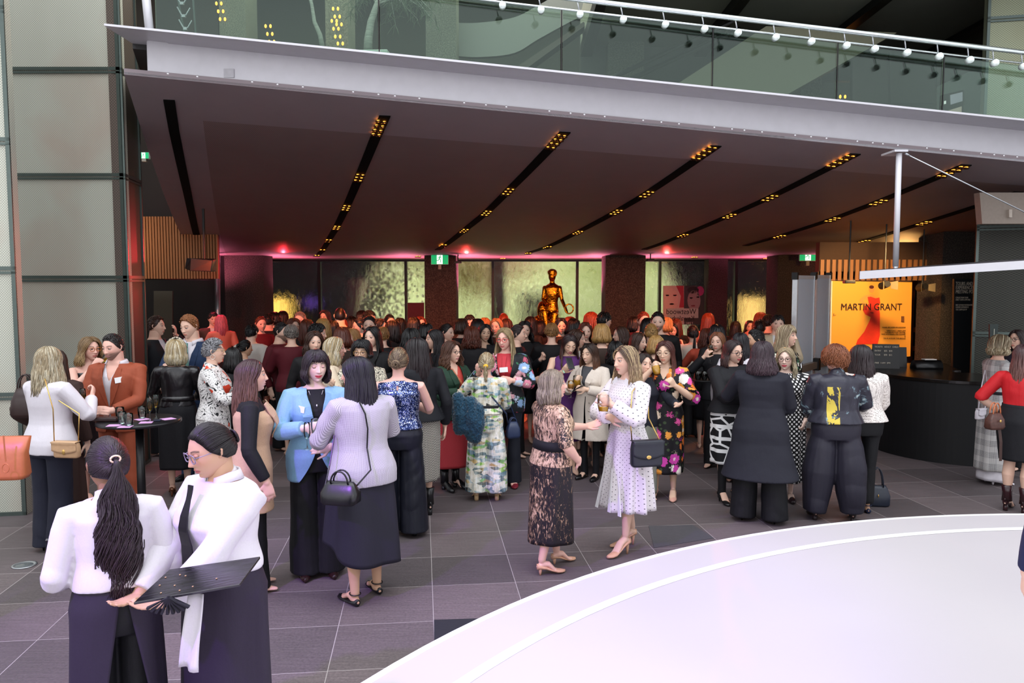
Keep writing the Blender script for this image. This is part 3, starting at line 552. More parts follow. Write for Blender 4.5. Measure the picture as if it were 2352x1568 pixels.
# reception desk
R0, R1, R2 = G(2010, 1030), G(2110, 1056), G(2245, 1072)
def circ(a, b, c):
    A = np.array([[2*(b.x-a.x), 2*(b.y-a.y)], [2*(c.x-a.x), 2*(c.y-a.y)]]); B = np.array([b.x**2-a.x**2+b.y**2-a.y**2, c.x**2-a.x**2+c.y**2-a.y**2]); q = np.linalg.solve(A, B); return q, math.hypot(a.x-q[0], a.y-q[1])
q, rad = circ(R0, R1, R2); a0 = math.atan2(R0.y-q[1], R0.x-q[0]); a2 = math.atan2(R2.y-q[1], R2.x-q[0]); aa = np.linspace(a0-1.9, a2+.75, 64)
o = empty('reception_desk', (q[0], q[1], 0), 0, 'curved black reception desk at the right', 'desk')
def ringseg(r0, r1, z0, z1): return [[(math.cos(a)*r, math.sin(a)*r, z) for r, z in ((r0, z0), (r1, z0), (r1, z1), (r0, z1))] for a in aa]
mb = MB(); mb.loft(ringseg(rad-.06, rad, 0, .99)); mk('curved_front', mb, plain('#06070b', .6, name='desk_front'), o)
mb = MB(); mb.loft(ringseg(rad-1.0, rad+.03, .99, 1.03)); bevel(mk('worktop', mb, plain('#16100d', .25, name='desk_top'), o), .004)
def desk_top(px, py): return G(px, py, 1.03)
for px, py, w_, h_, lab, dk in [(2038, 846, .34, .33, 'black price board with white lettering on the reception desk', 1), (2066, 842, .22, .27, 'plain black board leaning beside the price board on the desk', 0), (2018, 846, .3, .25, 'back of a black monitor behind the price board', 0)]:
    g_ = desk_top(px, py); o2 = empty('counter_sign' if dk else ('counter_board' if h_ > .25 else 'monitor'), (g_.x-(.16 if h_ == .25 else 0), g_.y+(.16 if h_ == .25 else .06), 1.03), R(-12), lab, 'sign' if dk else ('board' if h_ > .25 else 'monitor'))
    mb = MB(); mb.hexa([(-w_/2, -.06, 0), (w_/2, -.06, 0), (w_/2, .1, 0), (-w_/2, .1, 0), (-w_/2, 0, h_), (w_/2, 0, h_), (w_/2, .03, h_), (-w_/2, .03, h_)]); mk('board' if h_ > .25 else 'screen_back', mb, M_black, o2)
    if h_ <= .25: mb = MB(); mb.box((0, .05, .01), (.16, .14, .02)); mk('stand', mb, M_dark, o2)
    if dk:
        for i_, s_ in enumerate(('TICKETS   ADULT  CHILD', 'ENTRY     $25   $10', 'TOUR      $30   $12', '', 'FREE  11AM  2PM')):
            z_ = h_-.045-.055*i_; 
            if s_: put_text(s_, (-w_/2+.02, -.06+.06*z_/h_-.006, z_), (1, 0, 0), (0, .06, h_), .030, M_pale, o2, sx=.9)
g_ = desk_top(2140, 848); o2 = empty('brochure_stand', (g_.x, g_.y+.1, 1.03), 0, 'black curved brochure holder with papers on the desk', 'holder'); mb = MB()
mb.loft([[(x, .1*math.cos(a), .12*math.sin(a)) for a in np.linspace(0, pi, 12)] for x in (-.2, .16)]); mk('holder', mb, M_black, o2, True); mb = MB(); mb.box((0, -.02, .13), (.16, .1, .012)); mk('papers', mb, plain('#d8d4cc', .6, name='paper'), o2)
mb = MB(); g_ = P(2282, 780, 10.2); o2 = empty('card_terminal', tuple(g_), 0, 'dark upright stand with a pale stripe by the right mesh wall', 'stand')
mb.hexa([(-.045, 0, -.02), (.045, 0, -.02), (.045, .03, -.02), (-.045, .03, -.02), (-.055, 0, .2), (.055, 0, .2), (.055, .03, .2), (-.055, .03, .2)]); mk('head', mb, plain('#26322f', .5, name='stand_head'), o2); mb = MB(); mb.box((0, -.004, .08), (.008, .004, .12)); mk('stripe', mb, plain('#b8b8a8', .5, name='stripe'), o2)
mb = MB(); mb.tube([(0, .015, -.02), (0, .015, -g_.z+.02)], .02, 8); mb.lathe([(.14, -g_.z), (.14, -g_.z+.02), (.03, -g_.z+.03)], seg=20); mk('post', mb, M_dark, o2)
# right mesh wall, upper box
clad('wall_right_mesh', (P(2238, 650, 11.0).x, 11.0), (9.4, 9.6), [0, 1.5, 2.95, 4.4], M_meshd)
clad('wall_right_mesh', (P(2265, 100, 10.6).x, 10.6), (9.4, 9.9), [4.2, 5.6, 7.2, 8.6], M_meshl)
mb = PX([(2250, 442), (2700, 442), (2700, 512), (2256, 514)], 9.7, .12); ob = mk('bulkhead_box', mb, plain('#8f8378', .6, name='beige_panel')); tag(ob, 'beige bulkhead box under the canopy at the right edge', 'bulkhead')
mb = PX([(2318, 481), (2325, 481), (2325, 499), (2318, 499)], 9.66, .04); tag(mk('wall_sensor', mb, plain('#b8aca0', .5, name='sensor')), 'small pale sensor on the beige bulkhead', 'sensor')
# lower hanging canopy blade with rod and cable
t0, t1 = P(1974, 630, 8.2), P(2352, 606, 7.6); o = empty('entrance_canopy', tuple(t0), 0, 'thin pale canopy blade hung from a rod over the reception desk', 'canopy')
V = []; rings = []
for k in np.linspace(0, 1, 24):
    a = t0.lerp(t1, k*1.6); dep = .05+2.0*k**.6; bz = .015+.05*k
    rings.append([(a.x-t0.x, a.y-t0.y, a.z-t0.z-.045), (a.x-t0.x, a.y-t0.y, a.z-t0.z+.02+.0*k), (a.x-t0.x+.05, a.y-t0.y+dep, a.z-t0.z+.03), (a.x-t0.x+.05, a.y-t0.y+dep, a.z-t0.z-.05)])
mb = MB(); mb.loft(rings); mk('blade', mb, plain('#3c3c40', .6, name='blade_under'), o)
mb = MB(); mb.loft([[(r_[0][0], r_[0][1]-.012, r_[0][2]-.004), (r_[0][0], r_[0][1]-.012, r_[1][2]+.012), (r_[0][0], r_[0][1]+.0, r_[1][2]+.012), (r_[0][0], r_[0][1]+.0, r_[0][2]-.004)] for r_ in rings]); mk('edge_trim', mb, M_steel, o)
r0, r1 = P(2065, 352, 8.35), P(2057, 612, 8.35); o = empty('hanger_rod', tuple(r1), 0, 'white steel rod hanging from the edge beam down to the canopy blade', 'rod')
mb = MB(); mb.tube([(0, 0, .0), tuple(r0-r1)], .029, 16); mk('tube', mb, M_steel, o, True); mb = MB(); mb.tube([(0, 0, -.04), (0, 0, .0)], [.01, .029], 12); mk('tip', mb, M_alu, o, True)
mb = MB(); q = r0-r1; mb.box((q.x, q.y+.1, q.z+.02), (.14, .3, .02)); mk('bracket_plate', mb, M_steel, o)
c0, c1 = P(2078, 352, 8.35), P(2400, 510, 8.2); mb = MB(); mb.tube([c0, c0.lerp(c1, .5), c1], .0065, 8); mb.tube([c0, c0.lerp(c1, .03)], .012, 8); tag(mk('stay_cable', mb, M_alu, None, True), 'thin steel stay cable slanting from the rod top to the right', 'cable')
# ================================================================ UPPER LEVEL
rel0 = lambda v: v
def brail(px, py, Y): return P(px, py, Y)
gp = []; joints = [395, 877, 1290, 1648, 1955, 2225, 2480]
def topz(px):   # handrail height line
    return None
RA, RB = P(1245, -3, 8.62), P(2352, 128, 9.1); rd = (RB-RA)/(RB.x-RA.x)
def rail_pt(x): return RA+rd*(x-RA.x)
gr = empty('glass_balustrade', tuple(beam_pt(0)+Vector((0, .3, .37))), 0, 'clear glass balustrade panes standing on the edge beam', 'balustrade')
for a, b in zip(joints[:-1], joints[1:]):
    xa_, xb_ = [(lambda px: (px-1176)/FPX*8.55)(v) for v in (a, b)]; mb = MB(); V = []
    for x in (xa_+.012, xb_-.012):
        lo = beam_pt(x)+Vector((0, .3, .37)); hi = rail_pt(x); hi.y = lo.y
        V += [(x, lo.y, lo.z), (x, lo.y+.015, lo.z), (x, hi.y+.015, hi.z-.03), (x, hi.y, hi.z-.03)]
    V = np.array(V)-np.array(gr.location); V[:, 1] += .03; mb.hexa([V[0], V[4], V[5], V[1], V[3], V[7], V[6], V[2]]); mk('glass_pane', mb, M_pane, gr)
    mb = MB(); mb.tube([V[4]+(.012, 0, 0), V[7]+(.012, 0, 0)], .007, 6); mk('joint', mb, M_dark, gr)
o = empty('handrail', tuple(RA), 0, 'polished steel handrail with round glass studs along the balustrade', 'handrail')
mb = MB(); A_ = rail_pt(-5)-RA; B_ = rail_pt(9.5)-RA
for dz, r_, dy in ((0, .026, -.1), (-.075, .011, .02)):
    mb.tube([A_+Vector((0, dy, dz)), B_+Vector((0, dy, dz))], r_, 12)
mk('rail', mb, plain('#dfe8e6', .18, .9, name='polished_steel'), o, True)
def rail_x(px):
    lo, hi = -6, 10
    for _ in range(30):
        m_ = (lo+hi)/2; b = rail_pt(m_)
        if 1176+b.x/b.y*FPX < px: lo = m_
        else: hi = m_
    return lo
st = None
for px in [1155, 1240, 1326, 1422, 1515, 1602, 1676, 1760, 1839, 1917, 1980, 2052, 2124, 2192, 2248, 2312, 2375]:
    b = rail_pt(rail_x(px))-RA
    if st is None:
        mb = MB(); mb.tube([(-.03, -.1, .0), (0, -.08, -.13)], .007, 8); mb.tube([(0, -.09, -.15), (0, .3-.33, -.15)], .014, 10); ar_ = mk('stud_arm', mb, M_alu, o, True)
        mb = MB(); mb.tube([(.0, -.13, -.15), (0, -.06, -.15)], .036, 18); st = mk('glass_stud', mb, plain('#e3efe9', .08, .3, name='stud'), o, True)
    else:
        for k in (1,):
            a2_ = ar_.copy(); COL.objects.link(a2_); s2 = st.copy(); COL.objects.link(s2); a2_.location = b; s2.location = b; continue
    ar_.location = ar_.location if px != 1155 else b
    if px == 1155: st.location = b
# upper rooms
for (px0, px1, Y, z0, z1) in [(505, 565, 15, 4.4, 9), (748, 800, 15.5, 4.4, 9), (978, 1048, 14, 4.4, 9), (1397, 1480, 14, 4.3, 9), (1842, 1890, 13.5, 4.2, 6.05)]:
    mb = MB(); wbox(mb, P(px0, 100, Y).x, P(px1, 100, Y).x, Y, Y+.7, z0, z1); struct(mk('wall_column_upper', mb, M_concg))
mb = MB(); wbox(mb, -12, 12, 19.5, 19.7, 4.2, 12); struct(mk('wall_upper_back', mb, plain('#23261f', .8, name='upper_wall'))); mb = MB(); wbox(mb, -12, 12, 10.5, 19.6, 9.6, 9.8); struct(mk('ceiling_upper', mb, plain('#1b1b18', .8, name='upper_ceiling')))
# curved solid balustrade sweep
def sweep(pts_px, Y, h0, mat, name, lab, th=.12):
    mb = MB(); n = 30; P0 = [np.array(P(x, y, Y)) for x, y, _ in pts_px]; P1 = [np.array(P(x, y2, Y)) for x, _, y2 in pts_px]
    def sm(A, n=28):
        A = np.array(A); t = np.linspace(0, len(A)-1, n); out = []
        for v in t:
            i = min(int(v), len(A)-2); f = v-i; p0, p1, p2, p3 = A[max(i-1, 0)], A[i], A[i+1], A[min(i+2, len(A)-1)]
            out.append(.5*((2*p1)+(p2-p0)*f+(2*p0-5*p1+4*p2-p3)*f*f+(3*p1-p0-3*p2+p3)*f**3))
        return np.array(out)
    a, b = sm(P0), sm(P1); mb.loft([[p, q_, q_+(0, th, 0), p+(0, th, 0)] for p, q_ in zip(a, b)]); return tag(mk(name, mb, mat), lab, 'balustrade')
Mg = plain('#7d827c', .5, var=.03, name='grey_metal_sheet')
sweep([(1045, 52, 128), (1100, 52, 131), (1180, 40, 122), (1240, 10, 88), (1330, -40, 40), (1420, -60, 5)], 14.8, 0, Mg, 'curved_balustrade', 'grey curved solid balustrade sweeping up behind the glass')
# escalators
eo = empty('escalator', tuple(P(1700, 220, 12)), 0, 'olive-grey escalator flank rising to the right behind the glass', 'escalator')
mk('side_panel', rel(PX([(1490, 235), (1758, 245), (2060, 75), (1760, 60)], 12.0, .9), eo), plain('#97987f', .55, var=.03, name='escalator_side'), eo)
for k, (a, b) in enumerate([((1350, 205), (1690, 45)), ((1362, 222), (1700, 66))]):
    mb = MB(); mb.tube([P(*a, 11.6), P(*b, 11.6)], .035, 8); mk('handrail', rel(mb, eo), M_black, eo)
mb = PX([(1110, 205), (1340, 50), (1348, 56), (1130, 215)], 13.5, .4); tag(mk('escalator_truss', mb, plain('#4a4438', .6, name='truss')), 'narrow brown escalator truss left of the upper pillar', 'escalator')
mb = PX([(1350, 62), (1700, 62), (1700, 128), (1350, 128)], 17.5, .1); tag(mk('lit_fascia', mb, plain('#c8b978', .6, name='fascia')), 'pale yellow fascia glimpsed behind the upper pillar', 'fascia')
mb = PX([(1958, 130), (2270, 120), (2270, 330), (1958, 300)], 12.6, .1); struct(mk('wall_upper_right', mb, plain('#4a4843', .4, .3, name='grey_cladding')))
for px in (2040, 2148): mb = PX([(px, 120), (px+3, 120), (px+8, 320), (px+5, 320)], 12.55, .03); struct(mk('trim_1', mb, M_dark))
mb = PX([(1958, 236), (2150, 236), (2150, 239), (1958, 243)], 12.55, .03); struct(mk('trim_2', mb, M_dark))
mb = PX([(2160, 195), (2225, 165), (2262, 162), (2262, 330), (2160, 300)], 11.6, .1); struct(mk('wall_upper_lift', mb, plain('#7c8a80', .5, name='lift_wall')))
o = empty('wall_screen', tuple(P(2188, 250, 11.4)), 0, 'tilted video screen with pale images on the upper landing', 'screen'); mk('screen_body', rel(PX([(2164, 218), (2213, 206), (2211, 300), (2163, 292)], 11.45, .06), o), M_black, o)
mk('picture', rel(PX([(2165, 258), (2209, 244), (2208, 296), (2164, 290)], 11.43, .01), o), glow('#b9a89c', .55), o); mk('picture', rel(PX([(2183, 218), (2211, 211), (2211, 232), (2184, 240)], 11.43, .01), o), glow('#a8a4b4', .5), o)
mk('icons', rel(PX([(2169, 232), (2173, 231), (2173, 238), (2169, 239)], 11.43, .01), o), glow('#ffffff', .7), o)
# upper soffit over the right with dark seams
mb = MB(); mb.hexa([(1.2, 9.4, 6.35), (9, 9.4, 6.2), (9, 14.3, 6.2), (1.2, 14.3, 6.35), (1.2, 9.4, 6.9), (9, 9.4, 6.9), (9, 14.3, 6.9), (1.2, 14.3, 6.9)]); struct(mk('ceiling_upper_right', mb, m_mesh('#8b9084', '#b0b4a6', 40, rough=.7, metal=.1, name='grey_soffit_mesh')))
mb = MB(); wbox(mb, 1.2, 9, 14.3, 14.45, 5.75, 6.9); struct(mk('trim_3', mb, plain('#4b4e4c', .6, name='slab_edge')))
mb = MB()
for x in (2.2, 4.2, 6.2, 8.2): mb.hexa([(x-1.0, 9.4, 6.16), (x-.9, 9.4, 6.16), (x+.1-.9, 14.3, 6.16), (x-1.0, 14.3, 6.16), (x-1.0, 9.4, 6.36), (x-.9, 9.4, 6.36), (x+.1-.9, 14.3, 6.36), (x-1.0, 14.3, 6.36)])
struct(mk('trim_4', mb, M_black))
# strut, chain of V brackets
mb = MB(); mb.tube([P(330, -60, 8.3), P(346, 97, 8.3)], .042, 14); tag(mk('steel_strut', mb, M_steel, None, True), 'white round steel strut above the left end of the beam', 'strut')
o = empty('bracket_ladder', tuple(P(430, 100, 9.3)), 0, 'steel hanger with stacked V-shaped brackets behind the glass', 'hanger'); mb = MB(); mb.tube([P(405, -20, 9.3), P(430, 108, 9.3)], .012, 6); mb.tube([P(442, -20, 9.3), P(452, 108, 9.3)], .012, 6); mk('side_rail', rel(mb, o), M_frame, o)
for k in range(4):
    y = 5+29*k; x = 418+4*k; mb = MB(); mb.tube([P(x-15, y-18, 9.25), P(x-5, y, 9.25), P(x+5, y+1, 9.25), P(x+15, y-16, 9.25)], .009, 6); mb.box(tuple(P(x, y+3, 9.25)), (.04, .03, .03)); mk('bracket', rel(mb, o), M_alu, o)
# planter with two slender trees
pb = P(800, 130, 9.2); o = empty('planter_box', (pb.x, 9.2, P(800, 160, 9.2).z-.2), R(-3), 'long pale green planter trough behind the balustrade', 'planter'); hw = (P(890, 130, 9.2).x-P(708, 130, 9.2).x)/2
mb = MB(); wbox(mb, -hw, hw, 0, .45, -.1, .42); bevel(mk('trough', mb, plain('#c3d3c6', .5, var=.02, name='planter_green'), o), .01); mb = MB(); wbox(mb, -hw+.03, hw-.03, .03, .42, .35, .425); mk('soil', mb, plain('#2a2119', .9, name='soil'), o)
t = Nt('pale_bark', '#8f9488', .8); t.col(t.ramp(t.noise(t.coord((1, 1, 6)), 10, 4), [(.3, '#7b7f74'), (.7, '#a9ada0')])); M_bk = t.m; M_leaf = plain('#56644a', .7, var=.25, name='needle_leaf')
def slim_tree(path, Y, r0, lab, tips):
    b = P(*path[0], Y); o = empty('slender_tree', tuple(b), 0, lab, 'tree', 'slender planter trees'); mb = MB(); pp = [P(x, y, Y)-b for x, y in path]; mb.tube(pp, np.linspace(r0, r0*.5, len(pp)), 10); mk('trunk', mb, M_bk, o, True)
    mb = MB(); ml = MB(); top = pp[-1]
    for tx, ty in tips:
        e = P(tx, ty, Y+RNG.uniform(-.4, .4))-b; s_ = pp[-1 if RNG.rand() < .6 else -2]; mid = (s_+e)*.5+Vector((0, 0, .15)); br = [s_, mid, e]; mb.tube(br, [.012, .007, .003], 5)
        for k in range(34):
            f = .35+.65*RNG.rand(); q_ = np.array(s_)*(1-f)**2+2*f*(1-f)*np.array(mid)+f*f*np.array(e); d_ = nrm(RNG.normal(0, 1, 3)+(0, 0, -.9))*RNG.uniform(.09, .17)
            ml.tube([q_, q_+d_*.5+(0, 0, .01), q_+d_], [.002, .0035, .001], 4)
    mk('branches', mb, M_bk, o, True); mk('needles', ml, M_leaf, o)
slim_tree([(742, 116), (735, 80), (722, 50), (716, 10), (706, -25)], 9.35, .03, 'thin curved sapling at the left of the planter trough', [(690, -30), (730, -50)])
slim_tree([(845, 128), (846, 90), (852, 50), (866, 10), (882, -30)], 9.35, .055, 'pale leaning tree with wispy leaves at the right of the planter', [(800, 8), (820, 30), (795, 45), (930, 20), (985, 30), (1005, 60), (960, 45), (910, 65), (1015, 10), (980, 5), (940, -10), (815, -5), (905, 30), (890, 55), (1000, 35)])
slabs = [(x_, y_) for x_ in (-4.5, -2.9) for y_ in (12, 13.6, 15.2)]
UL = ['amber lamps at the top left above the V-bracket hanger', 'amber lamps low behind the planter trough', 'amber lamps at the top edge between the planter trees', 'amber lamps just under the topmost ones between the planter trees', 'amber lamps behind the glass left of the planter', 'amber lamps at the right beyond the escalator flank']
for i_, (px, py) in enumerate([(497, 8), (776, 100), (765, 20), (762, 48), (610, 60), (1930, 222)]):
    c = P(px, py, 15); mb = MB()
    for k in range(3):
        for s_ in (0, 1): mb.ell((c.x+k*.03+s_*.09, c.y, c.z-k*.14), (.022, .022, .034), 8, 6)
    tag(mk('upper_downlight', mb, M_amber, None, True), UL[i_], 'ceiling light', 'amber lamps of the upper gallery')
# ================================================================ PEOPLE
def interp(tab, z):
    a = np.array(tab, float); return [np.interp(z, a[:, 0], a[:, i]) for i in range(1, a.shape[1])]
#  z/H, half width, half depth, centre y (front is -y)
TF = [(.44, .095, .060, .004), (.50, .104, .070, .006), (.545, .107, .073, .006), (.60, .092, .062, .002), (.635, .080, .056, -.002), (.68, .084, .060, -.004), (.725, .091, .074, -.012), (.76, .092, .068, -.006),
      (.79, .097, .056, .003), (.81, .100, .047, .007), (.825, .078, .041, .009), (.838, .044, .037, .008), (.85, .030, .033, .006), (.90, .029, .032, -.002)]
TM = [(.44, .092, .062, .004), (.50, .098, .068, .004), (.545, .097, .066, .002), (.60, .092, .064, 0), (.635, .091, .064, -.002), (.68, .098, .068, -.004), (.725, .106, .071, -.004), (.76, .110, .070, 0),
      (.79, .116, .060, .004), (.81, .114, .050, .007), (.825, .090, .044, .009), (.838, .054, .042, .008), (.85, .038, .039, .006), (.90, .037, .038, -.002)]
def sring(z, rx, ry, cy, seg=36, e=2.3, cx=0):
    a = np.linspace(0, 2*pi, seg, endpoint=False); c, s = np.cos(a), np.sin(a)
    return np.stack([cx+rx*np.sign(c)*np.abs(c)**(2/e), cy+ry*np.sign(s)*np.abs(s)**(2/e), np.full(seg, z)], 1)
def ik(S, W, a, b, pole):
    S, W = np.array(S, float), np.array(W, float); d = W-S; L = np.linalg.norm(d); L2 = min(L, (a+b)*.995)
    if L > L2: W = S+d/L*L2; d = W-S
    L = np.linalg.norm(d); u = d/L; x = (a*a-b*b+L*L)/(2*L); h = math.sqrt(max(a*a-x*x, 0)); p = np.array(pole, float); p = nrm(p-u*np.dot(p, u))
    return S+u*x+p*h, W
def rotm(ax, an): return np.array(Matrix.Rotation(an, 3, Vector(ax)))
def hand(mb, W, d, n, side, k, curl=.35, spread=1.0, thumb=.3, seg=8):
    """W wrist, d finger direction, n palm normal, side +1 left / -1 right, k = H/1.65"""
    d = nrm(d); n = nrm(np.array(n)-d*np.dot(n, d)); s = np.cross(d, n)*side; L = .167*k   # s points to the thumb side
    pl = L*.53; mb.tube([W-d*.02*k, W, W+d*pl*.35, W+d*pl*.8, W+d*pl], [(.024*k, .018*k), (.026*k, .018*k), (.036*k, .016*k), (.040*k, .014*k), (.038*k, .011*k)], 12, up=n)
    for i, (o, ln) in enumerate([(.030, .41), (.010, .45), (-.011, .42), (-.030, .34)]):
        base = W+d*pl*(.93-.03*abs(i-1))+s*o*k; dd = nrm(d+s*(1.5-i)*.035*spread); pts = [base-dd*.012*k]; p = base; ax = np.cross(dd, n); q = dd
        for j, f in enumerate((.45, .32, .23)):
            q = rotm(ax, (curl*(1+.12*i))*(.55 if j == 0 else 1)) @ q; pts.append(p); p = p+q*L*ln*f
        pts.append(p); mb.tube(pts, np.array([.0088, .0090, .0082, .0074, .0060])*k, seg, round_=True)
    tb = W+d*pl*.22+s*.022*k; t1 = nrm(d*.55+s*.75+n*.35*(.4+thumb)); t2 = nrm(d*.85+s*.35+n*.5*(.3+thumb))
    mb.tube([tb-t1*.01*k, tb+t1*.038*k, tb+t1*.038*k+t2*.028*k, tb+t1*.038*k+t2*.054*k], np.array([.014, .0115, .0098, .0078])*k, seg, round_=True)
    return W+d*pl*1.0+n*.030*k    # grip centre
# ---- head
HA, HB, HC = .0745, .098, .112
def head_geo(k, opt, hi=True):
    nu, nv = (112, 80) if hi else (56, 40)
    u0 = np.linspace(-pi, pi, nu, endpoint=False); u = u0-.42*np.sin(u0); v = np.linspace(-pi/2+.05, pi/2-.05, nv); U, Vv = np.meshgrid(u, v)
    cv = np.cos(Vv); low = Vv < 0; fr = np.cos(U) > 0; cx = np.where(low, cv**.80, cv); cyf = np.where(low & fr, cv**.50, np.where(low, cv**.9, cv))
    X = HA*np.sin(U)*cx; Y = -HB*np.cos(U)*cyf*np.where(fr, .93, 1.0); Z = HC*np.sin(Vv)
    t = np.clip(-Z/HC, 0, 1); X = X*(1-(.34 if not opt.get('male') else .24)*t**1.7); Y = np.where(Y > 0, Y*(1-.50*t**1.2), Y); Y = Y+.014*t*(~fr)
    front = np.clip(np.cos(U), 0, 1)**.5
    g = lambda a, s: np.exp(-(a/s)**2)
    D = np.zeros_like(X)
    nz = np.clip((.016-Z)/.046, 0, 1)*(1/(1+np.exp(-(Z+.036)/.0022))); sx = .0075+.0065*g(Z+.028, .010)
    D += (.002+.0215*nz**1.2)*g(X, sx)*(Z < .03)*np.where(Z > .012, g(Z-.012, .012), 1)
    D -= .0095*(g(np.abs(X)-.031, .015)*g(Z-.010, .0115)); D += .0032*g(np.abs(X)-.026, .022)*g(Z-.031, .007)
    D += .005*g(np.abs(X)-.044, .018)*g(Z+.020, .018)
    li = g(X, .021); D += .0065*li*(g(Z+.0545, .0046)+1.1*g(Z+.0665, .0050))-.003*li*g(Z+.0605, .0018); D -= .0035*g(X, .016)*g(Z+.080, .006); D += .0075*g(X, .017)*g(Z+.096, .013)
    smile = opt.get('smile', 0); D += .003*smile*g(np.abs(X)-.036, .012)*g(Z+.042, .012)
    Y = Y-D*front
    V = np.stack([X, Y, Z], -1).reshape(-1, 3)
    skin = np.array(opt['skin']); C = np.tile(skin, (len(V), 1)); x, y, z = V.T; f = y < -.03; a = np.abs(x)
    def blend(w_, c): 
        w_ = np.clip(w_, 0, 1)[:, None]; return C*(1-w_)+np.array(c)*w_
    C = blend(f*.30*np.exp(-((a-.042)/.018)**2-((z+.022)/.018)**2)+f*.2*g(x, .012)*g(z+.03, .01), skin*np.array([1.0, .62, .58]))
    lipc = opt.get('lip', tuple(skin*np.array([.86, .48, .46]))); zc = -.0605+smile*.006*(a/.024)**2
    lw = 1/(1+np.exp(-((.0105*np.sqrt(np.clip(1-(a/(.024+.004*smile))**2, 0, 1)))-np.abs(z-zc))/.0008)); C = blend(f*lw*(a < .03), lipc)
    C = blend(f*g(z-zc, .0013)*(a < .024)*.75, np.array(lipc)*.25 if not opt.get('teeth') else (.85, .82, .78))
    if opt.get('teeth'): C = blend(f*np.exp(-((z-zc)/.0032)**4)*(a < .019), (.85, .83, .80))
    brow = np.array(opt.get('brow', (.06, .04, .03))); zb = .0315+.004*np.sin((a-.014)/.034*pi)-.001; C = blend(f*1.0*np.exp(-((z-zb)/.0036)**2)*(a > .013)*(a < .050), brow)
    C = blend(f*.75*g(a-.031, .016)*g(z-.0155, .005), skin*.32); C = blend(f*.28*g(a-.031, .014)*g(z+.002, .006), skin*.6)
    nos = f*.55*g(a-.0085, .0035)*g(z+.0375, .0022); C = blend(nos, skin*.2)
    if opt.get('beard'):
        sg = lambda q: 1/(1+np.exp(-q)); b = sg((-.034-z)/.004)*sg((a-.024)/.006)+sg((-.047-z)/.003)*sg((.034-a)/.006)+.8*g(x, .026)*g(z+.049, .004); b = np.clip(b, 0, 1)*sg((.022-y)/.006)*sg((-y+.03)/.01)*(1-.95*lw)*np.where(z > -.125, 1, 0); C = blend(b*.78, opt['beard'])
    mb = MB(); n1, n2 = nv, nu; mb.loft(V.reshape(n1, n2, 3), 0, True, None); mb.C = [np.vstack([C, C[0], C[-1]])]
    for s in (-1, 1):   # ears, eyes, lids
        mb.tube([(s*.071, .006, .018), (s*.079, .012, .024), (s*.083, .018, .012), (s*.080, .014, -.008), (s*.072, .006, -.022)], [.005, .006, .0065, .006, .006], 6, col_ := 0, c=tuple(skin*.95), round_=True)
        mb.ell((s*.074, .010, .002), (.004, .010, .018), 8, 6, 0, None, tuple(skin*.8))
        ex, ey, ez = s*.031, -.0740, .0105; lk = opt.get('look', (0, 0)); op = opt.get('eyes', 1.0)
        su, sv = 16, 12; cc = []
        th = np.linspace(0, pi, sv); ph = np.linspace(0, 2*pi, su, endpoint=False); rings = []; cols = []
        Rr = rotm((0, 0, 1), lk[0]*.5) @ rotm((1, 0, 0), lk[1]*.5)
        irc = opt.get('iris', (.08, .05, .03))
        for tt in th[1:-1]:
            rings.append((np.stack([np.sin(tt)*np.cos(ph), np.full(su, -math.cos(tt)), np.sin(tt)*np.sin(ph)], 1)*.0122) @ Rr.T+(ex, ey, ez))
            cols.append((.01, .01, .01) if tt < .34 else irc if tt < .72 else (.64, .58, .56))
        mb.loft(rings, 1, True, np.array(cols))
        def lid(e0, e1, r, c, rim):
            rows = []; cl = []
            for j, el in enumerate(np.linspace(e0, e1, 5)):
                az = np.linspace(-1.8, 1.8, 14); rows.append(np.stack([ex+np.sin(az)*math.cos(el)*r*1.12, ey-np.cos(az)*math.cos(el)*r, np.full(14, ez+math.sin(el)*r)], 1)); cl.append(rim if j == 4 else c)
            mb.loft(rows, 0, False, np.array(cl), closed=False)
        lidc = tuple(skin*np.array([.80, .70, .68])); lash = (.03, .02, .02)
        lid(1.35, .27*op-.55*(1-op), .0136, lidc, lash); lid(-1.35, -.42*op-.62*(1-op), .0131, tuple(skin*.88), tuple(skin*.55))
    Vh, F, M, Cc = mb.arrays(); return Vh*k, F, M, Cc
def sk_pt(u, v, off=0.0):   # skull surface, angles about the head centre (v elevation); u=0 front
    c = math.cos(v); return np.array([(HA+off)*math.sin(u)*c, -(HB+off)*math.cos(u)*c*(.95 if math.cos(u) > 0 else 1.02), (HC+off)*math.sin(v)+.002])
def hairline(u, recede=0):   # elevation of hairline at azimuth u
    a = abs(u); return np.interp(a, [0, .5, .95, 1.25, 1.5, 1.9, pi], [.80+recede, .76+recede, .50, .12, -.05, -.35, -.55])
def slerp(a, b, t):
    a, b = nrm(a), nrm(b); w = math.acos(max(-1, min(1, float(np.dot(a, b))))); 
    return a if w < 1e-3 else (math.sin((1-t)*w)*a+math.sin(t*w)*b)/math.sin(w)
def dirv(u, v): return np.array([math.sin(u)*math.cos(v), -math.cos(u)*math.cos(v), math.sin(v)])
def sk_dir(d, off): return np.array([d[0]*(HA+off), d[1]*(HB+off)*(.95 if d[1] < 0 else 1.02), d[2]*(HC+off)+.002])
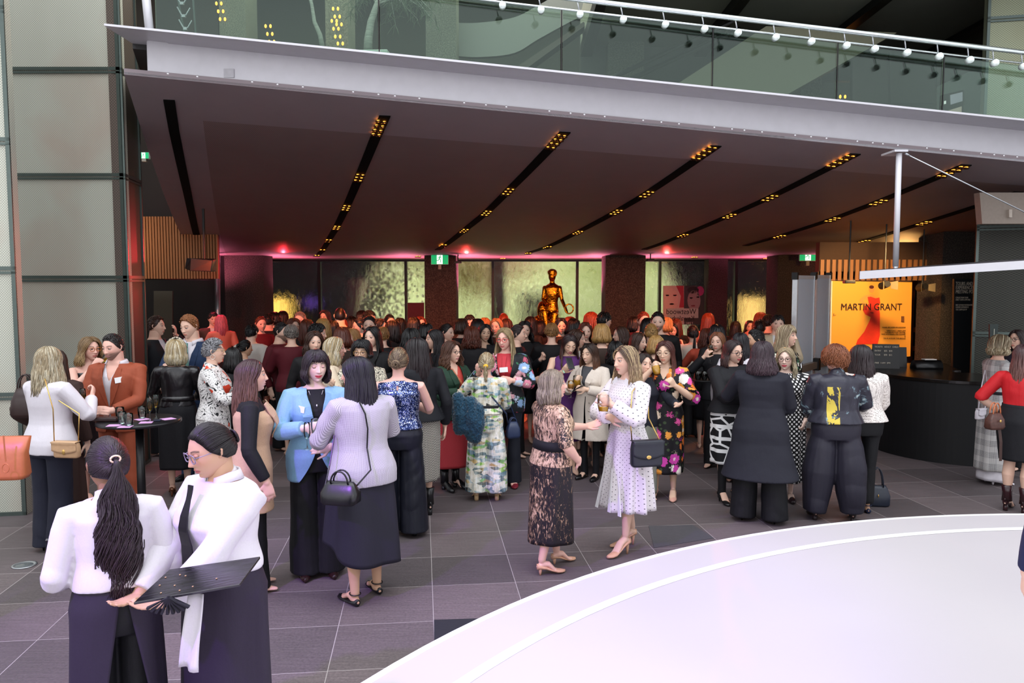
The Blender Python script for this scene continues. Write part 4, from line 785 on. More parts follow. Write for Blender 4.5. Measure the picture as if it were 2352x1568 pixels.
def hair_geo(k, T, h, hi=True, rs=None):
    """T(points)->person frame for head-attached points. h: style dict. returns MB in person frame"""
    rs = rs or np.random.RandomState(3); mb = MB(); st = h.get('style', 'long'); c0 = np.array(srgb(h['c'])[:3]); c1 = np.array(srgb(h.get('c2', h['c']))[:3]); off = h.get('vol', .010)
    fine = h.get('fine', 1.0) if hi else 1.0; dens = (1.0 if hi else .5)*fine*fine; seg = 4
    # cap
    nu, nv = (44, 22) if hi else (28, 14); rec = h.get('recede', 0)
    us = np.linspace(-pi, pi, nu, endpoint=False); rows = []
    for j in range(nv):
        f = j/(nv-1); rows.append([T(sk_pt(u, hairline(u, rec)+(1.50-hairline(u, rec))*f, .003+(off*.55)*min(1, f*3))*k) for u in us])
    mb.loft(rows, 0, True, c0*.85)
    def cl(pts, r0, n=8, m=0, tip=.35, wav=0, wf=3, ph=0, cc=None):
        P_ = np.array(pts, float); t = np.linspace(0, len(P_)-1, n); i = np.minimum(t.astype(int), len(P_)-2); f = (t-i)[:, None]; Q = P_[i]*(1-f)+P_[i+1]*f
        if wav:
            s = np.linspace(0, 1, n); w_ = wav*np.clip(s*1.6-.2, 0, 1); Q = Q+np.stack([w_*np.sin(s*wf*2*pi+ph), w_*np.cos(s*wf*2*pi+ph*1.3), 0*s], 1)
        s = np.linspace(0, 1, n); rr = r0/fine*(.55+.45*np.sin(np.clip(s*1.6, 0, 1)*pi/2))*(1-(1-tip)*np.clip((s-.55)/.45, 0, 1)**1.5); var = rs.uniform(.80, 1.16); mixc = s[:, None]**1.5
        if h.get('streak') and rs.rand() < .35: base = np.array(srgb(h['streak'])[:3]); C = np.tile(base, (n, 1))*var
        else: C = (c0*(1-mixc)+c1*mixc)*var
        mb.tube(Q, np.stack([rr*1.25, rr*.8], 1), seg, m, c=np.clip(C, 0, 1))
    if st in ('long', 'bob', 'mid', 'curly'):
        L = h.get('len', .30); gap = h.get('gap', 1.12); N = int(h.get('n', 420)*dens); part = h.get('part', .0); wav = h.get('wave', .004)*k; curl = h.get('flip', 0)
        for i in range(N):
            s = 1 if rs.rand() < .5 else -1; ue = gap+(pi-gap)*rs.rand()**.9; t = (ue-gap)/(pi-gap); 
            pang = R(50)+R(75)*t**.8+rs.normal(0, .03); a = np.array([math.sin(part)*math.cos(pang)+rs.normal(0, .02), -math.cos(pang), math.sin(pang)]); a = nrm(a)
            oo = off*(.5+.9*rs.rand()); b = dirv(s*ue, R(-8)); pts = [T(sk_dir(slerp(a, b, q), oo*min(1, .35+q*1.6)+.004*math.sin(pi*q))*k) for q in np.linspace(0, 1, 6)]
            if t < .05 and h.get('tuck'): pass
            p = pts[-1].copy(); dn = L*(.88+.2*rs.rand())*k*(1-.0*t); steps = 6; cen = T(np.zeros(3)); o2 = p-cen; o2[2] = 0; o2 = o2/(np.linalg.norm(o2)+1e-9)
            shz = h['_shz']; flare = h.get('flare', .02)*k
            for q in range(1, steps+1):
                f = q/steps; z = p[2]-dn*f; pt = p+o2*(flare*math.sin(f*pi*.75)+curl*f*f*.06*k); pt = np.array([pt[0], pt[1], z])
                if z < shz+.03*k:
                    m_ = min(1, (shz+.03*k-z)/(.07*k)); tgt = (h['_chy'] if pt[1] > cen[1]-.03*k else -h['_chf'])*k; 
                    if abs(pt[1]) < abs(tgt) or pt[1]*tgt < 0: pt[1] = pt[1]*(1-m_)+(tgt+rs.normal(0, .006)*k)*m_
                    pt[0] = np.clip(pt[0], -.115*k, .115*k)
                pts.append(pt)
            if st == 'curly': cl(pts, .0056*k, 22 if hi else 14, wav=.011*k, wf=h.get('wf', 4)*L/.3, ph=rs.rand()*6.28, tip=.5)
            else: cl(pts, (.0066 if hi else .010)*k, 12 if hi else 9, wav=wav, wf=h.get('wf', 1.6), ph=rs.rand()*6.28)
        if h.get('fringe'):
            for i in range(int(100*dens)):
                u1 = rs.uniform(-.95, .95)*1.0; a = dirv(u1*.5, R(72)); b = dirv(u1, R(h.get('fr_v', 22))+rs.normal(0, .03)); cl([T(sk_dir(slerp(a, b, q), off*(.6+.7*rs.rand())+.006*math.sin(q*pi))*k) for q in np.linspace(0, 1, 6)], .0052*k, 8)
    if st in ('bun', 'pony', 'updo'):
        Bu, Bv = h.get('at', (pi, .25)); B = dirv(Bu, Bv); N = int(340*dens)
        for i in range(N):
            u1 = rs.uniform(-pi, pi); v1 = hairline(u1)+.02; a = dirv(u1, v1); f1 = 1.0
            if rs.rand() < .35: v1 = v1+rs.rand()*(1.3-v1); a = dirv(u1, v1)
            cl([T(sk_dir(slerp(a, B, q), off*(.35+.4*rs.rand())+.008*math.sin(q*pi))*k) for q in np.linspace(0, 1, 6)], .0058*k, 9, tip=.9)
        bc = sk_dir(B, .012)
        if st == 'bun' or st == 'updo':
            rb = h.get('bun', .030); ax = B; e1 = nrm(np.cross(ax, (0, 0, 1))); e2 = np.cross(ax, e1)
            for i in range(int(60*dens)+8):
                ph = rs.rand()*6.28; rr = rb*(.35+.6*rs.rand()); pts = []
                for q in np.linspace(0, 3.6, 8): pts.append(T((bc+B*rb*(.2+.8*rs.rand()*.3+.35*(1-rr/rb))+(e1*math.cos(ph+q)+e2*math.sin(ph+q))*rr)*k))
                cl(pts, .0055*k, 10, tip=.8)
        else:
            L = h.get('len', .35); wv = h.get('wave', .006)*k; p0 = T((bc+B*.012)*k); cen = T(np.zeros(3)); o2 = p0-cen; o2[2] = 0; o2 = nrm(o2)
            for i in range(int(h.get('n', 110)*2.6*dens)):
                sp_ = h.get('spread', .035)*k; a_ = rs.rand()*6.28; r_ = math.sqrt(rs.rand()); ox, oy = math.cos(a_)*r_, math.sin(a_)*r_; dn = L*(.72+.33*rs.rand())*k; pts = [p0-o2*.015*k, p0+o2*.02*k+np.array([ox, oy, 0])*.008*k]; phc = (ox+oy)*1.6
                for q in np.linspace(.12, 1, 8):
                    f = min(1, q*2.2)*(1-.35*max(0, q-.6)/.4); pt = p0+o2*(.03*k*(1-q)+.0)+np.array([ox*sp_*f, oy*sp_*f*.6, -dn*q]); 
                    if pt[2] < h['_shz']+.02*k: pt[1] = max(pt[1], (h['_chy']-.005)*k+oy*sp_*f*.4)
                    pts.append(pt)
                cl(pts, .0048*k, 26 if hi else 10, wav=wv*rs.uniform(.5, 1.3), wf=h.get('wf', 3), ph=phc+rs.normal(0, .3), tip=.4)
    if st in ('short', 'pixie'):
        L = h.get('len', .045); N = int(h.get('n', 620)*dens); fl = h.get('flow', 'down')
        for i in range(N):
            u1 = rs.uniform(-pi, pi); hl = hairline(u1, rec)+.03; f = rs.rand()**.7; v1 = hl+(1.45-hl)*f; a = dirv(u1, v1); ll = L*(.7+.5*rs.rand())*(1 if v1 > .3 else h.get('sides', .6))/HC
            if fl == 'up': b = nrm(a+np.array([.12*rs.normal(), .75*ll, .30*ll])); lift = .007; 
            elif fl == 'side': b = nrm(a+np.array([h.get('dir', 1)*.9*ll, -.15*ll, -.25*ll])); lift = .010
            else: tg = dirv(u1, -1.2); b = slerp(a, tg, min(1, ll*.75)); lift = .008
            cl([T(sk_dir(slerp(a, b, q), off*(.45+.5*rs.rand())+lift*math.sin(q*pi*.6)*(1 if v1 > .5 else .35))*k) for q in np.linspace(0, 1, 4)], .0055*k, 6, tip=.4, wav=h.get('wave', 0)*k, wf=1.2, ph=rs.rand()*6)
    return mb
M_skin = Nt('skin', '#e8c0a8', .5, spec=.35); a = M_skin.n('Attribute', attribute_name='Col'); M_skin.l(a.outputs['Color'], M_skin.b.inputs['Base Color']); M_skin.set('Subsurface Weight', .0)
n = M_skin.noise(M_skin.coord(), 180, 3); M_skin.bump(n, .05, .002); M_skin = M_skin.m
M_eye = Nt('eye', '#ffffff', .12); a = M_eye.n('Attribute', attribute_name='Col'); M_eye.l(a.outputs['Color'], M_eye.b.inputs['Base Color']); M_eye = M_eye.m
def m_hair():
    t = Nt('hair', '#ffffff', .42, spec=.45); a = t.n('Attribute', attribute_name='Col'); oi = t.n('ObjectInfo'); n = t.noise(t.coord((140, 140, 16)), 1, 4, .6)
    c = t.mix(.75, a.outputs['Color'], t.ramp(n, [(.32, '#5a5a5a'), (.7, '#e8e8e8')]), 'MULTIPLY'); c = t.mix(1.0, c, '#ffffff', 'MULTIPLY'); g = t.n('Gamma'); g.inputs[1].default_value = .88; t.l(c, g.inputs[0]); t.l(t.mix(1.0, g.outputs[0], oi.outputs['Color'], 'MULTIPLY'), t.b.inputs['Base Color']); t.bump(n, .35, .003); return t.m
M_hair = m_hair()
# ---- deferred voxel skins
JOBS = []
def job(name, mb, mats, parent, vox, sm=3, post=None, pc=False, wr=None, color=None, solid=None):
    V, F, M, C = mb.arrays(); me = mesh_from(name, V, F, None, None, True); o = link(name, me, mats, parent)
    m = o.modifiers.new('r', 'REMESH'); m.mode = 'VOXEL'; m.voxel_size = vox; m.use_smooth_shade = True
    if sm: s = o.modifiers.new('s', 'SMOOTH'); s.factor = .5; s.iterations = sm
    JOBS.append((o, post, pc, wr, solid)); return o
def wrinkle(V, N, amp, freq, seed):
    rs = np.random.RandomState(seed); d = np.zeros(len(V)); W = V+.03*np.sin(V[:, [1, 2, 0]]*17+seed)
    for i in range(5):
        k_ = rs.normal(0, 1, 3); k_[2] *= .45; k_ = k_/np.linalg.norm(k_)*freq*(.6+.5*i); s = np.sin(W@k_+rs.rand()*6.28+1.5*np.sin(W@rs.normal(0, freq*.35, 3))); d += (s-.45*s*s)*(1/(1+.5*i))
    return V+N*(np.maximum(d, -.55)*amp*.5+amp*.18)[:, None]
def run_jobs():
    dg = bpy.context.evaluated_depsgraph_get(); out = []
    for o, post, pc, wr, solid in JOBS:
        me = bpy.data.meshes.new_from_object(o.evaluated_get(dg)); nv = len(me.vertices); V = np.zeros(nv*3); me.vertices.foreach_get('co', V); V = V.reshape(-1, 3)
        N = np.zeros(nv*3); me.vertices.foreach_get('normal', N); N = N.reshape(-1, 3); npoly = len(me.polygons); ls = np.zeros(npoly, int); lt = np.zeros(npoly, int); me.polygons.foreach_get('loop_start', ls); me.polygons.foreach_get('loop_total', lt)
        li = np.zeros(len(me.loops), int); me.loops.foreach_get('vertex_index', li); F = [tuple(li[a:a+b]) for a, b in zip(ls.tolist(), lt.tolist())]; bpy.data.meshes.remove(me); out.append((o, V, N, F, post, pc, wr, solid))
    for o, V, N, F, post, pc, wr, solid in out:
        mats = list(o.data.materials); old = o.data; o.modifiers.clear(); M = None; C = None; U0 = V.copy()
        if wr: V = wrinkle(V, N, *wr)
        if post:
            V, F, M, C = post(V, F, N)
        me = mesh_from(old.name, V, F, M, C, True, pc); o.data = me
        for m in mats: me.materials.append(m)
        bpy.data.meshes.remove(old)
        if solid: m = o.modifiers.new('thickness', 'SOLIDIFY'); m.thickness = solid; m.offset = -1
    JOBS.clear()
def cutter(gfun, vox):
    """drop the cloth where gfun(V)<0 and snap the rim to gfun=0"""
    def post(V, F, N):
        g = gfun(V); keep = [f for f in F if max(g[list(f)]) > 0]; 
        bad = g < 0; idx = np.where(bad)[0]; P_ = V[idx].copy(); e = 1e-4
        for _ in range(4):
            g0 = gfun(P_); gr = np.stack([(gfun(P_+np.eye(3)[i]*e)-g0)/e for i in range(3)], 1); gr[:, 1] = 0; st = g0/(np.sum(gr*gr, 1)+1e-9); stp = gr*st[:, None]; ln = np.linalg.norm(stp, axis=1, keepdims=True); stp *= np.minimum(1, vox*1.2/(ln+1e-9)); P_ = P_-stp
        V = V.copy(); V[idx] = P_; used = sorted({i for f in keep for i in f}); mp = {a: b for b, a in enumerate(used)}
        return V[used], [tuple(mp[i] for i in f) for f in keep], None, None
    return post
ARMS = {  # wrist (x out to the side, y, z) for H=1.65; finger dir; palm normal; curl; pole   (x mirrored by side)
 'down': ((.25, .00, .82), (.0, -.15, -1), (-1, -.1, 0), .35, (.3, 1, 0)),
 'clasp': ((.075, -.25, .98), (-.85, -.4, .1), (-.2, .9, -.3), .55, (1, .5, -.6)),
 'clasph': ((.085, -.27, 1.13), (-.8, -.5, .15), (-.3, .8, -.2), .6, (1, .4, -.8)),
 'glass': ((.13, -.30, 1.13), (-.45, -.85, .25), (-.85, .45, .1), .95, (.8, .5, -1)),
 'glasshi': ((.14, -.27, 1.22), (-.4, -.6, .7), (-.85, .45, .1), .95, (.8, .4, -1)),
 'drink': ((.105, -.235, 1.365), (-.55, -.25, .75), (-.7, .7, .1), .95, (.9, -.2, -1)),
 'out': ((.17, -.42, 1.12), (-.1, -1, .15), (-.6, 0, .8), .35, (.8, .4, -1)),
 'gest': ((.24, -.33, 1.20), (.0, -.75, .65), (-.6, .3, .7), .35, (.8, .4, -1)),
 'cross': ((-.05, -.21, 1.10), (-1, .1, .1), (0, 1, 0), .5, (1, -.2, -.5)),
 'phone': ((.09, -.30, 1.22), (-.5, -.6, .6), (-.4, .8, .5), .7, (.9, .3, -1)),
 'pocket': ((.20, -.04, .88), (-.3, -.4, -.9), (-.9, .2, 0), .5, (.6, 1, 0)),
 'tray': ((.16, -.40, 1.02), (-.3, -1, .1), (0, 0, 1), .15, (.8, .5, -1)),
 'face': ((.16, -.16, 1.42), (-.5, -.3, .8), (-.5, .8, 0), .4, (.9, -.2, -1)),
 'hip': ((.235, -.10, .95), (-.6, -.6, -.3), (-.7, .6, 0), .5, (.9, .8, 0)),
 'strap': ((.14, -.17, 1.22), (-.5, -.3, .8), (-.3, .9, .2), 1.1, (.7, .2, -1)),
}
SKINS = {'fair': (.78, .50, .38), 'pale': (.84, .60, .50), 'tan': (.62, .37, .24), 'olive': (.66, .42, .29), 'brown': (.30, .16, .09), 'asian': (.76, .50, .36), 'rosy': (.80, .47, .38)}
class Person:
    def __init__(s, px, top, Y, yaw=0, head=(0, 0), hair=None, skin='fair', male=False, build=1.0, arms=('down', 'down'), label='', face=None, hi=True, H=None, seed=0, name='person', group=None, lean=0, stance=.075, feet=(0, 0), shoe=None, heel=.0, hscale=1.0, vox=None, covered=False, root_xy=None):
        T = P(px, top, Y); s.H = H or T.z; s.k = s.H/1.65; s.hi = hi; s.male = male; s.w = build; s.rs = np.random.RandomState(seed+11); s.seed = seed
        yaw = yaw-math.degrees(math.atan((px-1176)/FPX)); s.root = empty(name, (T.x, T.y, 0) if root_xy is None else root_xy, R(yaw), label, 'person', group); s.root.rotation_euler = (R(lean), 0, R(yaw)); s.tab = TM if male else TF; s.vox = vox or (.0075 if Y < 7.2 else .009 if hi else .016)
        H_ = s.H; k = s.k; skin_c = np.array(SKINS[skin] if isinstance(skin, str) else skin); s.skin = skin_c; s.stance = stance
        # joints
        shx = (.105 if not male else .125)*H_*(.5+.5*build); s.S = {1: np.array([shx, .008*H_, .800*H_]), -1: np.array([-shx, .008*H_, .800*H_])}
        s.arm = {}; s.grip = {}; mb = MB(); kk = [1.0, 1.0]
        tops = [(.475, .085, .055, .004)]+[t for t in s.tab if t[0] >= .50]
        mb.loft([sring(t[0]*H_, t[1]*H_*(build if t[0] < .83 else 1)*(.91 if covered and t[0] < .70 else .95 if t[0] < .83 else 1), t[2]*H_*(build if t[0] < .83 else 1)*(.90 if covered and t[0] < .70 else .95 if t[0] < .83 else 1), t[3]*H_) for t in tops])
        for i, sd in enumerate((1, -1)):
            a = arms[i]; a = ARMS[a] if isinstance(a, str) else a; W, d, n, cu, po = a; m = np.array([sd, 1, 1]); W = np.array(W)*m*k; W[0] += sd*(build-1)*.06*k; d = np.array(d)*m; n = np.array(n)*m; po = np.array(po)*m
            E, W = ik(s.S[sd], W, .172*H_, .150*H_, po); s.arm[sd] = (s.S[sd], E, W)
            r = H_*(.5+.5*build); path = [s.S[sd]+(-sd*.02*H_, 0, -.002*H_), s.S[sd], s.S[sd]*.6+E*.4, E*.9+s.S[sd]*.1, E*.93+W*.07, E*.7+W*.3, W]
            mb.tube(path, np.array([.024, .026, .026, .0235, .0235, .0235, .0155])*r*(1.08 if male else 1), 12, round_=True); s.grip[sd] = hand(mb, W, d, n, sd, k*(1.08 if male else 1), cu); s.hd = getattr(s, 'hd', {}); s.hd[sd] = (d, n)
        s.ank = {}
        for sd in (1, -1):
            hp = np.array([sd*.052*H_, .004*H_, .49*H_]); fy = feet[0 if sd == 1 else 1]; an = np.array([sd*stance*k*(build**.5), .03*k+fy*k, .048*H_+heel*k]); kn = (hp+an)/2+(0, -.012*H_, .01*H_); s.ank[sd] = an
            mb.tube([hp+(0, 0, .03*H_), hp, hp*.6+kn*.4, kn, kn*.65+an*.35+(0, .010*H_, 0), an*.75+kn*.25, an], np.array([.050, .052, .045, .030, .0315, .021, .0175])*H_*(.6+.4*build)*(.78 if covered else 1), 14, round_=True)
            hz = heel; toe = an+(sd*.02*k, -.165*k, -.048*H_-heel*k+.022*k); bl = an+(sd*.012*k, -.11*k, -.048*H_-heel*k+.030*k); hl = an+(0, .028*k, -.030*H_); 
            mb.tube([hl, an+(0, -.01*k, -.022*H_), (an+bl)/2+(0, 0, .006*k), bl, toe], np.array([(.022, .020), (.030, .030), (.034, .024), (.038, .016), (.022, .010)])*k, 12, round_=True)
        # head placement
        hk = k*hscale*(1.0 if not male else 1.03)*.5+.5*hscale; s.hk = hk; zc = H_-(HC+.010)*hk; pitch, = (head[1],); hy = R(head[0]); 
        Rm = rotm((0, 0, 1), hy) @ rotm((1, 0, 0), R(head[1])) @ rotm((0, 1, 0), R(head[2]) if len(head) > 2 else 0); piv = np.array([0, .012*H_, H_*.865]); cen0 = np.array([0, -.008*H_, zc])
        s.T = lambda p: Rm @ (np.asarray(p, float)+cen0-piv)+piv if np.ndim(p) == 1 else (np.asarray(p)+cen0-piv) @ Rm.T+piv
        s.Rm = Rm; s.neckz = .845*H_
        fo = dict(face or {}); fo['skin'] = skin_c; fo['male'] = male; 
        if hair and 'brow' not in fo: fo['brow'] = np.array(srgb(hair['c'])[:3])*.35+.01
        if skin == 'asian': fo.setdefault('eyes', .75)
        # neck towards the head
        hb = s.T((0, .022*hk, -.075*hk)); mb.tube([(0, .012*H_, .815*H_), (0, .010*H_, .85*H_), hb*.6+np.array([0, .008*H_, .87*H_])*.4, hb+(0, 0, .03)], np.array([.038, .0295, .028, .029])*H_*(1.12 if male else 1), 14)
        HV, HF, HM, HCo = head_geo(hk, fo, hi); HVp = s.T(HV)
        def post(V, F, N):
            n0 = len(V); C = np.tile(skin_c, (n0, 1)); FF = F+[tuple(i+n0 for i in f) for f in HF]; return np.vstack([V, HVp]), FF, [0]*len(F)+HM, np.vstack([C, HCo])
        s.body = job('body', mb, [M_skin, M_eye], s.root, s.vox*.85 if hi else s.vox, 2, post)
        s.hair = None
        if hair:
            h = dict(hair); h['_shz'] = .80*H_; h['_chy'] = h.get('chy', .075)*build; h['_chf'] = h.get('chf', .125)*build
            s.hair = mk('hair', hair_geo(hk, s.T, h, hi, s.rs), [M_hair], s.root, True, col=True)
        s.shoes(shoe, heel) if shoe else None
        if s.hi and fo.get('glasses'): s.glasses(fo['glasses'])
        for e in (face or {}).get('earrings', []) and [1] or []: s.earrings(face['earrings'])
    def z(s, f): return f*s.H
    def ring(s, f, ease=.0, seg=40, e=2.3, sx=1, sy=1):
        rx, ry, cy = interp(s.tab, f); b = s.w if f < .83 else 1; H = s.H
        return sring(f*H, rx*H*b*sx+ease*s.k, ry*H*b*sy+ease*s.k, cy*H, seg, e)
    def top(s, name, mat, z0=.50, z1=.835, ease=.012, flare=0, sleeve=1.0, sl_ease=.010, cuff=None, cut=None, wr=.005, wf=26, waist=0, tucked=False, pc=True, vox=None, solid=None, collar=0, bust=1.0, drop=0):
        H, k = s.H, s.k; mb = MB(); fs = np.linspace(z0, z1, 16); rings = []
        for f in fs:
            t = (z1-f)/(z1-z0); ee = ease+flare*max(0, (t-.45)/.55)**1.3+waist*math.exp(-((f-.635)/.03)**2)
            if f > .80: ee = min(ee, .013 if ease < .016 else .022)
            if sleeve == 0 and f > .77: ee = min(ee, .003)
            if tucked: ee = ee+.018*math.exp(-((f-z0-.03)/.03)**2)
            rings.append(s.ring(f, ee))
        mb.loft(rings)
        if collar: mb.tube([(0, .011*H, .825*H), (0, .008*H, .845*H), (0, .004*H, (.845+collar)*H)], np.array([(.052, .048), (.041, .043), (.040, .042)])*H*(1.1 if s.male else 1), 20)
        for sd in (1, -1):
            S, E, W = s.arm[sd]; n = 9; r = H*(.5+.5*s.w); sl = sleeve if np.isscalar(sleeve) else sleeve[0 if sd == 1 else 1]
            if not sl: continue
            S0 = S+np.array([-sd*.03*H, 0, -.002*H]); pts = [S0, S+np.array([0, 0, -.004*H])]; rad = [.036, .036]
            for t, q in [(.25, .033), (.5, .0305), (.75, .0285), (.95, .028), (1.05, .0275), (1.3, .0265), (1.6, .0235), (1.9, .019)]:
                if t/1.93 > sl+.02: break
                pts.append(S+(E-S)*t if t <= 1 else E+(W-E)*(t-1)); rad.append(q)
            rad = np.array(rad)*r+sl_ease*k*np.linspace(.35, 1, len(rad))
            if cuff is not None: rad[-1] += cuff*k; rad[-2] += cuff*.5*k
            pts = np.array(pts); mb.tube(pts, rad, 14)
        post = cutter(cut, vox or s.vox) if cut else None
        s.outer = job(name, mb, mat if isinstance(mat, list) else [mat], s.root, vox or s.vox, 3, post, pc, (wr*k, wf, s.seed+3), solid=solid); return s.outer
    def skirt(s, name, mat, z0=.63, z1=.25, hem=(.16, .14), ease=.012, folds=(9, .008), straight=0, hemf=None, seg=96, n=26, sharp=0, yoff=0, sway=0, top_sx=1, slit=None):
        """z0 waist fraction, z1 hem fraction of H; hem = half width/depth in m at H=1.65"""
        H, k = s.H, s.k; mb = MB(); rings = []; a = np.linspace(0, 2*pi, seg, endpoint=False); ph = s.rs.rand()*6
        hipf = .53
        for i in range(n):
            t = i/(n-1); f = z0+(z1-z0)*t
            if f > hipf: rx, ry, cy = interp(s.tab, f); rx, ry, cy = rx*H*s.w*top_sx+ease*k, ry*H*s.w+ease*k, cy*H
            else:
                rx0, ry0, cy = interp(s.tab, hipf); q = (hipf-f)/(hipf-z1); rx = (rx0*H*s.w+ease*k)*(1-q)+hem[0]*k*q; ry = (ry0*H*s.w+ease*k)*(1-q)+hem[1]*k*q; cy = cy*H+yoff*k*q
            if slit: g_ = slit[1]+(slit[2]-slit[1])*t; a = np.linspace(slit[0]+g_, slit[0]+2*pi-g_, seg)
            amp = folds[1]*k*min(1, max(0, (z0-f)/.18))**1.2; w_ = np.sin(a*folds[0]+ph+.9*np.sin(a*2+t)); w2 = np.sin(a*(folds[0]*.53)+ph*2)
            if sharp: w_ = np.sign(w_)*np.abs(w_)**.6
            rr = 1+(amp*(w_+.5*w2))/max(rx, .01); z = np.full(seg, f*H)
            if hemf is not None: z = z0*H+(hemf(a)*H-z0*H)*t if True else z
            rings.append(np.stack([rx*np.cos(a)*rr+sway*t*k, cy+ry*np.sin(a)*rr, z], 1))
        mb.loft(rings, cap=False, closed=slit is None); me = mk(name, mb, mat, s.root, True, pc=True); m = me.modifiers.new('thickness', 'SOLIDIFY'); m.thickness = .004; m.offset = -1; return me
    def trousers(s, name, mat, z0=.62, hem=.075, knee=.062, ease=.010, length=.025, wr=.006, wide=1.0, mid=0, pc=False, wf=20):
        H, k = s.H, s.k; mb = MB(); mb.loft([s.ring(f, ease) for f in np.linspace(.47, z0, 9)])
        for sd in (1, -1):
            an = s.ank[sd]; hp = np.array([sd*.054*H*s.w, .004*H, .50*H]); kn = (hp+an)/2+np.array([0, -.010*H, 0]); he = an.copy(); he[2] = length*H; he[1] -= .02*k
            b = .6+.4*s.w; pts = [hp+(0, 0, .03*H), hp, hp*.65+kn*.35, kn, kn*.5+he*.5, he]; mb.tube(pts, np.array([(.054*H*b, .062*H*b), (.056*H*b, .064*H*b), ((.052*H*b+knee*k)/2+mid*k, (.056*H*b+knee*k)/2+.008*k+mid*k), (knee*k+mid*k, knee*k*1.05+mid*k), ((knee+hem)/2*k+mid*k*.8, (knee+hem)/2*k*1.05+mid*k*.8), (hem*k, hem*k*1.15)]), 18)
        return job(name, mb, [mat], s.root, s.vox*1.1, 3, None, pc, (wr*k, wf, s.seed+5))
    def shoes(s, kind, heel, ):
        k = s.k; kind, mat = kind
        for sd in (1, -1):
            an = s.ank[sd]; mb = MB(); g0 = an[2]-.048*s.H-heel*k; ax = np.array([sd*.11, -1, 0]); ax = nrm(ax); lat = np.array([ax[1], -ax[0], 0]); hx = an+(0, .045*k, 0); hx[2] = 0
            L = .245*k if not s.male else .285*k; rings = []; topz = {'pump': (.050, .034, .026, .038, .020), 'flat': (.050, .034, .026, .036, .020), 'boot': (.075, .085, .080, .055, .034), 'loafer': (.062, .060, .056, .050, .032), 'sandal': (.05, .012, .012, .02, .014)}[kind]
            for t, w_, tz, b_ in zip((0, .02, .12, .3, .5, .7, .85, .96, 1.0), (.012, .022, .030, .031, .033, .040, .036, .020, .006), np.interp((0, .02, .12, .3, .5, .7, .85, .96, 1), (0, .3, .5, .75, 1), topz), (1, 1, 1, .85, .45, .05, 0, .02, .05)):
                bz = heel*k*b_; c = hx+ax*L*t; hgt = tz*k; rings.append([(c+lat*w_*k*math.cos(a_)*(1 if math.sin(a_) < .2 else .85))*np.array([1, 1, 0])+np.array([0, 0, bz+.004+hgt*.5*(1+math.sin(a_))]) for a_ in np.linspace(0, 2*pi, 14, endpoint=False)])
            mb.loft(rings)
            if heel > .012:
                hb = hx+ax*.03*k; r1 = .022 if kind != 'pump' else .016; r2 = r1 if kind in ('boot', 'sandal', 'loafer') else .0065
                if kind == 'sandal': r1 = r2 = .024
                mb.tube([hb+(0, 0, heel*k+.012), hb+(0, 0, heel*k*.5), hb+(0, 0, .001)], np.array([r1, (r1+r2)/2, r2])*k, 10)
            if kind == 'boot': mb.tube([an+(0, 0, -.03*k), an+(0, 0, .05*k), an+(0, .006, .13*k)], np.array([.047, .042, .052])*k, 14)
            if kind in ('sandal', 'flat'): mb.tube([an+np.array([math.cos(a_)*.036*k, math.sin(a_)*.042*k, .0]) for a_ in np.linspace(0, 2*pi, 16)], .004*k, 6)
            mk('shoe', mb, mat, s.root, True)
    def glasses(s, spec):
        col, rw, rh = spec; mb = MB(); hk = s.hk
        for sd in (-1, 1):
            pts = [s.T(np.array([sd*.033+rw*math.copysign(abs(math.cos(a_))**.75, math.cos(a_)), -.098+.004*abs(math.cos(a_)), .006+rh*math.copysign(abs(math.sin(a_))**.75, math.sin(a_))])*hk) for a_ in np.linspace(0, 2*pi, 22)]; mb.tube(pts, .0024*hk if col != '#c9a97a' else .0016*hk, 6)
            mb.tube([s.T(np.array(p)*hk) for p in ((sd*(.033+rw), -.094, .012), (sd*.074, -.06, .014), (sd*.079, .008, .012))], .002*hk, 6)
        mb.tube([s.T(np.array(p)*hk) for p in ((-.012, -.100, .010), (0, -.104, .013), (.012, -.100, .010))], .002*hk, 6)
        mk('glasses', mb, plain(col, .25, .1, name='frame'), s.root, True)
    def earrings(s, spec):
        col, r, kind = spec
        for sd in (-1, 1):
            mb = MB()
            if kind == 'hoop': mb.tube([s.T(np.array([sd*.080, .004+r*math.sin(a_), -.024-r+r*math.cos(a_)])*s.hk) for a_ in np.linspace(0, 2*pi, 20)], .0022*s.hk, 6)
            else: mb.ell(s.T(np.array([sd*.081, .004, -.03])*s.hk), (r, r, r*1.6), 8, 6)
            mk('earring', mb, plain(col, .25, .8, name='jewellery'), s.root, True)
    def belt(s, name, mat, f, h=.045, ease=.02):
        mb = MB(); mb.loft([s.ring(f+d, e) for d, e in ((-h/2/1.65, ease-.01), (-h/2/1.65, ease), (h/2/1.65, ease), (h/2/1.65, ease-.01))]); return mk(name, mb, mat, s.root, True)
    def surf(s, x, f, ease=.02, back=False):   # point on the torso surface at lateral x, height fraction f
        rx, ry, cy = interp(s.tab, f); b = s.w; rx = rx*s.H*b+ease*s.k; ry = ry*s.H*b+ease*s.k; u_ = min(.999, abs(x)/rx); y = ry*(1-u_**2.3)**(1/2.3); return np.array([x, cy*s.H+(y if back else -y), f*s.H])
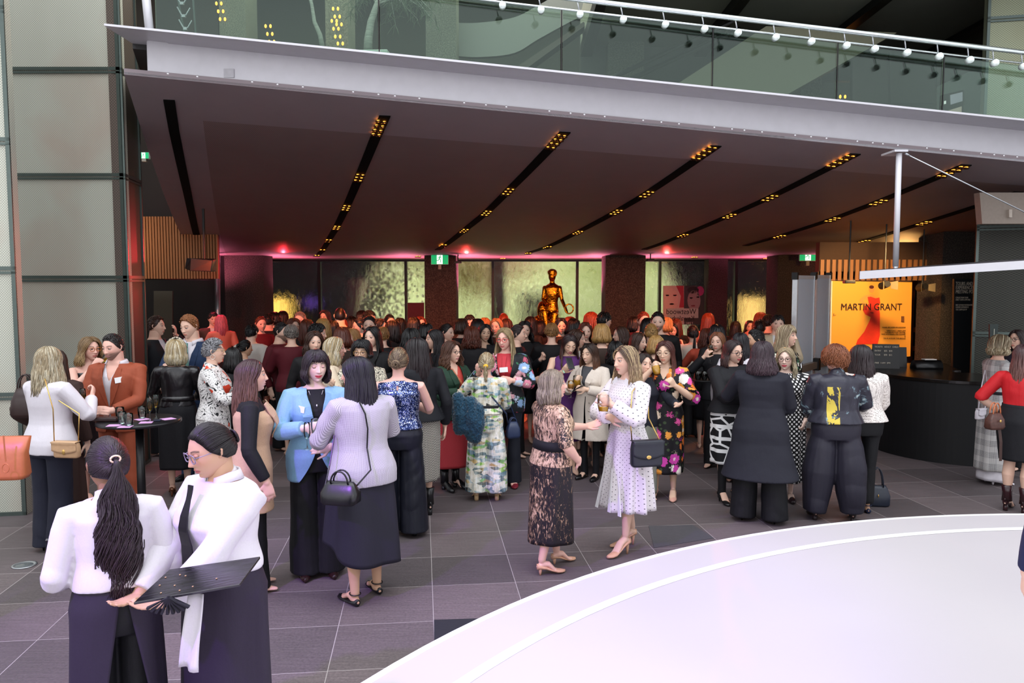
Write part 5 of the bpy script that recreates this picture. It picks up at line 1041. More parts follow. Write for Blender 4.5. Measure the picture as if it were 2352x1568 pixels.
    def strip(s, name, mat, pts, w_, ease=.024, back=False, th=.004):
        """flat band following the torso: pts of (x, f)"""
        tt_ = np.linspace(0, len(pts)-1, (len(pts)-1)*4+1); pts = [(np.interp(t_, range(len(pts)), [q[0] for q in pts]), np.interp(t_, range(len(pts)), [q[1] for q in pts])) for t_ in tt_]; mb = MB(); L = [s.surf(x*s.k, f, ease, back) for x, f in pts]; rings = []
        if not back:
            A_ = np.array(L); A_[:, 1] = np.minimum(A_[:, 1], A_[:, 1].min()*.55+A_[:, 1]*.45) if name == 'tie' else A_[:, 1]; L = list(A_)
        for i, p in enumerate(L):
            d = nrm(L[min(i+1, len(L)-1)]-L[max(i-1, 0)]); n = nrm(np.array([p[0]*.8, (1 if back else -1)*.12, 0])); l = nrm(np.cross(d, n)); ww = (w_ if np.isscalar(w_) else np.interp(i/(len(L)-1), np.linspace(0, 1, len(w_)), w_))*s.k
            rings.append([p-l*ww, p+l*ww, p+l*ww+n*th, p-l*ww+n*th])
        mb.loft(rings); return mk(name, mb, mat, s.outer, False)
    def shirtcollar(s, mat, open_=.3, h=.045, pal=.0):
        H, k = s.H, s.k; mb = MB(); a = np.linspace(-pi/2+open_, 3*pi/2-open_, 26); r0 = .043*(1.15 if s.male else 1)*H; rows = []
        for dz, dr in ((.832*H, .010*k), (.832*H+h*k, -.002*k), (.832*H+h*k, .003*k), (.832*H+h*.15*k, .018*k)):
            rows.append([((r0+dr)*math.cos(t), .010*H+(r0*.98+dr)*math.sin(t), dz-(.026*k)*max(0, -math.sin(t))**2-(.03*k*max(0, -math.sin(t))**8 if dr > .01 else 0)) for t in a])
        mb.loft(np.transpose(np.array(rows), (0, 1, 2)), cap=False, closed=False); m = mk('collar', mb, mat, s.outer, True); d = m.modifiers.new('t', 'SOLIDIFY'); d.thickness = .003; return m
    def lapels(s, mat, zb, zt=.815, w_top=.062, wid=.034, ease=.032):
        for sd in (1, -1):
            pts = []
            for q in np.linspace(0, 1, 8): f = zb+(zt-zb)*q; up = .004+np.clip((f*s.H-zb*s.H)/(.80*s.H-zb*s.H), 0, 1)**.8*w_top*s.k; pts.append((sd*(up/s.k+wid*.45*math.sin(pi*min(1, q*1.1)*.55)), f))
            s.strip('lapel', mat, pts, (.002, wid*.5, wid*.85, wid*.9, wid*.5), ease, th=.008)
    def badge(s, x, f, w_=.075, h=.045, ease=.03, tilt=.1):
        p = s.surf(x*s.k, f, ease); n = nrm(np.array([p[0]*1.3, -.12, .02])); ux = nrm(np.cross((0, 0, 1), n)); ux = rotm(n, tilt) @ -ux*-1; uz = np.cross(n, ux); mb = MB()
        V = [p+ux*a*w_/2*s.k+uz*b*h/2*s.k+n*c for c in (0, .003) for a, b in ((-1, -1), (1, -1), (1, 1), (-1, 1))]; mb.hexa(V); return mk('name_badge', mb, plain('#f2f2f2', .5, var=.01, name='badge'), s.outer)
    def world(s, p):
        e = Euler(s.root.rotation_euler); return Vector(s.root.location)+e.to_matrix() @ Vector(p)
def gv(zv, wt, slope, k=1.0, H=1.65):   # V opening: keep where g>0
    def f(V): return np.where(V[:, 1] < .0, np.abs(V[:, 0])-np.clip((V[:, 2]-zv)*slope, -1, wt), 1.0)
    return f
def g_jacket(H, zb, zl, w_top=.062, w_bot=.10, gap=.004):
    """open front: closed at button height zb, V above, cutaway below down to zl"""
    def f(V):
        z = V[:, 2]; up = gap+np.clip((z-zb)/(.80*H-zb), 0, 1)**.8*w_top; dn = gap+np.clip((zb-z)/(zb-zl), 0, 1)**1.6*w_bot; lim = np.where(z > zb, up, dn)
        return np.where(V[:, 1] < .01, np.abs(V[:, 0])-lim, 1.0)
    return f
def cloth(col, rough=.8, var=.06, bump=.25, scale=120, sheen=0, name='cloth', fold=0, **k):
    key = ('c', col, rough, var, scale, name, str(k))
    if key in MC: return MC[key]
    t = Nt(name, col, rough, spec=k.get('spec', .35)); v = t.coord(); n = t.noise(v, scale, 3); n2 = t.noise(t.coord((1, 1, .35)), 9, 3, .5, .4); c = srgb(col)
    oi = t.n('ObjectInfo'); cc = t.ramp(n, [(.3, tuple(max(0, x*(1-var)) for x in c[:3])+(1,)), (.7, tuple(min(1, x*(1+var)) for x in c[:3])+(1,))]); t.col(t.mix(1.0, cc, oi.outputs['Color'], 'MULTIPLY'))
    t.bump(t.math('ADD', t.math('MULTIPLY', n2, 1.6), t.math('MULTIPLY', n, .12)), bump, .02)
    if sheen: t.set('Sheen Weight', sheen)
    MC[key] = t.m; return t.m
# ---- patterned cloths (pc = unrolled cloth coordinates in metres: x round the body, y up)
def pat(name, rough=.7, **k): return Nt(name, '#888888', rough, spec=.35, **k)
def fin(t, bs=.25):
    n2 = t.noise(t.coord((1, 1, .35)), 9, 3, .5, .4); t.bump(n2, bs*1.6, .02); return t.m
def dots(name, bg, fg, scale, r, rnd=0.0, rot=pi/4, rough=.7):
    t = pat(name, rough); v = t.coord((1, 1, 1), attr='pc', rot=(0, 0, rot)); d = t.vor(v, scale, rnd, dim='2D'); t.col(t.ramp(d, [(r, fg), (r+.03, bg)])); return fin(t)
def m_jumpsuit():
    t = pat('watercolour_print'); n1 = t.vor(t.coord((15, 15, 34)), 1.0, 1, out='Color'); s = t.n('SeparateColor'); t.l(n1, s.inputs[0]); d = t.noise(t.coord((22, 22, 4)), 1, 4, .7)
    c = t.ramp(s.outputs[0], [(0, '#ece6d8'), (.28, '#7fa2b4'), (.42, '#dfe3dc'), (.52, '#2f5f74'), (.66, '#f0ebe0'), (.76, '#7fc044'), (.86, '#c9a868'), (.94, '#2a2420')], True)
    c = t.mix(.38, c, t.ramp(d, [(.38, '#1c262c'), (.5, '#cfc6ae'), (.60, '#ffffff')]), 'MIX'); c = t.mix(.5, c, t.ramp(t.noise(t.coord((5, 5, 9)), 1, 3), [(.42, '#5b8494'), (.55, '#f4efe4'), (.68, '#9a8058')]), 'OVERLAY'); t.col(c); return fin(t)
def m_tiedye():
    t = pat('bleached_print', .6); v = t.coord(); s = t.n('SeparateXYZ'); t.l(v, s.inputs[0]); n = t.noise(t.coord((60, 60, 18), rot=(.5, .6, 0)), 1, 4, .7, 1.0); big = t.noise(t.coord((5, 5, 4)), 1, 2)
    z = s.outputs[2]; m1 = t.math('ABSOLUTE', t.math('SUBTRACT', z, 1.05)); # brighter on the upper half, spray at the hem
    w_ = t.math('SUBTRACT', t.math('ADD', t.math('MULTIPLY', n, 1.0), t.math('MULTIPLY', big, .35)), t.math('MULTIPLY', t.math('GREATER_THAN', .84, z), .16)); xx = t.math('MULTIPLY', t.math('GREATER_THAN', .75, z), t.math('MULTIPLY', t.math('ADD', s.outputs[1], .0), .55)); w_ = t.math('ADD', w_, xx)
    t.col(t.ramp(w_, [(.60, '#1f1a1f'), (.66, '#7b604a'), (.72, '#c9a88c'), (.9, '#d8b9a0')])); return fin(t)
def m_floral(name, bg, cols, sc=9, dens=.36, leaf='#2f6a4a', rnd=1.0):
    t = pat(name, .65); v = t.coord((1, 1, 1)); wv = t.n('TexNoise', i_Scale=35, i_Detail=2); t.l(v, wv.inputs[0]); vm = t.n('VectorMath', operation='MULTIPLY_ADD'); t.l(wv.outputs['Color'], vm.inputs[0]); vm.inputs[1].default_value = (.035,)*3; t.l(v, vm.inputs[2]); v2 = vm.outputs[0]
    d = t.vor(v2, sc, rnd); cc = t.n('SeparateColor'); t.l(t.vor(v2, sc, rnd, out='Color'), cc.inputs[0]); n = len(cols); c = t.ramp(cc.outputs[0], [(i/n, x) for i, x in enumerate(cols)], True)
    petal = t.math('ADD', d, t.math('MULTIPLY', t.math('SINE', t.math('MULTIPLY', t.noise(v, 60, 2), 20)), .05)); inner = t.mix(t.ramp(petal, [(.12, (1, 1, 1, 1)), (.18, (0, 0, 0, 1))]), c, '#f4e9d8'); c2 = t.mix(t.ramp(petal, [(dens, (1, 1, 1, 1)), (dens+.03, (0, 0, 0, 1))]), bg, inner)
    l = t.vor(t.coord((14, 26, 17), rot=(.4, .9, .3)), 1, 1); c3 = t.mix(t.math('MULTIPLY', t.math('LESS_THAN', l, .26), t.math('GREATER_THAN', d, dens/1+.02)), c2, leaf); t.col(c3); return fin(t)
def m_baroque():
    t = pat('scroll_print', .6); v = t.coord((9, 9, 9)); n = t.n('TexNoise', i_Scale=1.2, i_Detail=3, i_Distortion=3.5); t.l(v, n.inputs[0]); r = t.n('TexNoise', i_Scale=.9, i_Detail=1); t.l(v, r.inputs[0])
    c = t.ramp(n.outputs[0], [(0, '#17181c'), (.40, '#ece9e6'), (.46, '#3a3a3e'), (.475, '#efecea'), (.53, '#55555a'), (.545, '#f2efee'), (.62, '#1c1c20')], True); c = t.mix(t.math('GREATER_THAN', r.outputs[0], .63), c, '#d2452c'); t.col(c); return fin(t)
def m_geo():
    t = pat('geometric_print', .7); v = t.coord((1, 1, 1), attr='pc'); vo = t.n('TexVoronoi', feature='DISTANCE_TO_EDGE', voronoi_dimensions='2D', i_Scale=7); t.l(v, vo.inputs[0]); w_ = t.n('TexWave', wave_type='RINGS', i_Scale=2.6, i_Distortion=1.5); t.l(v, w_.inputs[0])
    a = t.math('LESS_THAN', vo.outputs[0], .07); b = t.math('GREATER_THAN', w_.outputs['Fac'], .80); t.col(t.mix(t.math('MAXIMUM', a, b), '#131317', '#ededec')); return fin(t)
def m_herring():
    t = pat('herringbone', .8); a = t.n('Attribute', attribute_name='pc'); s = t.n('SeparateXYZ'); t.l(a.outputs['Vector'], s.inputs[0]); zig = t.math('PINGPONG', s.outputs[0], .012); f = t.math('FRACT', t.math('MULTIPLY', t.math('ADD', s.outputs[1], zig), 62)); t.col(t.mix(t.math('GREATER_THAN', f, .5), '#1a1a1c', '#c6c0b6')); return fin(t)
def m_plaid(name, c0, c1, c2, s0=38):
    t = pat(name, .85); a = t.n('Attribute', attribute_name='pc'); s = t.n('SeparateXYZ'); t.l(a.outputs['Vector'], s.inputs[0]); f = lambda o, k: t.math('FRACT', t.math('MULTIPLY', o, k))
    x = t.math('GREATER_THAN', f(s.outputs[0], 9), .5); y = t.math('GREATER_THAN', f(s.outputs[1], 8), .5); fx = t.math('GREATER_THAN', f(s.outputs[0], 130), .5); fy = t.math('GREATER_THAN', f(s.outputs[1], 120), .5)
    m_ = t.math('MULTIPLY', t.math('ADD', t.math('MULTIPLY', x, fx), t.math('MULTIPLY', y, fy)), .5); c = t.mix(m_, c0, c1); t.col(t.mix(t.math('MULTIPLY', t.math('LESS_THAN', f(s.outputs[0], 9), .06), .6), c, c2)); return fin(t)
def m_houndst(name, c0, c1, k=90):
    t = pat(name, .85); a = t.n('Attribute', attribute_name='pc'); s = t.n('SeparateXYZ'); t.l(a.outputs['Vector'], s.inputs[0]); f = lambda o, q: t.math('GREATER_THAN', t.math('FRACT', t.math('MULTIPLY', o, k*q)), .5)
    t.col(t.mix(t.math('MULTIPLY', t.math('ADD', f(s.outputs[0], .8), f(s.outputs[1], 1.3)), .5), c0, c1)); return fin(t)
def m_sequin():
    t = pat('sequins', .18, Metallic=.75); v = t.coord(); c = t.n('SeparateColor'); t.l(t.vor(v, 150, 1, out='Color'), c.inputs[0]); t.col(t.ramp(c.outputs[0], [(0, '#0d1430'), (.45, '#27356a'), (.72, '#5f6fa8'), (.9, '#b9c3ea'), (1, '#ffffff')]))
    nm = t.n('Bump', i_Strength=.9, i_Distance=.006); t.l(c.outputs[1], nm.inputs['Height']); t.l(nm.outputs[0], t.b.inputs['Normal']); return t.m
def m_leopard():
    t = pat('leopard_print', .7); v = t.coord(); n = t.noise(v, 75, 2, .5, 1.5); t.col(t.ramp(n, [(.44, '#1c1a18'), (.50, '#d6cdb8'), (.62, '#e4dcc8')])); return fin(t)
def m_lace():
    t = pat('white_lace', .8); v = t.coord(); d = t.vor(v, 85, .35); d2 = t.vor(v, 24, .6); m_ = t.math('MULTIPLY', t.math('LESS_THAN', d, .34), t.math('LESS_THAN', .30, d2)); t.col(t.mix(m_, '#e8e0da', '#6f605a')); return fin(t)
def m_satintop():
    t = pat('printed_satin', .35); v = t.coord(); n = t.noise(v, 5.5, 4, .6, 1.4); s = t.n('SeparateXYZ'); t.l(v, s.inputs[0]); n2 = t.noise(t.coord((7, 7, 3)), 1, 4, .7, 1)
    c = t.ramp(n, [(.40, '#2c2b36'), (.58, '#363540'), (.64, '#7f9aa4'), (.70, '#dcdccf')]); y = t.math('MULTIPLY', t.math('LESS_THAN', t.math('ABSOLUTE', t.math('SUBTRACT', s.outputs[0], .05)), .055), t.math('GREATER_THAN', s.outputs[1], 0)); y = t.math('MULTIPLY', y, t.math('GREATER_THAN', n2, .49)); y = t.math('MULTIPLY', y, t.math('LESS_THAN', s.outputs[2], 1.26)); t.col(t.mix(y, c, '#d3bb4a')); return fin(t)
def m_apron():
    return cloth('#2a2233', .75, name='apron_twill')
def m_croc(col): t = pat('croc_leather', .35); d = t.vor(t.coord((1, 1, 1)), 60, .5, feature='DISTANCE_TO_EDGE'); t.set('Base Color', srgb(col)); t.bump(d, .6, .004); return t.m
W_white = cloth('#d8d3da', .75, .02, name='white_cotton'); W_black = cloth('#15151a', .75, .2, name='black_cloth'); W_blackt = cloth('#121216', .7, .2, name='black_trouser_cloth'); W_sat = cloth('#141216', .32, .2, name='black_satin', spec=.6)
W_lea = plain('#0d0d10', .3, spec=.6, name='black_leather'); W_tan = plain('#b5673f', .4, name='tan_leather'); W_nude = plain('#d3a183', .4, name='nude_leather'); M_gold = plain('#d9b36a', .25, .9, name='gold_metal')
# ---- drinks, glassware, bags
M_champ = m_pane('#f2d483', .03, 'champagne'); M_oj = plain('#ffb521', .2, name='orange_juice', spec=.6); M_amb = plain('#e8a04a', .2, name='amber_drink'); M_water = m_pane('#f4f8f8', .03, 'water'); M_cola = plain('#160c0a', .15, name='cola')
DR = {'champ': M_champ, 'oj': M_oj, 'amber': M_amb, 'water': M_water, 'cola': M_cola}
def drink(loc, kind, fill, label, tilt=(0, 0, 0), k=1.0, group=None, cat='glass', level=.6):
    o = empty({'flute': 'champagne_flute', 'wine': 'wine_glass', 'tumbler': 'tumbler'}[kind], tuple(loc), 0, label, cat, group); o.rotation_euler = tilt
    mb = MB(); prof = {'flute': [(.031, 0), (.029, .003), (.005, .008), (.0035, .06), (.006, .085), (.020, .10), (.026, .13), (.024, .185), (.022, .21)], 'wine': [(.034, 0), (.031, .003), (.005, .008), (.004, .075), (.010, .088), (.034, .115), (.038, .145), (.031, .19)], 'tumbler': [(.026, 0), (.028, .002), (.036, .04), (.038, .07), (.035, .105)]}[kind]
    prof = [(r*k, z*k) for r, z in prof]; inner = [(r*.90, z+.001) for r, z in prof[::-1] if z > (.09*k if kind != 'tumbler' else .006*k)]
    mb.lathe(prof+inner[:1], seg=20, cap=False); ob = mk('glass_bowl', mb, M_clear, o, True)
    if fill:
        zb = {'flute': .098, 'wine': .096, 'tumbler': .006}[kind]*k; zt = prof[-1][1]; zl = zb+(zt-zb)*level; zs = np.linspace(zb, zl, 7); pr = [(float(np.interp(z, [q[1] for q in prof], [q[0] for q in prof]))*.93, z) for z in zs]; mb = MB(); mb.lathe(pr, seg=18); mk('drink', mb, DR[fill], ob, True)
    return o
def sagpts(a, b, sag, n=10): a, b = np.array(a), np.array(b); return [a*(1-t)+b*t-np.array([0, 0, sag])*math.sin(pi*t) for t in np.linspace(0, 1, n)]
def handbag(name, loc, rz, size, mat, label, kind='flap', hand_mat=None, clasp=None, strap=None, sm=None, straps_w=.004, chain=None):
    """strap: list of world points the strap passes"""
    o = empty(name, tuple(loc), rz, label, 'handbag'); w_, d, h = size; mb = MB()
    if kind == 'tote': prof = [(0, .9, 1.0), (.1, 1, 1), (.6, .95, .8), (1, 1.12, .35)]
    elif kind == 'bowling': prof = [(0, .86, 1), (.08, 1, 1.05), (.5, 1.03, .9), (.85, .85, .45), (1, .72, .2)]
    elif kind == 'bucket': prof = [(0, .8, .9), (.15, 1, 1), (.6, .9, .9), (1, .55, .5)]
    else: prof = [(0, .92, .8), (.1, 1, 1), (.7, 1, .95), (.95, .94, .7), (1, .9, .5)]
    rings = []; fl_ = None
    for t, a, b in prof: rings.append(sring(h*t, w_/2*a, d/2*b, 0, 28, 5))
    mb.loft(rings); m_ = mk('bag_body', mb, mat, o, True)
    if kind == 'flap':
        mb = MB(); V = []; xs = np.linspace(-1, 1, 15); rows = []
        for t in np.linspace(0, 1, 8):
            if t < .3: y = d/2*.5-(d*1.02)*(t/.3)*.98; z = h*1.01
            else: y = -d/2*1.06; z = h*1.01-(t-.3)/.7*h*.55
            rows.append([(x*w_/2*1.0, y, z-(.0 if t < .3 else h*.16*(1-x*x)*((t-.3)/.7))) for x in xs])
        mb.loft(rows, cap=False, closed=False); f = fl_ = mk('flap', mb, mat, o, True); s_ = f.modifiers.new('t', 'SOLIDIFY'); s_.thickness = .006
    if clasp: mb = MB(); mb.ell((0, -d/2*1.12-.004, h*.40 if kind == 'flap' else h*.55), clasp, 14, 8); mk('clasp', mb, M_gold, fl_ or m_, True)
    if hand_mat:
        for sy in (-1, 1):
            mb = MB(); mb.tube([(math.cos(a)*w_*.24, sy*d*.18, h*.93+math.sin(a)*h*hand_mat[1]) for a in np.linspace(0, pi, 12)], .006, 8); mk('handle', mb, hand_mat[0], o, True)
    if strap:
        mb = MB(); R_ = Matrix.Rotation(-rz, 3, 'Z'); pts = [R_ @ (Vector(p)-Vector(loc)) for p in strap]
        mb.tube(pts, straps_w, 6); st = mk('strap', mb, sm or mat, o, True)
    return o
# ================================================================ FOREGROUND PEOPLE
def jk(H, zb, zl, **k): return g_jacket(H, zb*H, zl*H, **k)
def grip(p, sd): return p.world(p.grip[sd])
Cb = lambda c, **k: cloth(c, .75, name='wool', **k)
# 1 waitress seen from behind
p = Person(250, 1003, 3.3, 183, (12, 6), dict(style='pony', c='#241a20', c2='#3a2830', len=.60, wave=.020, n=170, fine=2.2, spread=.085, wf=2.6, at=(pi, .22), chy=.10), 'brown', arms=(((.16, -.20, .98), (-.5, -.8, 0), (-.8, .4, 0), .5, (.6, .8, -1)), ((.19, -.16, .90), (-.5, -.8, 0), (-.8, .4, 0), .5, (.6, .8, -1))), build=.92, covered=True, seed=1, shoe=('loafer', W_lea),
           label='waitress in a white blouse and black apron seen from behind, long wavy ponytail', face=dict(earrings=None))
p.top('blouse', W_white, z0=.60, ease=.030, tucked=True, sl_ease=.014, cuff=.004, wr=.012, wf=15, collar=.012); p.trousers('trousers', W_blackt, hem=.085, knee=.075)
p.skirt('apron', m_apron(), z0=.625, z1=.10, hem=(.21, .18), ease=.022, folds=(5, .008), slit=(pi/2+.15, .01, .75)); p.belt('apron_tie', m_apron(), .622, .03, .028)
mb = MB(); B = sk_dir(dirv(pi, .22), .030); e1 = np.array([1, 0, 0]); mb.tube([p.T((B+np.array([math.cos(a)*.020, .0, math.sin(a)*.014]))*p.hk) for a in np.linspace(0, 2*pi, 16)], .004, 6); mk('hair_tie', mb, plain('#e6c9b0', .6, name='hair_tie'), p.hair, True)
W1 = p
# 2 waitress with glasses
p = Person(502, 963, 3.45, -52, (-14, 16), dict(style='bun', c='#1b1418', c2='#2a2024', at=(pi, .12), bun=.034, vol=.012, fine=1.6), 'tan', arms=(((.06, -.33, .93), (-.6, -.8, 0), (0, 0, 1), .2, (.9, .8, -1)), ((.12, -.34, .92), (-.2, -1, 0), (0, 0, 1), .2, (.9, .8, -1))), build=1.13, covered=True, seed=2, shoe=('loafer', W_lea),
           label='waitress with round glasses in white shirt and black tie carrying a black slate tray', face=dict(lip=(.45, .14, .12), look=(-.3, -.3), eyes=.6, glasses=('#8a8094', .023, .020)))
p.top('shirt', W_white, z0=.60, ease=.022, tucked=True, sl_ease=.020, wr=.013, wf=15, collar=.006, bust=1.1); p.shirtcollar(W_white, .35, .045); p.trousers('trousers', W_blackt, hem=.09, knee=.08)
p.skirt('apron', m_apron(), z0=.63, z1=.10, hem=(.22, .19), ease=.020, folds=(5, .008)); p.strip('tie', plain('#0c0a10', .5, name='tie_silk'), [(0, .838), (0, .80), (0, .76), (0, .72), (0, .68), (0, .625)], (.016, .014, .024, .030, .035, .038), .040, th=.006)
W2 = p
# slate tray held by her, napkin over the arm
c = P(452, 1330, 3.05); o = empty('slate_tray', (c.x, c.y, c.z), R(-24), 'empty black slate serving tray held out by the waitress with glasses', 'tray')
t = Nt('black_slate', '#141216', .22, spec=.6); n = t.noise(t.coord((4, 30, 4)), 3, 4); t.col(t.ramp(n, [(.4, '#0e0d10'), (.7, '#2c2930')])); t.bump(n, .3, .004); M_slate = t.m
mb = MB(); mb.hexa([(-.21, -.11, -.006), (.17, -.12, -.006), (.235, .10, -.006), (-.12, .13, -.006), (-.21, -.11, .004), (.17, -.12, .004), (.235, .10, .004), (-.12, .13, .004)]); bevel(mk('slate', mb, M_slate, o), .002); mb = MB()
for k in range(9): mb.ell((RNG.uniform(-.15, .15), RNG.uniform(-.09, .09), .006), (.004, .003, .002), 6, 4)
mk('crumbs', mb, plain('#c9a27a', .8, name='crumb'), o); o.rotation_euler = (R(6), R(-6), R(14))
a = P(452, 1362, 3.05); o = empty('serving_napkin', tuple(a), R(-20), 'long white cloth napkin hanging below the slate tray', 'napkin'); mb = MB(); rows = []
for q in np.linspace(0, 1, 12): rows.append([((x*.034+(.012 if x < 0 else 0)*0)-.036*q*.9+.0*q, .012*math.sin(x*3+q*3)*(.5+q), -.315*q) for x in np.linspace(-1, 1, 9)])
mb.loft([[(x*(1+.55*q_), y, z) for x, y, z in r_] for r_, q_ in zip(rows, np.linspace(0, 1, 12))], cap=False, closed=False); m_ = mk('cloth', mb, W_white, o, True); s_ = m_.modifiers.new('t', 'SOLIDIFY'); s_.thickness = .006
mb = MB(); a = P(352, 1392, 2.86)
for k in range(9): an = R(-150+k*13); mb.hexa([(a.x+.05, a.y, a.z+.03), (a.x+.06, a.y, a.z+.03), (a.x+.05+math.cos(an)*.09, a.y+.004*k, a.z+.02+math.sin(an)*.06), (a.x+.05+math.cos(an+.12)*.09, a.y+.004*k, a.z+.02+math.sin(an+.12)*.06)]+[(a.x+.05, a.y+.01, a.z+.035), (a.x+.06, a.y+.01, a.z+.035), (a.x+.05+math.cos(an)*.09, a.y+.004*k+.01, a.z+.025+math.sin(an)*.06), (a.x+.05+math.cos(an+.12)*.09, a.y+.004*k+.01, a.z+.025+math.sin(an+.12)*.06)])
tag(mk('folded_napkins', mb, plain('#17151f', .8, name='dark_napkin')), 'fanned dark paper napkins under the slate tray', 'napkins')
c = P(128, 1258, 3.62); o = empty('slate_tray', tuple(c), R(60), 'upright corner of a slate tray with food left of the ponytailed waitress', 'tray'); mb = MB(); mb.box((.04, 0, 0), (.14, .012, .115)); mk('slate', mb, M_slate, o); o.rotation_euler = (R(30), 0, R(8)); mb = MB()
for k in range(7): mb.ell((.02+.03*RNG.rand(), -.012, -.02+.05*RNG.rand()), (.014, .008, .008), 8, 6)
mk('canapes', mb, plain('#b8623a', .5, var=.3, scale=60, name='canape'), o, True)
# 3 blonde in white blazer
p = Person(108, 786, 6.44, 128, (10, 0), dict(style='long', c='#a08a66', c2='#cdbb98', streak='#dccfb0', len=.24, wave=.012, flip=.3), 'rosy', arms=('glass', 'glasshi'), covered=True, seed=3, build=1.05, label='blonde woman in a white blazer holding a champagne flute', H=1.69, shoe=('pump', W_lea), heel=.07)
p.top('blazer', W_white, z0=.49, ease=.026, flare=.022, sl_ease=.014, wr=.008, wf=18, cut=jk(p.H, .62, .49)); p.top('t_shirt', W_white, ease=.006, sleeve=0, z0=.55); p.trousers('trousers', Cb('#1a1c2c'), hem=.10, knee=.085)
drink(grip(p, 1)-Vector((0, 0, .10)), 'flute', 'champ', 'champagne flute in the hand of the blonde in the white blazer')
b = P(155, 1050, 6.22); p0 = p.world(p.surf(-.09*p.k, .80, .04, True)); handbag('crossbody_bag', b, R(-8), (.21, .07, .125), plain('#c9a27c', .45, name='beige_leather'), 'beige quilted flap bag on a gold chain against the white blazer', 'flap', clasp=(.014, .004, .022), strap=[b+Vector((-.10, 0, .10)), P(122, 940, 6.15), P(103, 870, 6.2), p.world((0, .02, .83*p.H)), p.world((.10, .02, .80*p.H)), P(182, 950, 6.2), b+Vector((.09, 0, .10))], sm=M_gold, straps_w=.0045)
# 4 woman in brown behind her
p = Person(128, 800, 6.95, 150, (20, 0), dict(style='long', c='#3a241c', len=.30), 'fair', covered=True, arms=('hip', 'down'), seed=4, label='woman in dark brown jacket and long skirt hidden behind the white blazer', H=1.62)
wb = Cb('#3a2622'); p.top('jacket', wb, z0=.50, ease=.03, sl_ease=.02); p.skirt('skirt', wb, z0=.62, z1=.17, hem=(.22, .17), folds=(7, .01))
b = P(62, 960, 6.7); handbag('shoulder_bag', b, R(10), (.24, .12, .26), plain('#2a1512', .35, name='oxblood_leather'), 'dark brown shoulder bag behind the blonde in the white blazer', 'bucket', (plain('#2a1512', .35, name='oxblood_leather'), .5))
# 5 one-shoulder black dress, drinking
p = Person(204, 773, 8.0, 30, (0, 2), dict(style='mid', c='#8a6a46', c2='#b8935e', len=.14, vol=.018, wave=.01, flip=.4), 'rosy', arms=('down', 'drink'), seed=5, label='woman in a black one-shoulder dress and amber glasses drinking wine', face=dict(glasses=('#b5651d', .023, .017), lip=(.5, .15, .13), earrings=('#d9b36a', .012, 'stud')), H=1.66)
p.top('bodice', W_sat, z0=.56, z1=.82, ease=.010, sleeve=(.35, 0), cut=lambda V, H=p.H: np.where(V[:, 0] < .0, .79*H-V[:, 2]-.10*np.clip(-V[:, 0], 0, 1)*0-.25*np.clip(.06+V[:, 0], 0, 1), 1.0)); p.skirt('skirt', W_sat, z0=.60, z1=.20, hem=(.16, .14))
o = empty('flower_brooch', tuple(p.world(p.surf(-.03, .765, .02))), R(22), 'gold flower brooch with chain on the black one-shoulder dress', 'brooch'); mb = MB()
for k in range(6): mb.ell((math.cos(k)*.022, -.006, math.sin(k)*.016), (.014, .006, .012), 8, 5)
mb.tube([(0, 0, 0), (.03, 0, -.10)], .002, 5); mk('petals', mb, M_gold, o, True)
drink(grip(p, -1)-Vector((0, 0, .10)), 'wine', 'champ', 'wine glass at the lips of the woman in the one-shoulder dress', (R(-20), R(20), 0))
# 6 man in rust suit
p = Person(264, 765, 7.55, -28, (-12, 10), dict(style='short', c='#1e1716', len=.035, flow='up', vol=.010, sides=.25), 'rosy', male=True, arms=('clasp', 'clasp'), seed=6, build=1.02, covered=True, label='bearded man in a rust-red suit and open white shirt at the high table', face=dict(beard=(.09, .055, .045), look=(-.3, -.2), smile=.5, lip=(.5, .22, .2)), shoe=('loafer', W_lea))
wr_ = cloth('#98492f', .7, name='rust_wool'); p.top('shirt', W_white, z0=.5, ease=.010, sleeve=0, cut=gv(.74*p.H, .06, .45)); p.shirtcollar(W_white, .75, .035); p.top('suit_jacket', wr_, z0=.46, ease=.024, flare=.01, sl_ease=.014, cut=jk(p.H, .585, .46, w_bot=.05), wr=.009, wf=20); p.lapels(wr_, .60, wid=.034); p.trousers('trousers', wr_, hem=.10, knee=.085); p.badge(.10, .752, .085, .05)
# 7 high table and what stands on it
TZ = 1.06; tb = empty('cocktail_table', (P(320, 968, 6.6).x, 6.6, 0), 0, 'round black high cocktail table with glasses at the left', 'table'); mb = MB(); mb.lathe([(.31, TZ-.028), (.33, TZ-.024), (.33, TZ-.006), (.325, TZ)], seg=48); mk('table_top', mb, plain('#17171a', .3, name='black_laminate'), tb, True); mb = MB(); mb.tube([(0, 0, .02), (0, 0, TZ-.02)], .034, 18); mk('pole', mb, M_black, tb, True)
for k in range(4):
    a = R(20+90*k); mb = MB(); mb.tube([(0, 0, .05), (math.cos(a)*.2, math.sin(a)*.2, .04), (math.cos(a)*.33, math.sin(a)*.33, .02)], [(.03, .02), (.024, .014), (.022, .012)], 10); mk('foot', mb, M_black, tb, True)
def on_t(px, py): return G(px, py, TZ)
for i, (px, py, kind, fill, lab) in enumerate([(276, 962, 'tumbler', None, 'empty tumbler furthest left on the high table'), (281, 974, 'tumbler', 'water', 'water tumbler behind the front one on the high table'), (296, 978, 'tumbler', 'water', 'water tumbler at the front edge of the high table'), (327, 961, 'tumbler', 'water', 'water tumbler in the middle of the high table'), (345, 968, 'flute', 'champ', 'nearer champagne flute standing on the high table'), (359, 960, 'flute', 'champ', 'further champagne flute standing on the high table')]):
    g_ = on_t(px, py); drink((g_.x, g_.y, TZ+.001), kind, fill, lab, k=.95)
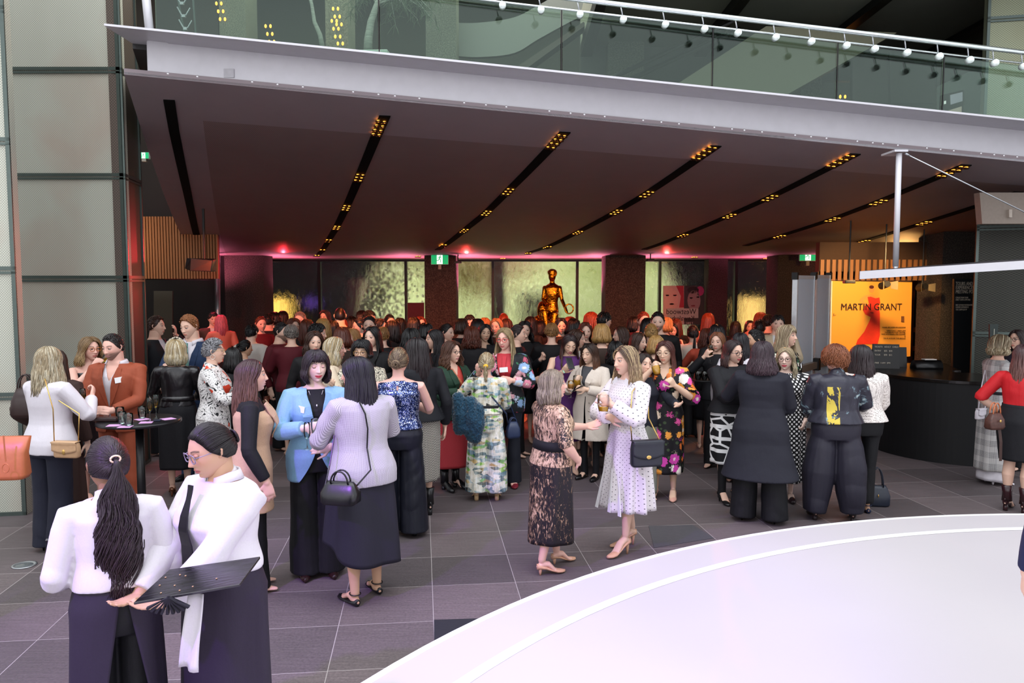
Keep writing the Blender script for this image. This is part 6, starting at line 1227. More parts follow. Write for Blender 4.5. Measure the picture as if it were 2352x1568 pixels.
for px, py, lab in [(262, 977, 'pink card nearest the purse on the high table'), (288, 980, 'pink card under the front tumbler'), (336, 970, 'pink card beside the nearer flute'), (327, 963, 'pink card behind the middle tumbler'), (386, 962, 'pink card at the right rim of the high table')]:
    g_ = on_t(px, py); mb = MB(); mb.box((g_.x, g_.y, TZ+.0015), (.10, .10, .002), rz=RNG.rand()); tag(mk('pink_card', mb, plain('#d8a6d8', .6, name='pink_card')), lab, 'card')
g_ = on_t(246, 967); mb = MB(); mb.box((g_.x, g_.y, TZ+.018), (.2, .1, .032)); tag(bevel(mk('clutch_purse', mb, m_croc('#2b1a1c')), .01, 3), 'dark crocodile-textured clutch lying on the high table', 'clutch')
g_ = on_t(362, 967); mb = MB(); mb.box((g_.x, g_.y, TZ+.008), (.06, .04, .014)); tag(bevel(mk('key_fob', mb, plain('#1d2438', .4, name='fob')), .005), 'small dark blue fob beside the flutes', 'fob')
# 8-12
p = Person(356, 738, 10.1, 60, (10, 0), dict(style='short', c='#3a1e14', len=.03, flow='side'), 'fair', male=True, arms=('face', 'down'), covered=True, seed=8, label='man in a dark suit raising a hand to his face by the left wall', H=1.78); wk = Cb('#14161c'); p.top('suit_jacket', wk, z0=.46, ease=.02, cut=jk(p.H, .6, .46)); p.top('shirt', W_white, z0=.5, ease=.008, sleeve=0); p.trousers('trousers', wk)
p = Person(440, 721, 8.9, -28, (-12, 12), dict(style='short', c='#a8663a', len=.04, flow='side', sides=.25, vol=.010), 'fair', male=True, arms=('clasp', 'glass'), covered=True, seed=9, label='tall ginger-haired man in a navy suit and patterned green tie', face=dict(look=(-.2, -.3)), shoe=('loafer', W_lea))
wn = Cb('#1e3150'); p.top('shirt', W_white, z0=.5, ease=.010, sleeve=0); p.shirtcollar(W_white, .35, .035); p.top('suit_jacket', wn, z0=.46, ease=.022, cut=jk(p.H, .60, .46, w_top=.085)); p.lapels(wn, .6, wid=.03, w_top=.085); p.trousers('trousers', wn)
t = Nt('green_tie', '#3f6f66', .5); t.col(t.ramp(t.vor(t.coord(), 60, .1, feature='DISTANCE_TO_EDGE'), [(.05, '#1e3a38'), (.12, '#6a9a8e')])); p.strip('tie', t.m, [(0, .83), (0, .80), (0, .76), (0, .70), (0, .62)], (.014, .016, .026, .034, .042), .018, th=.006)
p = Person(404, 783, 8.15, 172, (8, 0), dict(style='bob', c='#b79a68', c2='#e0cfa4', streak='#ecdfc0', len=.12, vol=.020, flip=-.5), 'fair', arms=('glass', 'clasp'), covered=False, seed=10, label='woman with a blonde bob and beaded headband in a long black satin dress', H=1.62, shoe=('pump', plain('#6b3a1e', .5, var=.4, scale=80, name='leopard_shoe')), heel=.06)
p.top('bodice', W_sat, z0=.58, ease=.016, sl_ease=.012, sleeve=.75, wr=.008); p.skirt('skirt', W_black, z0=.62, z1=.185, hem=(.19, .16), folds=(7, .012)); p.belt('waist_sash', W_sat, .63, .05, .024)
mb = MB(); mb.tube([p.T(sk_dir(dirv(a, 0) if 0 else nrm(np.array([math.sin(a), -.15, math.cos(a)])), .030)*p.hk) for a in np.linspace(-1.3, 1.3, 24)], .009, 8); mk('headband', mb, m_leopard(), p.hair, True)
p = Person(487, 779, 7.7, 84, (0, 0), dict(style='pixie', c='#8d8c92', c2='#c9c8cc', streak='#4a484c', len=.06, flow='side', dir=1, sides=.2, vol=.014), 'fair', arms=('clasph', 'clasph'), build=1.18, seed=11, covered=True, label='woman with short silver hair in a black, white and red scroll-print dress', H=1.66, face=dict(glasses=('#c9a97a', .022, .017), earrings=('#e8e4dc', .022, 'hoop'), lip=(.5, .25, .22)))
mbq = m_baroque(); p.top('bodice', mbq, z0=.54, ease=.014, collar=.012, sl_ease=.010); p.skirt('skirt', mbq, z0=.60, z1=.2, hem=(.19, .18), folds=(6, .006))
p = Person(574, 820, 5.6, 92, (2, -2), dict(style='long', c='#3a2428', c2='#8a5a48', len=.30, wave=.008, gap=1.35, part=.1, fine=1.4), 'rosy', arms=(((.26, -.06, .84), (0, -.2, -1), (-1, 0, 0), .35, (.5, 1, 0)), ((.27, -.08, .83), (0, -.2, -1), (-1, 0, 0), .35, (.5, 1, 0))), seed=12, covered=True, label='woman with long brown hair in a beige sleeveless vest over black sleeves', H=1.665, face=dict(lip=(.55, .28, .26)))
p.top('black_top', W_black, z0=.5, ease=.007, sl_ease=.009, wr=.003); wbe = cloth('#c9a488', .75, name='beige_crepe'); p.top('long_vest', wbe, z0=.36, z1=.825, ease=.020, flare=.03, sleeve=0, cut=jk(p.H, .66, .36, w_bot=.03)); p.lapels(wbe, .66, wid=.035, ease=.034); p.trousers('trousers', W_blackt, hem=.1, knee=.08)
# 13 blue blazer
p = Person(722, 796, 5.9, 4, (10, 4), dict(style='mid', c='#231a20', c2='#33242a', len=.10, fringe=True, vol=.016, wave=.006, flip=-.6, gap=1.0, fine=1.5), 'pale', arms=('clasp', 'clasph'), seed=13, covered=True, build=1.04, label='pale woman with dark fringe and closed eyes in a light blue blazer', face=dict(eyes=.0, lip=(.55, .06, .08), smile=.7), H=1.71, shoe=('loafer', plain('#2a1414', .3, name='oxblood_shoe')))
wbl = cloth('#86b1d2', .75, name='blue_linen'); p.top('t_shirt', W_black, z0=.5, ease=.008, sleeve=0, z1=.83); p.top('blazer', wbl, z0=.435, ease=.024, flare=.02, sl_ease=.016, cuff=.006, cut=jk(p.H, .60, .435, w_bot=.13), wr=.008, wf=18); p.lapels(wbl, .60, wid=.04); p.trousers('trousers', W_blackt, hem=.125, knee=.10, z0=.63, mid=.006); p.badge(-.105, .752, .06, .045, tilt=-.1)
mb = MB(); mb.tube(sagpts(p.surf(-.05*p.k, .825, .02), p.surf(.05*p.k, .825, .02), .10*p.k), .0015, 5); mb.ell(p.surf(0, .765, .022), (.007, .004, .010), 8, 5); mk('necklace', mb, plain('#e8e8ea', .25, .8, name='silver'), p.root, True)
g1 = grip(p, 1); drink(G(706, 1030, 1.0)*0+P(706, 1032, 5.50), 'flute', None, 'empty flute held low by the woman in the blue blazer', (0, 0, 0), .9)
# 14 grey houndstooth blazer
p = Person(828, 815, 5.45, 205, (48, 2), dict(style='long', c='#14121a', c2='#2a2430', len=.34, vol=.014, wave=.004, chy=.09, fine=1.6), 'tan', arms=('clasph', 'glasshi'), seed=14, build=1.1, label='woman with long black hair in a grey houndstooth blazer and asymmetric dark skirt', H=1.70, shoe=('flat', W_lea), stance=.10, feet=(.06, -.04))
wh = m_houndst('grey_houndstooth', '#d8d2dc', '#827c88', 210); p.top('blazer', wh, z0=.485, ease=.028, flare=.02, sl_ease=.016, cut=jk(p.H, .6, .48), wr=.009, wf=18)
p.skirt('skirt', cloth('#211f2c', .75, name='dark_crepe'), z0=.60, z1=.20, hem=(.25, .21), folds=(5, .022), hemf=lambda a: .19+.055*np.cos(a+.5)-.02*np.sin(2*a))
g_ = P(726, 985, 5.35); drink(g_-Vector((0, 0, .03)), 'tumbler', None, 'stemless glass between the blue and grey blazers', k=.95)
b = P(783, 1155, 5.12); handbag('handbag', b, R(-12), (.25, .13, .145), W_lea, 'structured black leather handbag hanging from the grey blazer', 'bowling', (W_lea, .55))
mb = MB(); mb.tube([b+Vector((.11, 0, .12))]+[p.world(p.surf(x, f, e_, True)) for x, f, e_ in ((.035, .56, .07), (.03, .64, .045), (.03, .72, .045), (.045, .78, .045), (.07, .825, .035))], .006, 6); mb.tube([b+Vector((-.10, 0, .12)), P(757, 1070, 5.2), P(768, 1000, 5.3)], .005, 6); tag(mk('bag_strap', mb, W_lea), 'black shoulder strap of the structured handbag', 'strap')
# 15, 16
p = Person(766, 768, 8.0, 80, (5, 0), dict(style='mid', c='#b09468', c2='#d8c598', streak='#e8dcc0', len=.14, vol=.014), 'rosy', arms=('down', 'glass'), seed=15, covered=True, label='blonde woman in cream behind the light blue blazer, face in profile', H=1.66, face=dict(earrings=('#1a1a1a', .009, 'stud'))); p.top('top', cloth('#d9c8b0', name='cream_cloth'), z0=.5, ease=.012); p.trousers('trousers', W_blackt)
p = Person(832, 778, 7.9, -8, (-6, 4), dict(style='bob', c='#0e0c10', len=.05, fringe=True, fr_v=26, vol=.022, flip=-.8, gap=1.0), 'asian', arms=('clasp', 'gest'), seed=16, covered=True, label='woman with a short black bob and glasses in a leopard-print top', H=1.64, face=dict(glasses=('#8a6a3a', .025, .018))); p.top('top', m_leopard(), z0=.5, ease=.014); p.trousers('trousers', W_blackt)
# 17 sequin top
p = Person(914, 798, 6.85, 176, (-8, 2), dict(style='bun', c='#5a4434', c2='#7a604a', streak='#9a8060', at=(pi, -.15), bun=.038, vol=.012), 'rosy', arms=('clasph', 'clasph'), seed=17, build=1.14, covered=True, label='woman with a braided bun in a navy sequinned top and wide black trousers', shoe=('boot', W_lea), heel=.04, stance=.12)
p.top('sequin_top', m_sequin(), z0=.575, z1=.832, ease=.020, flare=.006, sleeve=0, wr=.004, cut=lambda V, H=p.H: np.where(V[:, 1] > 0, np.hypot(V[:, 0]/.6, (V[:, 2]-.795*H)/1.6)-.016, 1.0)); p.trousers('trousers', cloth('#191b26', .45, name='navy_satin_trousers'), z0=.62, hem=.125, knee=.105, mid=.008)
# 18, 19
p = Person(962, 775, 7.45, 200, (35, 0), dict(style='long', c='#1a1416', c2='#2c2024', len=.28, vol=.014), 'fair', arms=('clasph', 'down'), seed=18, label='woman with long dark hair, black jacket and black-and-white herringbone skirt', shoe=('boot', W_lea), heel=.05, covered=True)
p.top('jacket', Cb('#15161c'), z0=.54, ease=.02, flare=.03, sl_ease=.012); p.skirt('skirt', m_herring(), z0=.60, z1=.205, hem=(.17, .15), folds=(8, .010))
p = Person(1000, 757, 9.2, -72, (-4, 0), dict(style='long', c='#141013', len=.26, vol=.012, gap=1.3, tuck=1), 'fair', arms=('glass', 'down'), seed=19, covered=True, label='dark-haired woman in black, left profile, behind the herringbone skirt', H=1.67, face=dict(earrings=('#d0d0d0', .01, 'stud'))); p.top('top', W_black, z0=.5, ease=.014); p.trousers('trousers', W_blackt)
# 20 green blazer
p = Person(1036, 785, 8.4, 38, (8, 0), dict(style='curly', c='#4a2a1e', c2='#6e4630', len=.16, vol=.020, wf=5), 'fair', arms=('clasph', 'clasph'), seed=20, covered=True, build=1.05, label='curly-haired woman in a dark green blazer and long red skirt', H=1.59, shoe=('boot', W_lea), heel=.03, face=dict(glasses=('#3a3a3a', .022, .016), lip=(.5, .2, .2)))
wg = cloth('#1f3b2c', .75, name='green_wool'); p.top('t_shirt', cloth('#c2453c', name='coral_jersey'), z0=.5, ease=.008, sleeve=0, cut=gv(.775*p.H, .05, .6)); p.top('blazer', wg, z0=.48, ease=.024, sl_ease=.014, flare=.015, cut=jk(p.H, .64, .48, w_bot=.06)); p.lapels(wg, .64); p.skirt('skirt', cloth('#a9323a', .7, name='red_satin'), z0=.60, z1=.16, hem=(.20, .17), folds=(6, .010)); p.badge(.12, .75, .05, .05); p.strip('lanyard', W_tan, [(-.06, .82), (-.035, .77), (.03, .70), (.10, .60)], .010, .034)
# 21 jumpsuit
p = Person(1117, 809, 8.0, 180, (-4, 0), dict(style='pony', c='#a58a64', c2='#c9b088', streak='#ddcba6', at=(pi, -.10), len=.16, spread=.018, n=60, wave=.004), 'rosy', arms=('gest', 'clasp'), seed=21, label='woman with a low blonde ponytail in a watercolour-print jumpsuit', shoe=('sandal', plain('#c8a67c', .7, name='cork')), heel=.05, stance=.11, covered=True, face=dict(earrings=('#e8e4dc', .008, 'stud')))
mj = m_jumpsuit(); p.top('bodice', mj, z0=.59, ease=.020, sl_ease=.018, cuff=-.004, wr=.008, flare=.01); p.trousers('trousers', mj, z0=.63, hem=.125, knee=.115, mid=.012, length=.06, wr=.009); p.belt('waistband', W_black, .635, .045, .024)
mb = MB(); B = sk_dir(dirv(pi, -.10), .022); mb.ell(p.T(B*p.hk), (.026, .018, .020), 12, 8); mk('hair_tie', mb, plain('#e2b13c', .8, name='yellow_scrunchie'), p.hair, True)
b0 = P(1078, 960, 7.75); mb = MB()
for a, b, r_ in [((1052, 915), (1056, 985), .075), ((1080, 925), (1086, 1000), .085), ((1098, 940), (1092, 1005), .07), ((1060, 975), (1084, 990), .07)]:
    A_, B_ = P(*a, 7.75), P(*b, 7.75); mb.tube([A_, A_.lerp(B_, .5)+Vector((.01, -.02, 0)), B_], [r_*.85, r_, r_*.85], 14, round_=True)
def furp(V, F, N): return V+N*(RNG.normal(0, .005, (len(V), 1))), F, None, None
o = job('fur_jacket', mb, [cloth('#1b4258', .95, .3, .9, 60, name='teal_fur', sheen=.5)], None, .009, 2, furp); tag(o, 'teal faux-fur jacket draped over the arm of the watercolour jumpsuit', 'jacket')
b = P(1178, 1005, 8.1); handbag('shoulder_bag', b, R(20), (.15, .10, .17), plain('#22304f', .4, name='navy_leather'), 'navy shoulder bag at the right hip of the watercolour jumpsuit', 'bucket', (plain('#22304f', .4, name='navy_leather'), .3), strap=[b+Vector((-.05, 0, .14)), P(1163, 950, 7.8), p.world((.11, -.02, .83*p.H)), P(1160, 900, 8.15), b+Vector((.05, 0, .14))], straps_w=.008)
# 22 floral jacket with red glasses
p = Person(1163, 750, 8.55, -6, (-16, 8), dict(style='long', c='#a98e62', c2='#d6c193', streak='#8a7048', len=.26, vol=.010), 'rosy', arms=('clasph', 'gest'), seed=22, covered=True, label='blonde woman in red glasses, red blouse and floral jacket', face=dict(glasses=('#d01f2a', .024, .018), lip=(.6, .15, .15), smile=.7), shoe=('pump', plain('#7a1f2e', .4, name='red_shoe')), heel=.07)
wf_ = m_floral('rose_print', '#14161c', ['#d9879c', '#c9d8ee', '#e8b3bd', '#8fb0d8', '#b8546a'], 8, .46); p.top('blouse', cloth('#c2303c', .6, name='red_silk'), z0=.5, ease=.010, sleeve=0); p.top('jacket', wf_, z0=.47, ease=.022, sl_ease=.014, cut=jk(p.H, .60, .47, w_top=.09, w_bot=.09), wr=.006); p.trousers('trousers', Cb('#141722'), hem=.085); p.badge(-.01, .742, .085, .05); p.strip('neck_scarf', cloth('#c2303c', .6, name='red_silk'), [(-.01, .82), (-.012, .76), (-.02, .68)], (.02, .016, .022), .02)
# 24 waving woman behind, 23 profile
p = Person(1188, 748, 10.0, 72, (10, 0), dict(style='updo', c='#2a1a18', at=(pi, .0), bun=.02), 'fair', arms=('glasshi', 'clasp'), seed=23, covered=True, hi=True, label='dark-haired woman in black, right profile, behind the floral jacket', H=1.68); p.top('top', W_black, ease=.014, z0=.5); p.trousers('trousers', W_blackt)
p = Person(1111, 752, 10.6, -10, (25, 4), dict(style='long', c='#120d10', len=.30, vol=.014, part=.1), 'olive', arms=('down', 'gest'), seed=24, covered=True, label='woman with long black hair raising a hand behind the green blazer', H=1.66); p.top('top', W_black, z0=.5, ease=.012, cut=gv(.75*p.H, .05, .7)); p.trousers('trousers', W_blackt)
# 25 purple dress
p = Person(1305, 762, 9.1, 6, (8, 26), dict(style='long', c='#241518', c2='#5a3a30', len=.28, vol=.010), 'asian', arms=('glass', 'phone'), seed=25, label='woman in a purple sleeveless dress looking down at her phone', face=dict(lip=(.45, .08, .12), look=(0, -.3), eyes=.5), H=1.65, covered=True)
wp = cloth('#5a2a6c', .7, name='purple_crepe'); p.top('bodice', wp, z0=.56, z1=.83, ease=.010, sleeve=0, wr=.004); p.skirt('skirt', wp, z0=.6, z1=.24, hem=(.16, .14), folds=(5, .006)); p.badge(.11, .745, .06, .045); p.belt('waist_pleat', wp, .645, .03, .016)
g_ = grip(p, -1); mb = MB(); mb.box((0, 0, 0), (.075, .01, .15)); o = mk('phone', mb, plain('#1a1a1e', .2, name='phone')); bevel(o, .004); o.location = g_+Vector((.02, -.03, .03)); o.rotation_euler = (R(-40), 0, R(20)); tag(o, 'dark phone held by the woman in the purple dress', 'phone')
g_ = grip(p, 1); drink(g_-Vector((0, 0, .10)), 'tumbler', 'oj', 'orange juice in the hand of the purple dress', k=1.2)
# 26 cream coat
p = Person(1357, 800, 8.85, -28, (-10, 4), dict(style='mid', c='#1e1614', c2='#7a4a30', len=.17, vol=.014), 'asian', arms=('clasph', 'glass'), seed=26, build=1.05, label='smiling woman in a cream coat over grey with black tights', face=dict(smile=1.0, teeth=1, eyes=.3), H=1.53, covered=True, shoe=('loafer', W_lea), hscale=1.0)
wc = cloth('#dccfc2', .8, name='cream_wool'); p.top('jumper', Cb('#4a4a4e'), z0=.5, ease=.008, sleeve=0); p.top('coat', wc, z0=.30, ease=.028, flare=.045, sl_ease=.022, cut=jk(p.H, .66, .30, w_bot=.02), wr=.008); p.lapels(wc, .66, wid=.04, ease=.034); p.trousers('tights', W_blackt, hem=.040, knee=.046)
g_ = grip(p, -1); drink(g_-Vector((0, 0, .12)), 'wine', 'amber', 'amber drink in the raised hand of the cream coat', k=1.0); g_ = grip(p, 1); mb = MB(); mb.box((0, 0, 0), (.07, .012, .14)); o = mk('phone', mb, W_lea); bevel(o, .004); o.location = g_; o.rotation_euler = (R(60), 0, R(50)); tag(o, 'black wallet phone in the other hand of the cream coat', 'phone')
for i_ in range(3): mb = MB(); mb.ell(p.surf(.06*p.k, .58-.06*i_, .045), (.010, .006, .010), 10, 6); mk('button', mb, plain('#cfc2b2', .4, name='button'), p.outer, True)
# 27 bleached-print dress
p = Person(1268, 853, 6.0, 118, (-22, -4), dict(style='bob', c='#9c8a74', c2='#c4b49c', streak='#7a6a58', len=.13, vol=.012, flip=-.3, fine=1.5), 'rosy', arms=('out', 'hip'), seed=27, build=1.2, label='woman with a grey-blonde bob in a bleached brown-and-black print dress', face=dict(earrings=('#c8c0b8', .026, 'hoop'), lip=(.55, .2, .2)), H=1.55, shoe=('pump', W_nude), heel=.045, feet=(-.12, .10))
mt = m_tiedye(); p.top('bodice', mt, z0=.585, ease=.012, sleeve=.62, sl_ease=.012, collar=.004, wr=.004); p.skirt('skirt', mt, z0=.62, z1=.155, hem=(.20, .19), folds=(6, .008)); p.belt('wide_belt', W_black, .635, .075, .020)
mb = MB(); mb.tube([p.T(np.array([x, -.085, .088+.01*math.cos(x*20)])*p.hk*1.02) for x in np.linspace(-.06, .06, 9)], .004, 6); mk('sunglasses', mb, plain('#7fd0a8', .3, name='mint_frame'), p.hair, True)
# 28 dotted white dress
p = Person(1442, 794, 6.44, -52, (-2, 4), dict(style='mid', c='#5a4238', c2='#c09a70', streak='#d8b888', len=.17, vol=.012, wave=.010, gap=1.25, flip=.2, fine=1.5), 'fair', arms=('glasshi', 'cross'), seed=28, label='woman in a white long-sleeved dress with tiny dots holding a glass', face=dict(earrings=('#d9a93a', .009, 'stud'), lip=(.6, .2, .17), look=(-.2, 0)), H=1.70, shoe=('pump', W_nude), heel=.075, feet=(-.09, .09))
md = dots('dotted_chiffon', '#ddd6d9', '#2c2a35', 36, .10); p.top('bodice', md, z0=.61, ease=.012, sl_ease=.022, cuff=.004, wr=.006, collar=.006); mskd = dots('dark_dotted_panel', '#23222c', '#e0dde0', 60, .14)
sk28 = p.skirt('skirt', md, z0=.64, z1=.215, hem=(.23, .20), folds=(9, .022)); p.belt('dotted_belt', mskd, .642, .045, .020); p.strip('shoulder_panel', mskd, [(.045, .832), (.08, .822), (.115, .812)], .028, .016); p.strip('shoulder_panel', mskd, [(-.045, .832), (-.08, .822), (-.115, .812)], .028, .016)
for x in (-.06, .04, .12):
    mb = MB(); q0 = p.surf(x, .40, .03); mb.hexa([(x*1.0-.002, -.175*p.k, .42*p.H), (x+.002, -.175*p.k, .42*p.H), (x+.002, -.17*p.k, .42*p.H), (x-.002, -.17*p.k, .42*p.H)]+[(x*1.7-.018, -.222*p.k, .217*p.H), (x*1.7+.018, -.222*p.k, .217*p.H), (x*1.7+.018, -.215*p.k, .217*p.H), (x*1.7-.018, -.215*p.k, .217*p.H)]); mk('pleat_insert', mb, mskd, sk28)
g_ = grip(p, 1); drink(P(1386, 925, 6.15)-Vector((0, 0, .07)), 'tumbler', 'oj', 'nearly empty glass raised by the woman in the white dotted dress', k=1.25, level=.25)
b = P(1484, 1070, 6.15); handbag('crossbody_bag', b, R(14), (.255, .09, .20), plain('#23262e', .45, name='charcoal_leather'), 'charcoal flap handbag with gold clasp on a chain over the white dotted dress', 'flap', clasp=(.022, .006, .016), strap=[b+Vector((-.11, 0, .17)), P(1447, 960, 6.1), P(1452, 900, 6.2), p.world((.10, .04, .825*p.H)), P(1488, 890, 6.4), P(1490, 960, 6.3), b+Vector((.12, 0, .17))], sm=M_gold, straps_w=.005)
# 29 floral black dress, drinking orange juice
p = Person(1530, 786, 8.05, -10, (-6, 4), dict(style='long', c='#4a2420', c2='#7a3f30', len=.30, vol=.014, part=-.1), 'asian', arms=('glasshi', 'drink'), seed=29, label='woman with long auburn hair in a black floral dress drinking orange juice', H=1.62, face=dict(glasses=('#c9b8a0', .025, .020)), shoe=('pump', plain('#e0a898', .4, name='pink_shoe')), heel=.035, stance=.09)
mf = m_floral('bright_floral', '#120f14', ['#e8782e', '#c83fa0', '#f1d9c0', '#e2559c', '#f0a040', '#f4ece0'], 9, .46, '#3a4a30'); p.top('bodice', mf, z0=.58, ease=.014, sleeve=.55, sl_ease=.030, cuff=.035, wr=.007, cut=gv(.76*p.H, .045, .6)); p.skirt('skirt', mf, z0=.62, z1=.17, hem=(.19, .16), folds=(6, .012))
drink(P(1510, 848, 7.78)-Vector((0, 0, .05)), 'tumbler', 'oj', 'tumbler of orange juice at the lips of the auburn-haired woman', (R(-25), R(-10), 0), 1.1, level=.7); mb = MB(); g_ = grip(p, 1); mb.ell(tuple(g_+Vector((0, 0, .03))), (.02, .015, .035), 10, 6); tag(mk('canape', mb, plain('#d8702e', .6, var=.3, name='canape')), 'small orange canape held above the floral dress', 'canape')
# 30 grey skirt and dark jacket mostly hidden behind the dotted dress
p = Person(1478, 815, 8.0, 30, (0, 0), dict(style='mid', c='#2a1e1a', len=.12), 'fair', arms=('out', 'down'), seed=30, covered=True, label='person in a dark jacket and grey-green skirt almost hidden by the white dotted dress', H=1.5); p.top('jacket', Cb('#23252f'), z0=.5, ease=.02, sl_ease=.014); p.skirt('skirt', cloth('#85877a', .75, name='sage_cloth'), z0=.6, z1=.05, hem=(.17, .15), folds=(9, .008))
# 31 waiter from behind
p = Person(1592, 749, 11.3, 182, (10, 0), dict(style='pony', c='#0c0a0d', len=.40, wave=.002, n=70, spread=.016, at=(pi, .18)), 'fair', arms=('down', 'hip'), seed=31, covered=True, label='waiter in a cream shirt seen from behind, straight black ponytail', shoe=('loafer', W_lea), H=1.60, build=1.1); p.top('shirt', cloth('#d6cfc0', .75, name='cream_shirt'), z0=.6, ease=.024, tucked=True, sl_ease=.02); p.trousers('trousers', W_blackt, hem=.10, knee=.09)
# 32
p = Person(1650, 765, 9.4, -12, (-6, 4), dict(style='mid', c='#8a5236', c2='#b07a50', len=.12, vol=.010), 'fair', arms=('down', 'drink'), seed=32, covered=True, label='strawberry-blonde woman in black sipping from a flute', H=1.63); p.top('jacket', W_black, z0=.5, ease=.018); p.trousers('trousers', W_blackt); drink(grip(p, -1)-Vector((0, 0, .14)), 'flute', 'champ', 'flute held to the mouth of the strawberry-blonde woman')
c = P(1618, 872, 8.6); o = empty('round_tray', tuple(c), 0, 'small black tray of dark drinks beside the black shawl', 'tray'); mb = MB(); mb.lathe([(.14, -.01), (.16, .0), (.155, .004), (.14, -.002)], seg=28); mk('tray', mb, M_black, o, True)
for k in range(3): drink((c.x-.07+.065*k, c.y-.02*k, c.z), 'tumbler', 'cola', ['left tumbler of dark drink on the small tray', 'middle tumbler of dark drink on the small tray', 'right tumbler of dark drink on the small tray'][k], k=.9, level=.8)
c = P(1625, 880, 8.7); p = None
# 33 black shawl
p = Person(1682, 780, 7.9, 34, (12, 8, -8), dict(style='mid', c='#2c1c1e', c2='#4a302e', len=.13, vol=.010, gap=1.3), 'fair', arms=('cross', 'cross'), seed=33, build=1.1, covered=True, label='smiling woman in glasses, black shawl and black-and-white graphic skirt', face=dict(glasses=('#23202a', .023, .018), lip=(.55, .1, .12), smile=.9), H=1.65, shoe=('pump', W_lea), heel=.06)
p.top('shawl', W_black, z0=.56, ease=.035, sl_ease=.035, wr=.016, wf=16, collar=.0, flare=.02); p.skirt('skirt', m_geo(), z0=.60, z1=.25, hem=(.19, .16), folds=(6, .010)); p.trousers('tights', W_blackt, hem=.038, knee=.046)
# 34 black coat from behind
p = Person(1752, 784, 7.25, 172, (4, 0), dict(style='mid', c='#33242c', c2='#4a343e', len=.15, vol=.018, wave=.010, flip=.5, fine=1.5), 'fair', arms=('gest', 'clasp'), seed=34, build=1.16, covered=True, label='woman with dark wavy hair in a long black A-line coat seen from behind', shoe=('pump', W_lea), heel=.05, stance=.13)
p.top('coat', cloth('#20202a', .8, name='charcoal_wool'), z0=.255, ease=.034, flare=.13, sl_ease=.020, wr=.007, wf=14); p.trousers('trousers', W_blackt, hem=.12, knee=.105, z0=.58)
# 35-38
p = Person(1738, 757, 8.9, -70, (0, 2), dict(style='short', c='#0e0b0d', len=.045, flow='up', vol=.012), 'tan', male=True, arms=('down', 'down'), seed=35, covered=True, label='dark-haired man in left profile behind the black coat', H=1.68, face=dict(beard=(.12, .07, .05))); p.top('shirt', Cb('#1c1a1f'), z0=.5, ease=.014); p.trousers('trousers', W_blackt)
p = Person(1700, 764, 8.7, 168, (0, 0), dict(style='long', c='#0f0c12', c2='#1e1820', len=.26, vol=.012), 'fair', arms=('down', 'down'), seed=36, covered=True, label='woman with sleek black hair in a white top behind the black shawl', H=1.66); p.top('top', W_white, z0=.5, ease=.014); p.trousers('trousers', W_blackt)
p = Person(1806, 806, 7.97, 0, (-8, 2), dict(style='curly', c='#b8a07a', c2='#e0d0ac', len=.17, vol=.012, wf=3.5), 'pale', arms=('pocket', 'gest'), seed=37, build=1.1, covered=True, label='pale blonde woman in glasses and a black dress with white polka dots', H=1.56, face=dict(glasses=('#5a3330', .024, .018), lip=(.62, .06, .10), smile=.8), shoe=('loafer', plain('#1e1016', .3, name='oxblood')))
mpd = dots('polka_dots', '#141317', '#eeeceb', 30, .30); p.top('bodice', mpd, z0=.58, ease=.018, sl_ease=.026, cuff=-.004, wr=.007); p.skirt('skirt', mpd, z0=.62, z1=.13, hem=(.20, .17), folds=(7, .012)); p.badge(-.03, .742, .085, .05)
p = Person(1806, 752, 8.8, 62, (6, -2), dict(style='long', c='#8a7458', c2='#b8a07a', streak='#c9b48e', len=.24, fringe=True, vol=.014), 'fair', arms=('down', 'down'), seed=38, covered=True, label='tall woman with blonde fringe grinning by the white folding doors', face=dict(smile=1.2, teeth=1), H=1.74); p.top('dress_top', m_floral('small_floral', '#1b1719', ['#8a2f35', '#c9c0b8', '#5a6a4a'], 16, .3), z0=.5, ease=.014); p.skirt('skirt', m_floral('small_floral', '#1b1719', ['#8a2f35', '#c9c0b8', '#5a6a4a'], 16, .3), z0=.6, z1=.16); p.badge(.03, .745, .06, .045)
# 39 red curls, 40 lace
p = Person(1925, 793, 7.3, 190, (38, 0), dict(style='short', c='#7a3a22', c2='#a5603a', len=.075, vol=.030, wave=.012, n=760, sides=.8, fine=1.2), 'rosy', arms=('clasp', 'clasph'), seed=39, build=1.22, covered=True, label='person with short red curls in a printed satin top and voluminous dark trousers', shoe=('boot', plain('#241616', .5, name='dark_boot')), heel=.03, stance=.15)
p.top('satin_top', m_satintop(), z0=.565, ease=.028, sl_ease=.030, cuff=-.01, flare=.02, wr=.012, wf=16, collar=.006); p.trousers('trousers', cloth('#272531', .55, name='charcoal_taffeta'), z0=.60, hem=.105, knee=.135, mid=.018, length=.05, wr=.012, wf=12)
p = Person(1982, 792, 7.55, 200, (24, 0), dict(style='long', c='#1c1418', c2='#3a2a2c', len=.24, vol=.014, wave=.006), 'tan', arms=('clasph', 'clasp'), seed=40, build=1.15, covered=True, label='woman with long dark hair in a white lace top and black trousers', shoe=('flat', plain('#1b2440', .4, name='navy_flat')))
p.top('lace_top', m_lace(), z0=.555, ease=.026, flare=.03, sl_ease=.016, wr=.005, sleeve=.7); p.trousers('trousers', W_blackt, hem=.062, knee=.066, length=.06)
b = G(2012, 1160); handbag('tote_bag', (b.x, b.y, .003), R(-10), (.24, .13, .20), plain('#1b2130', .4, name='dark_navy_leather'), 'dark navy leather tote standing on the floor behind the lace top', 'bowling', (plain('#1b2130', .4, name='dark_navy_leather'), .95), clasp=(.006, .004, .016))
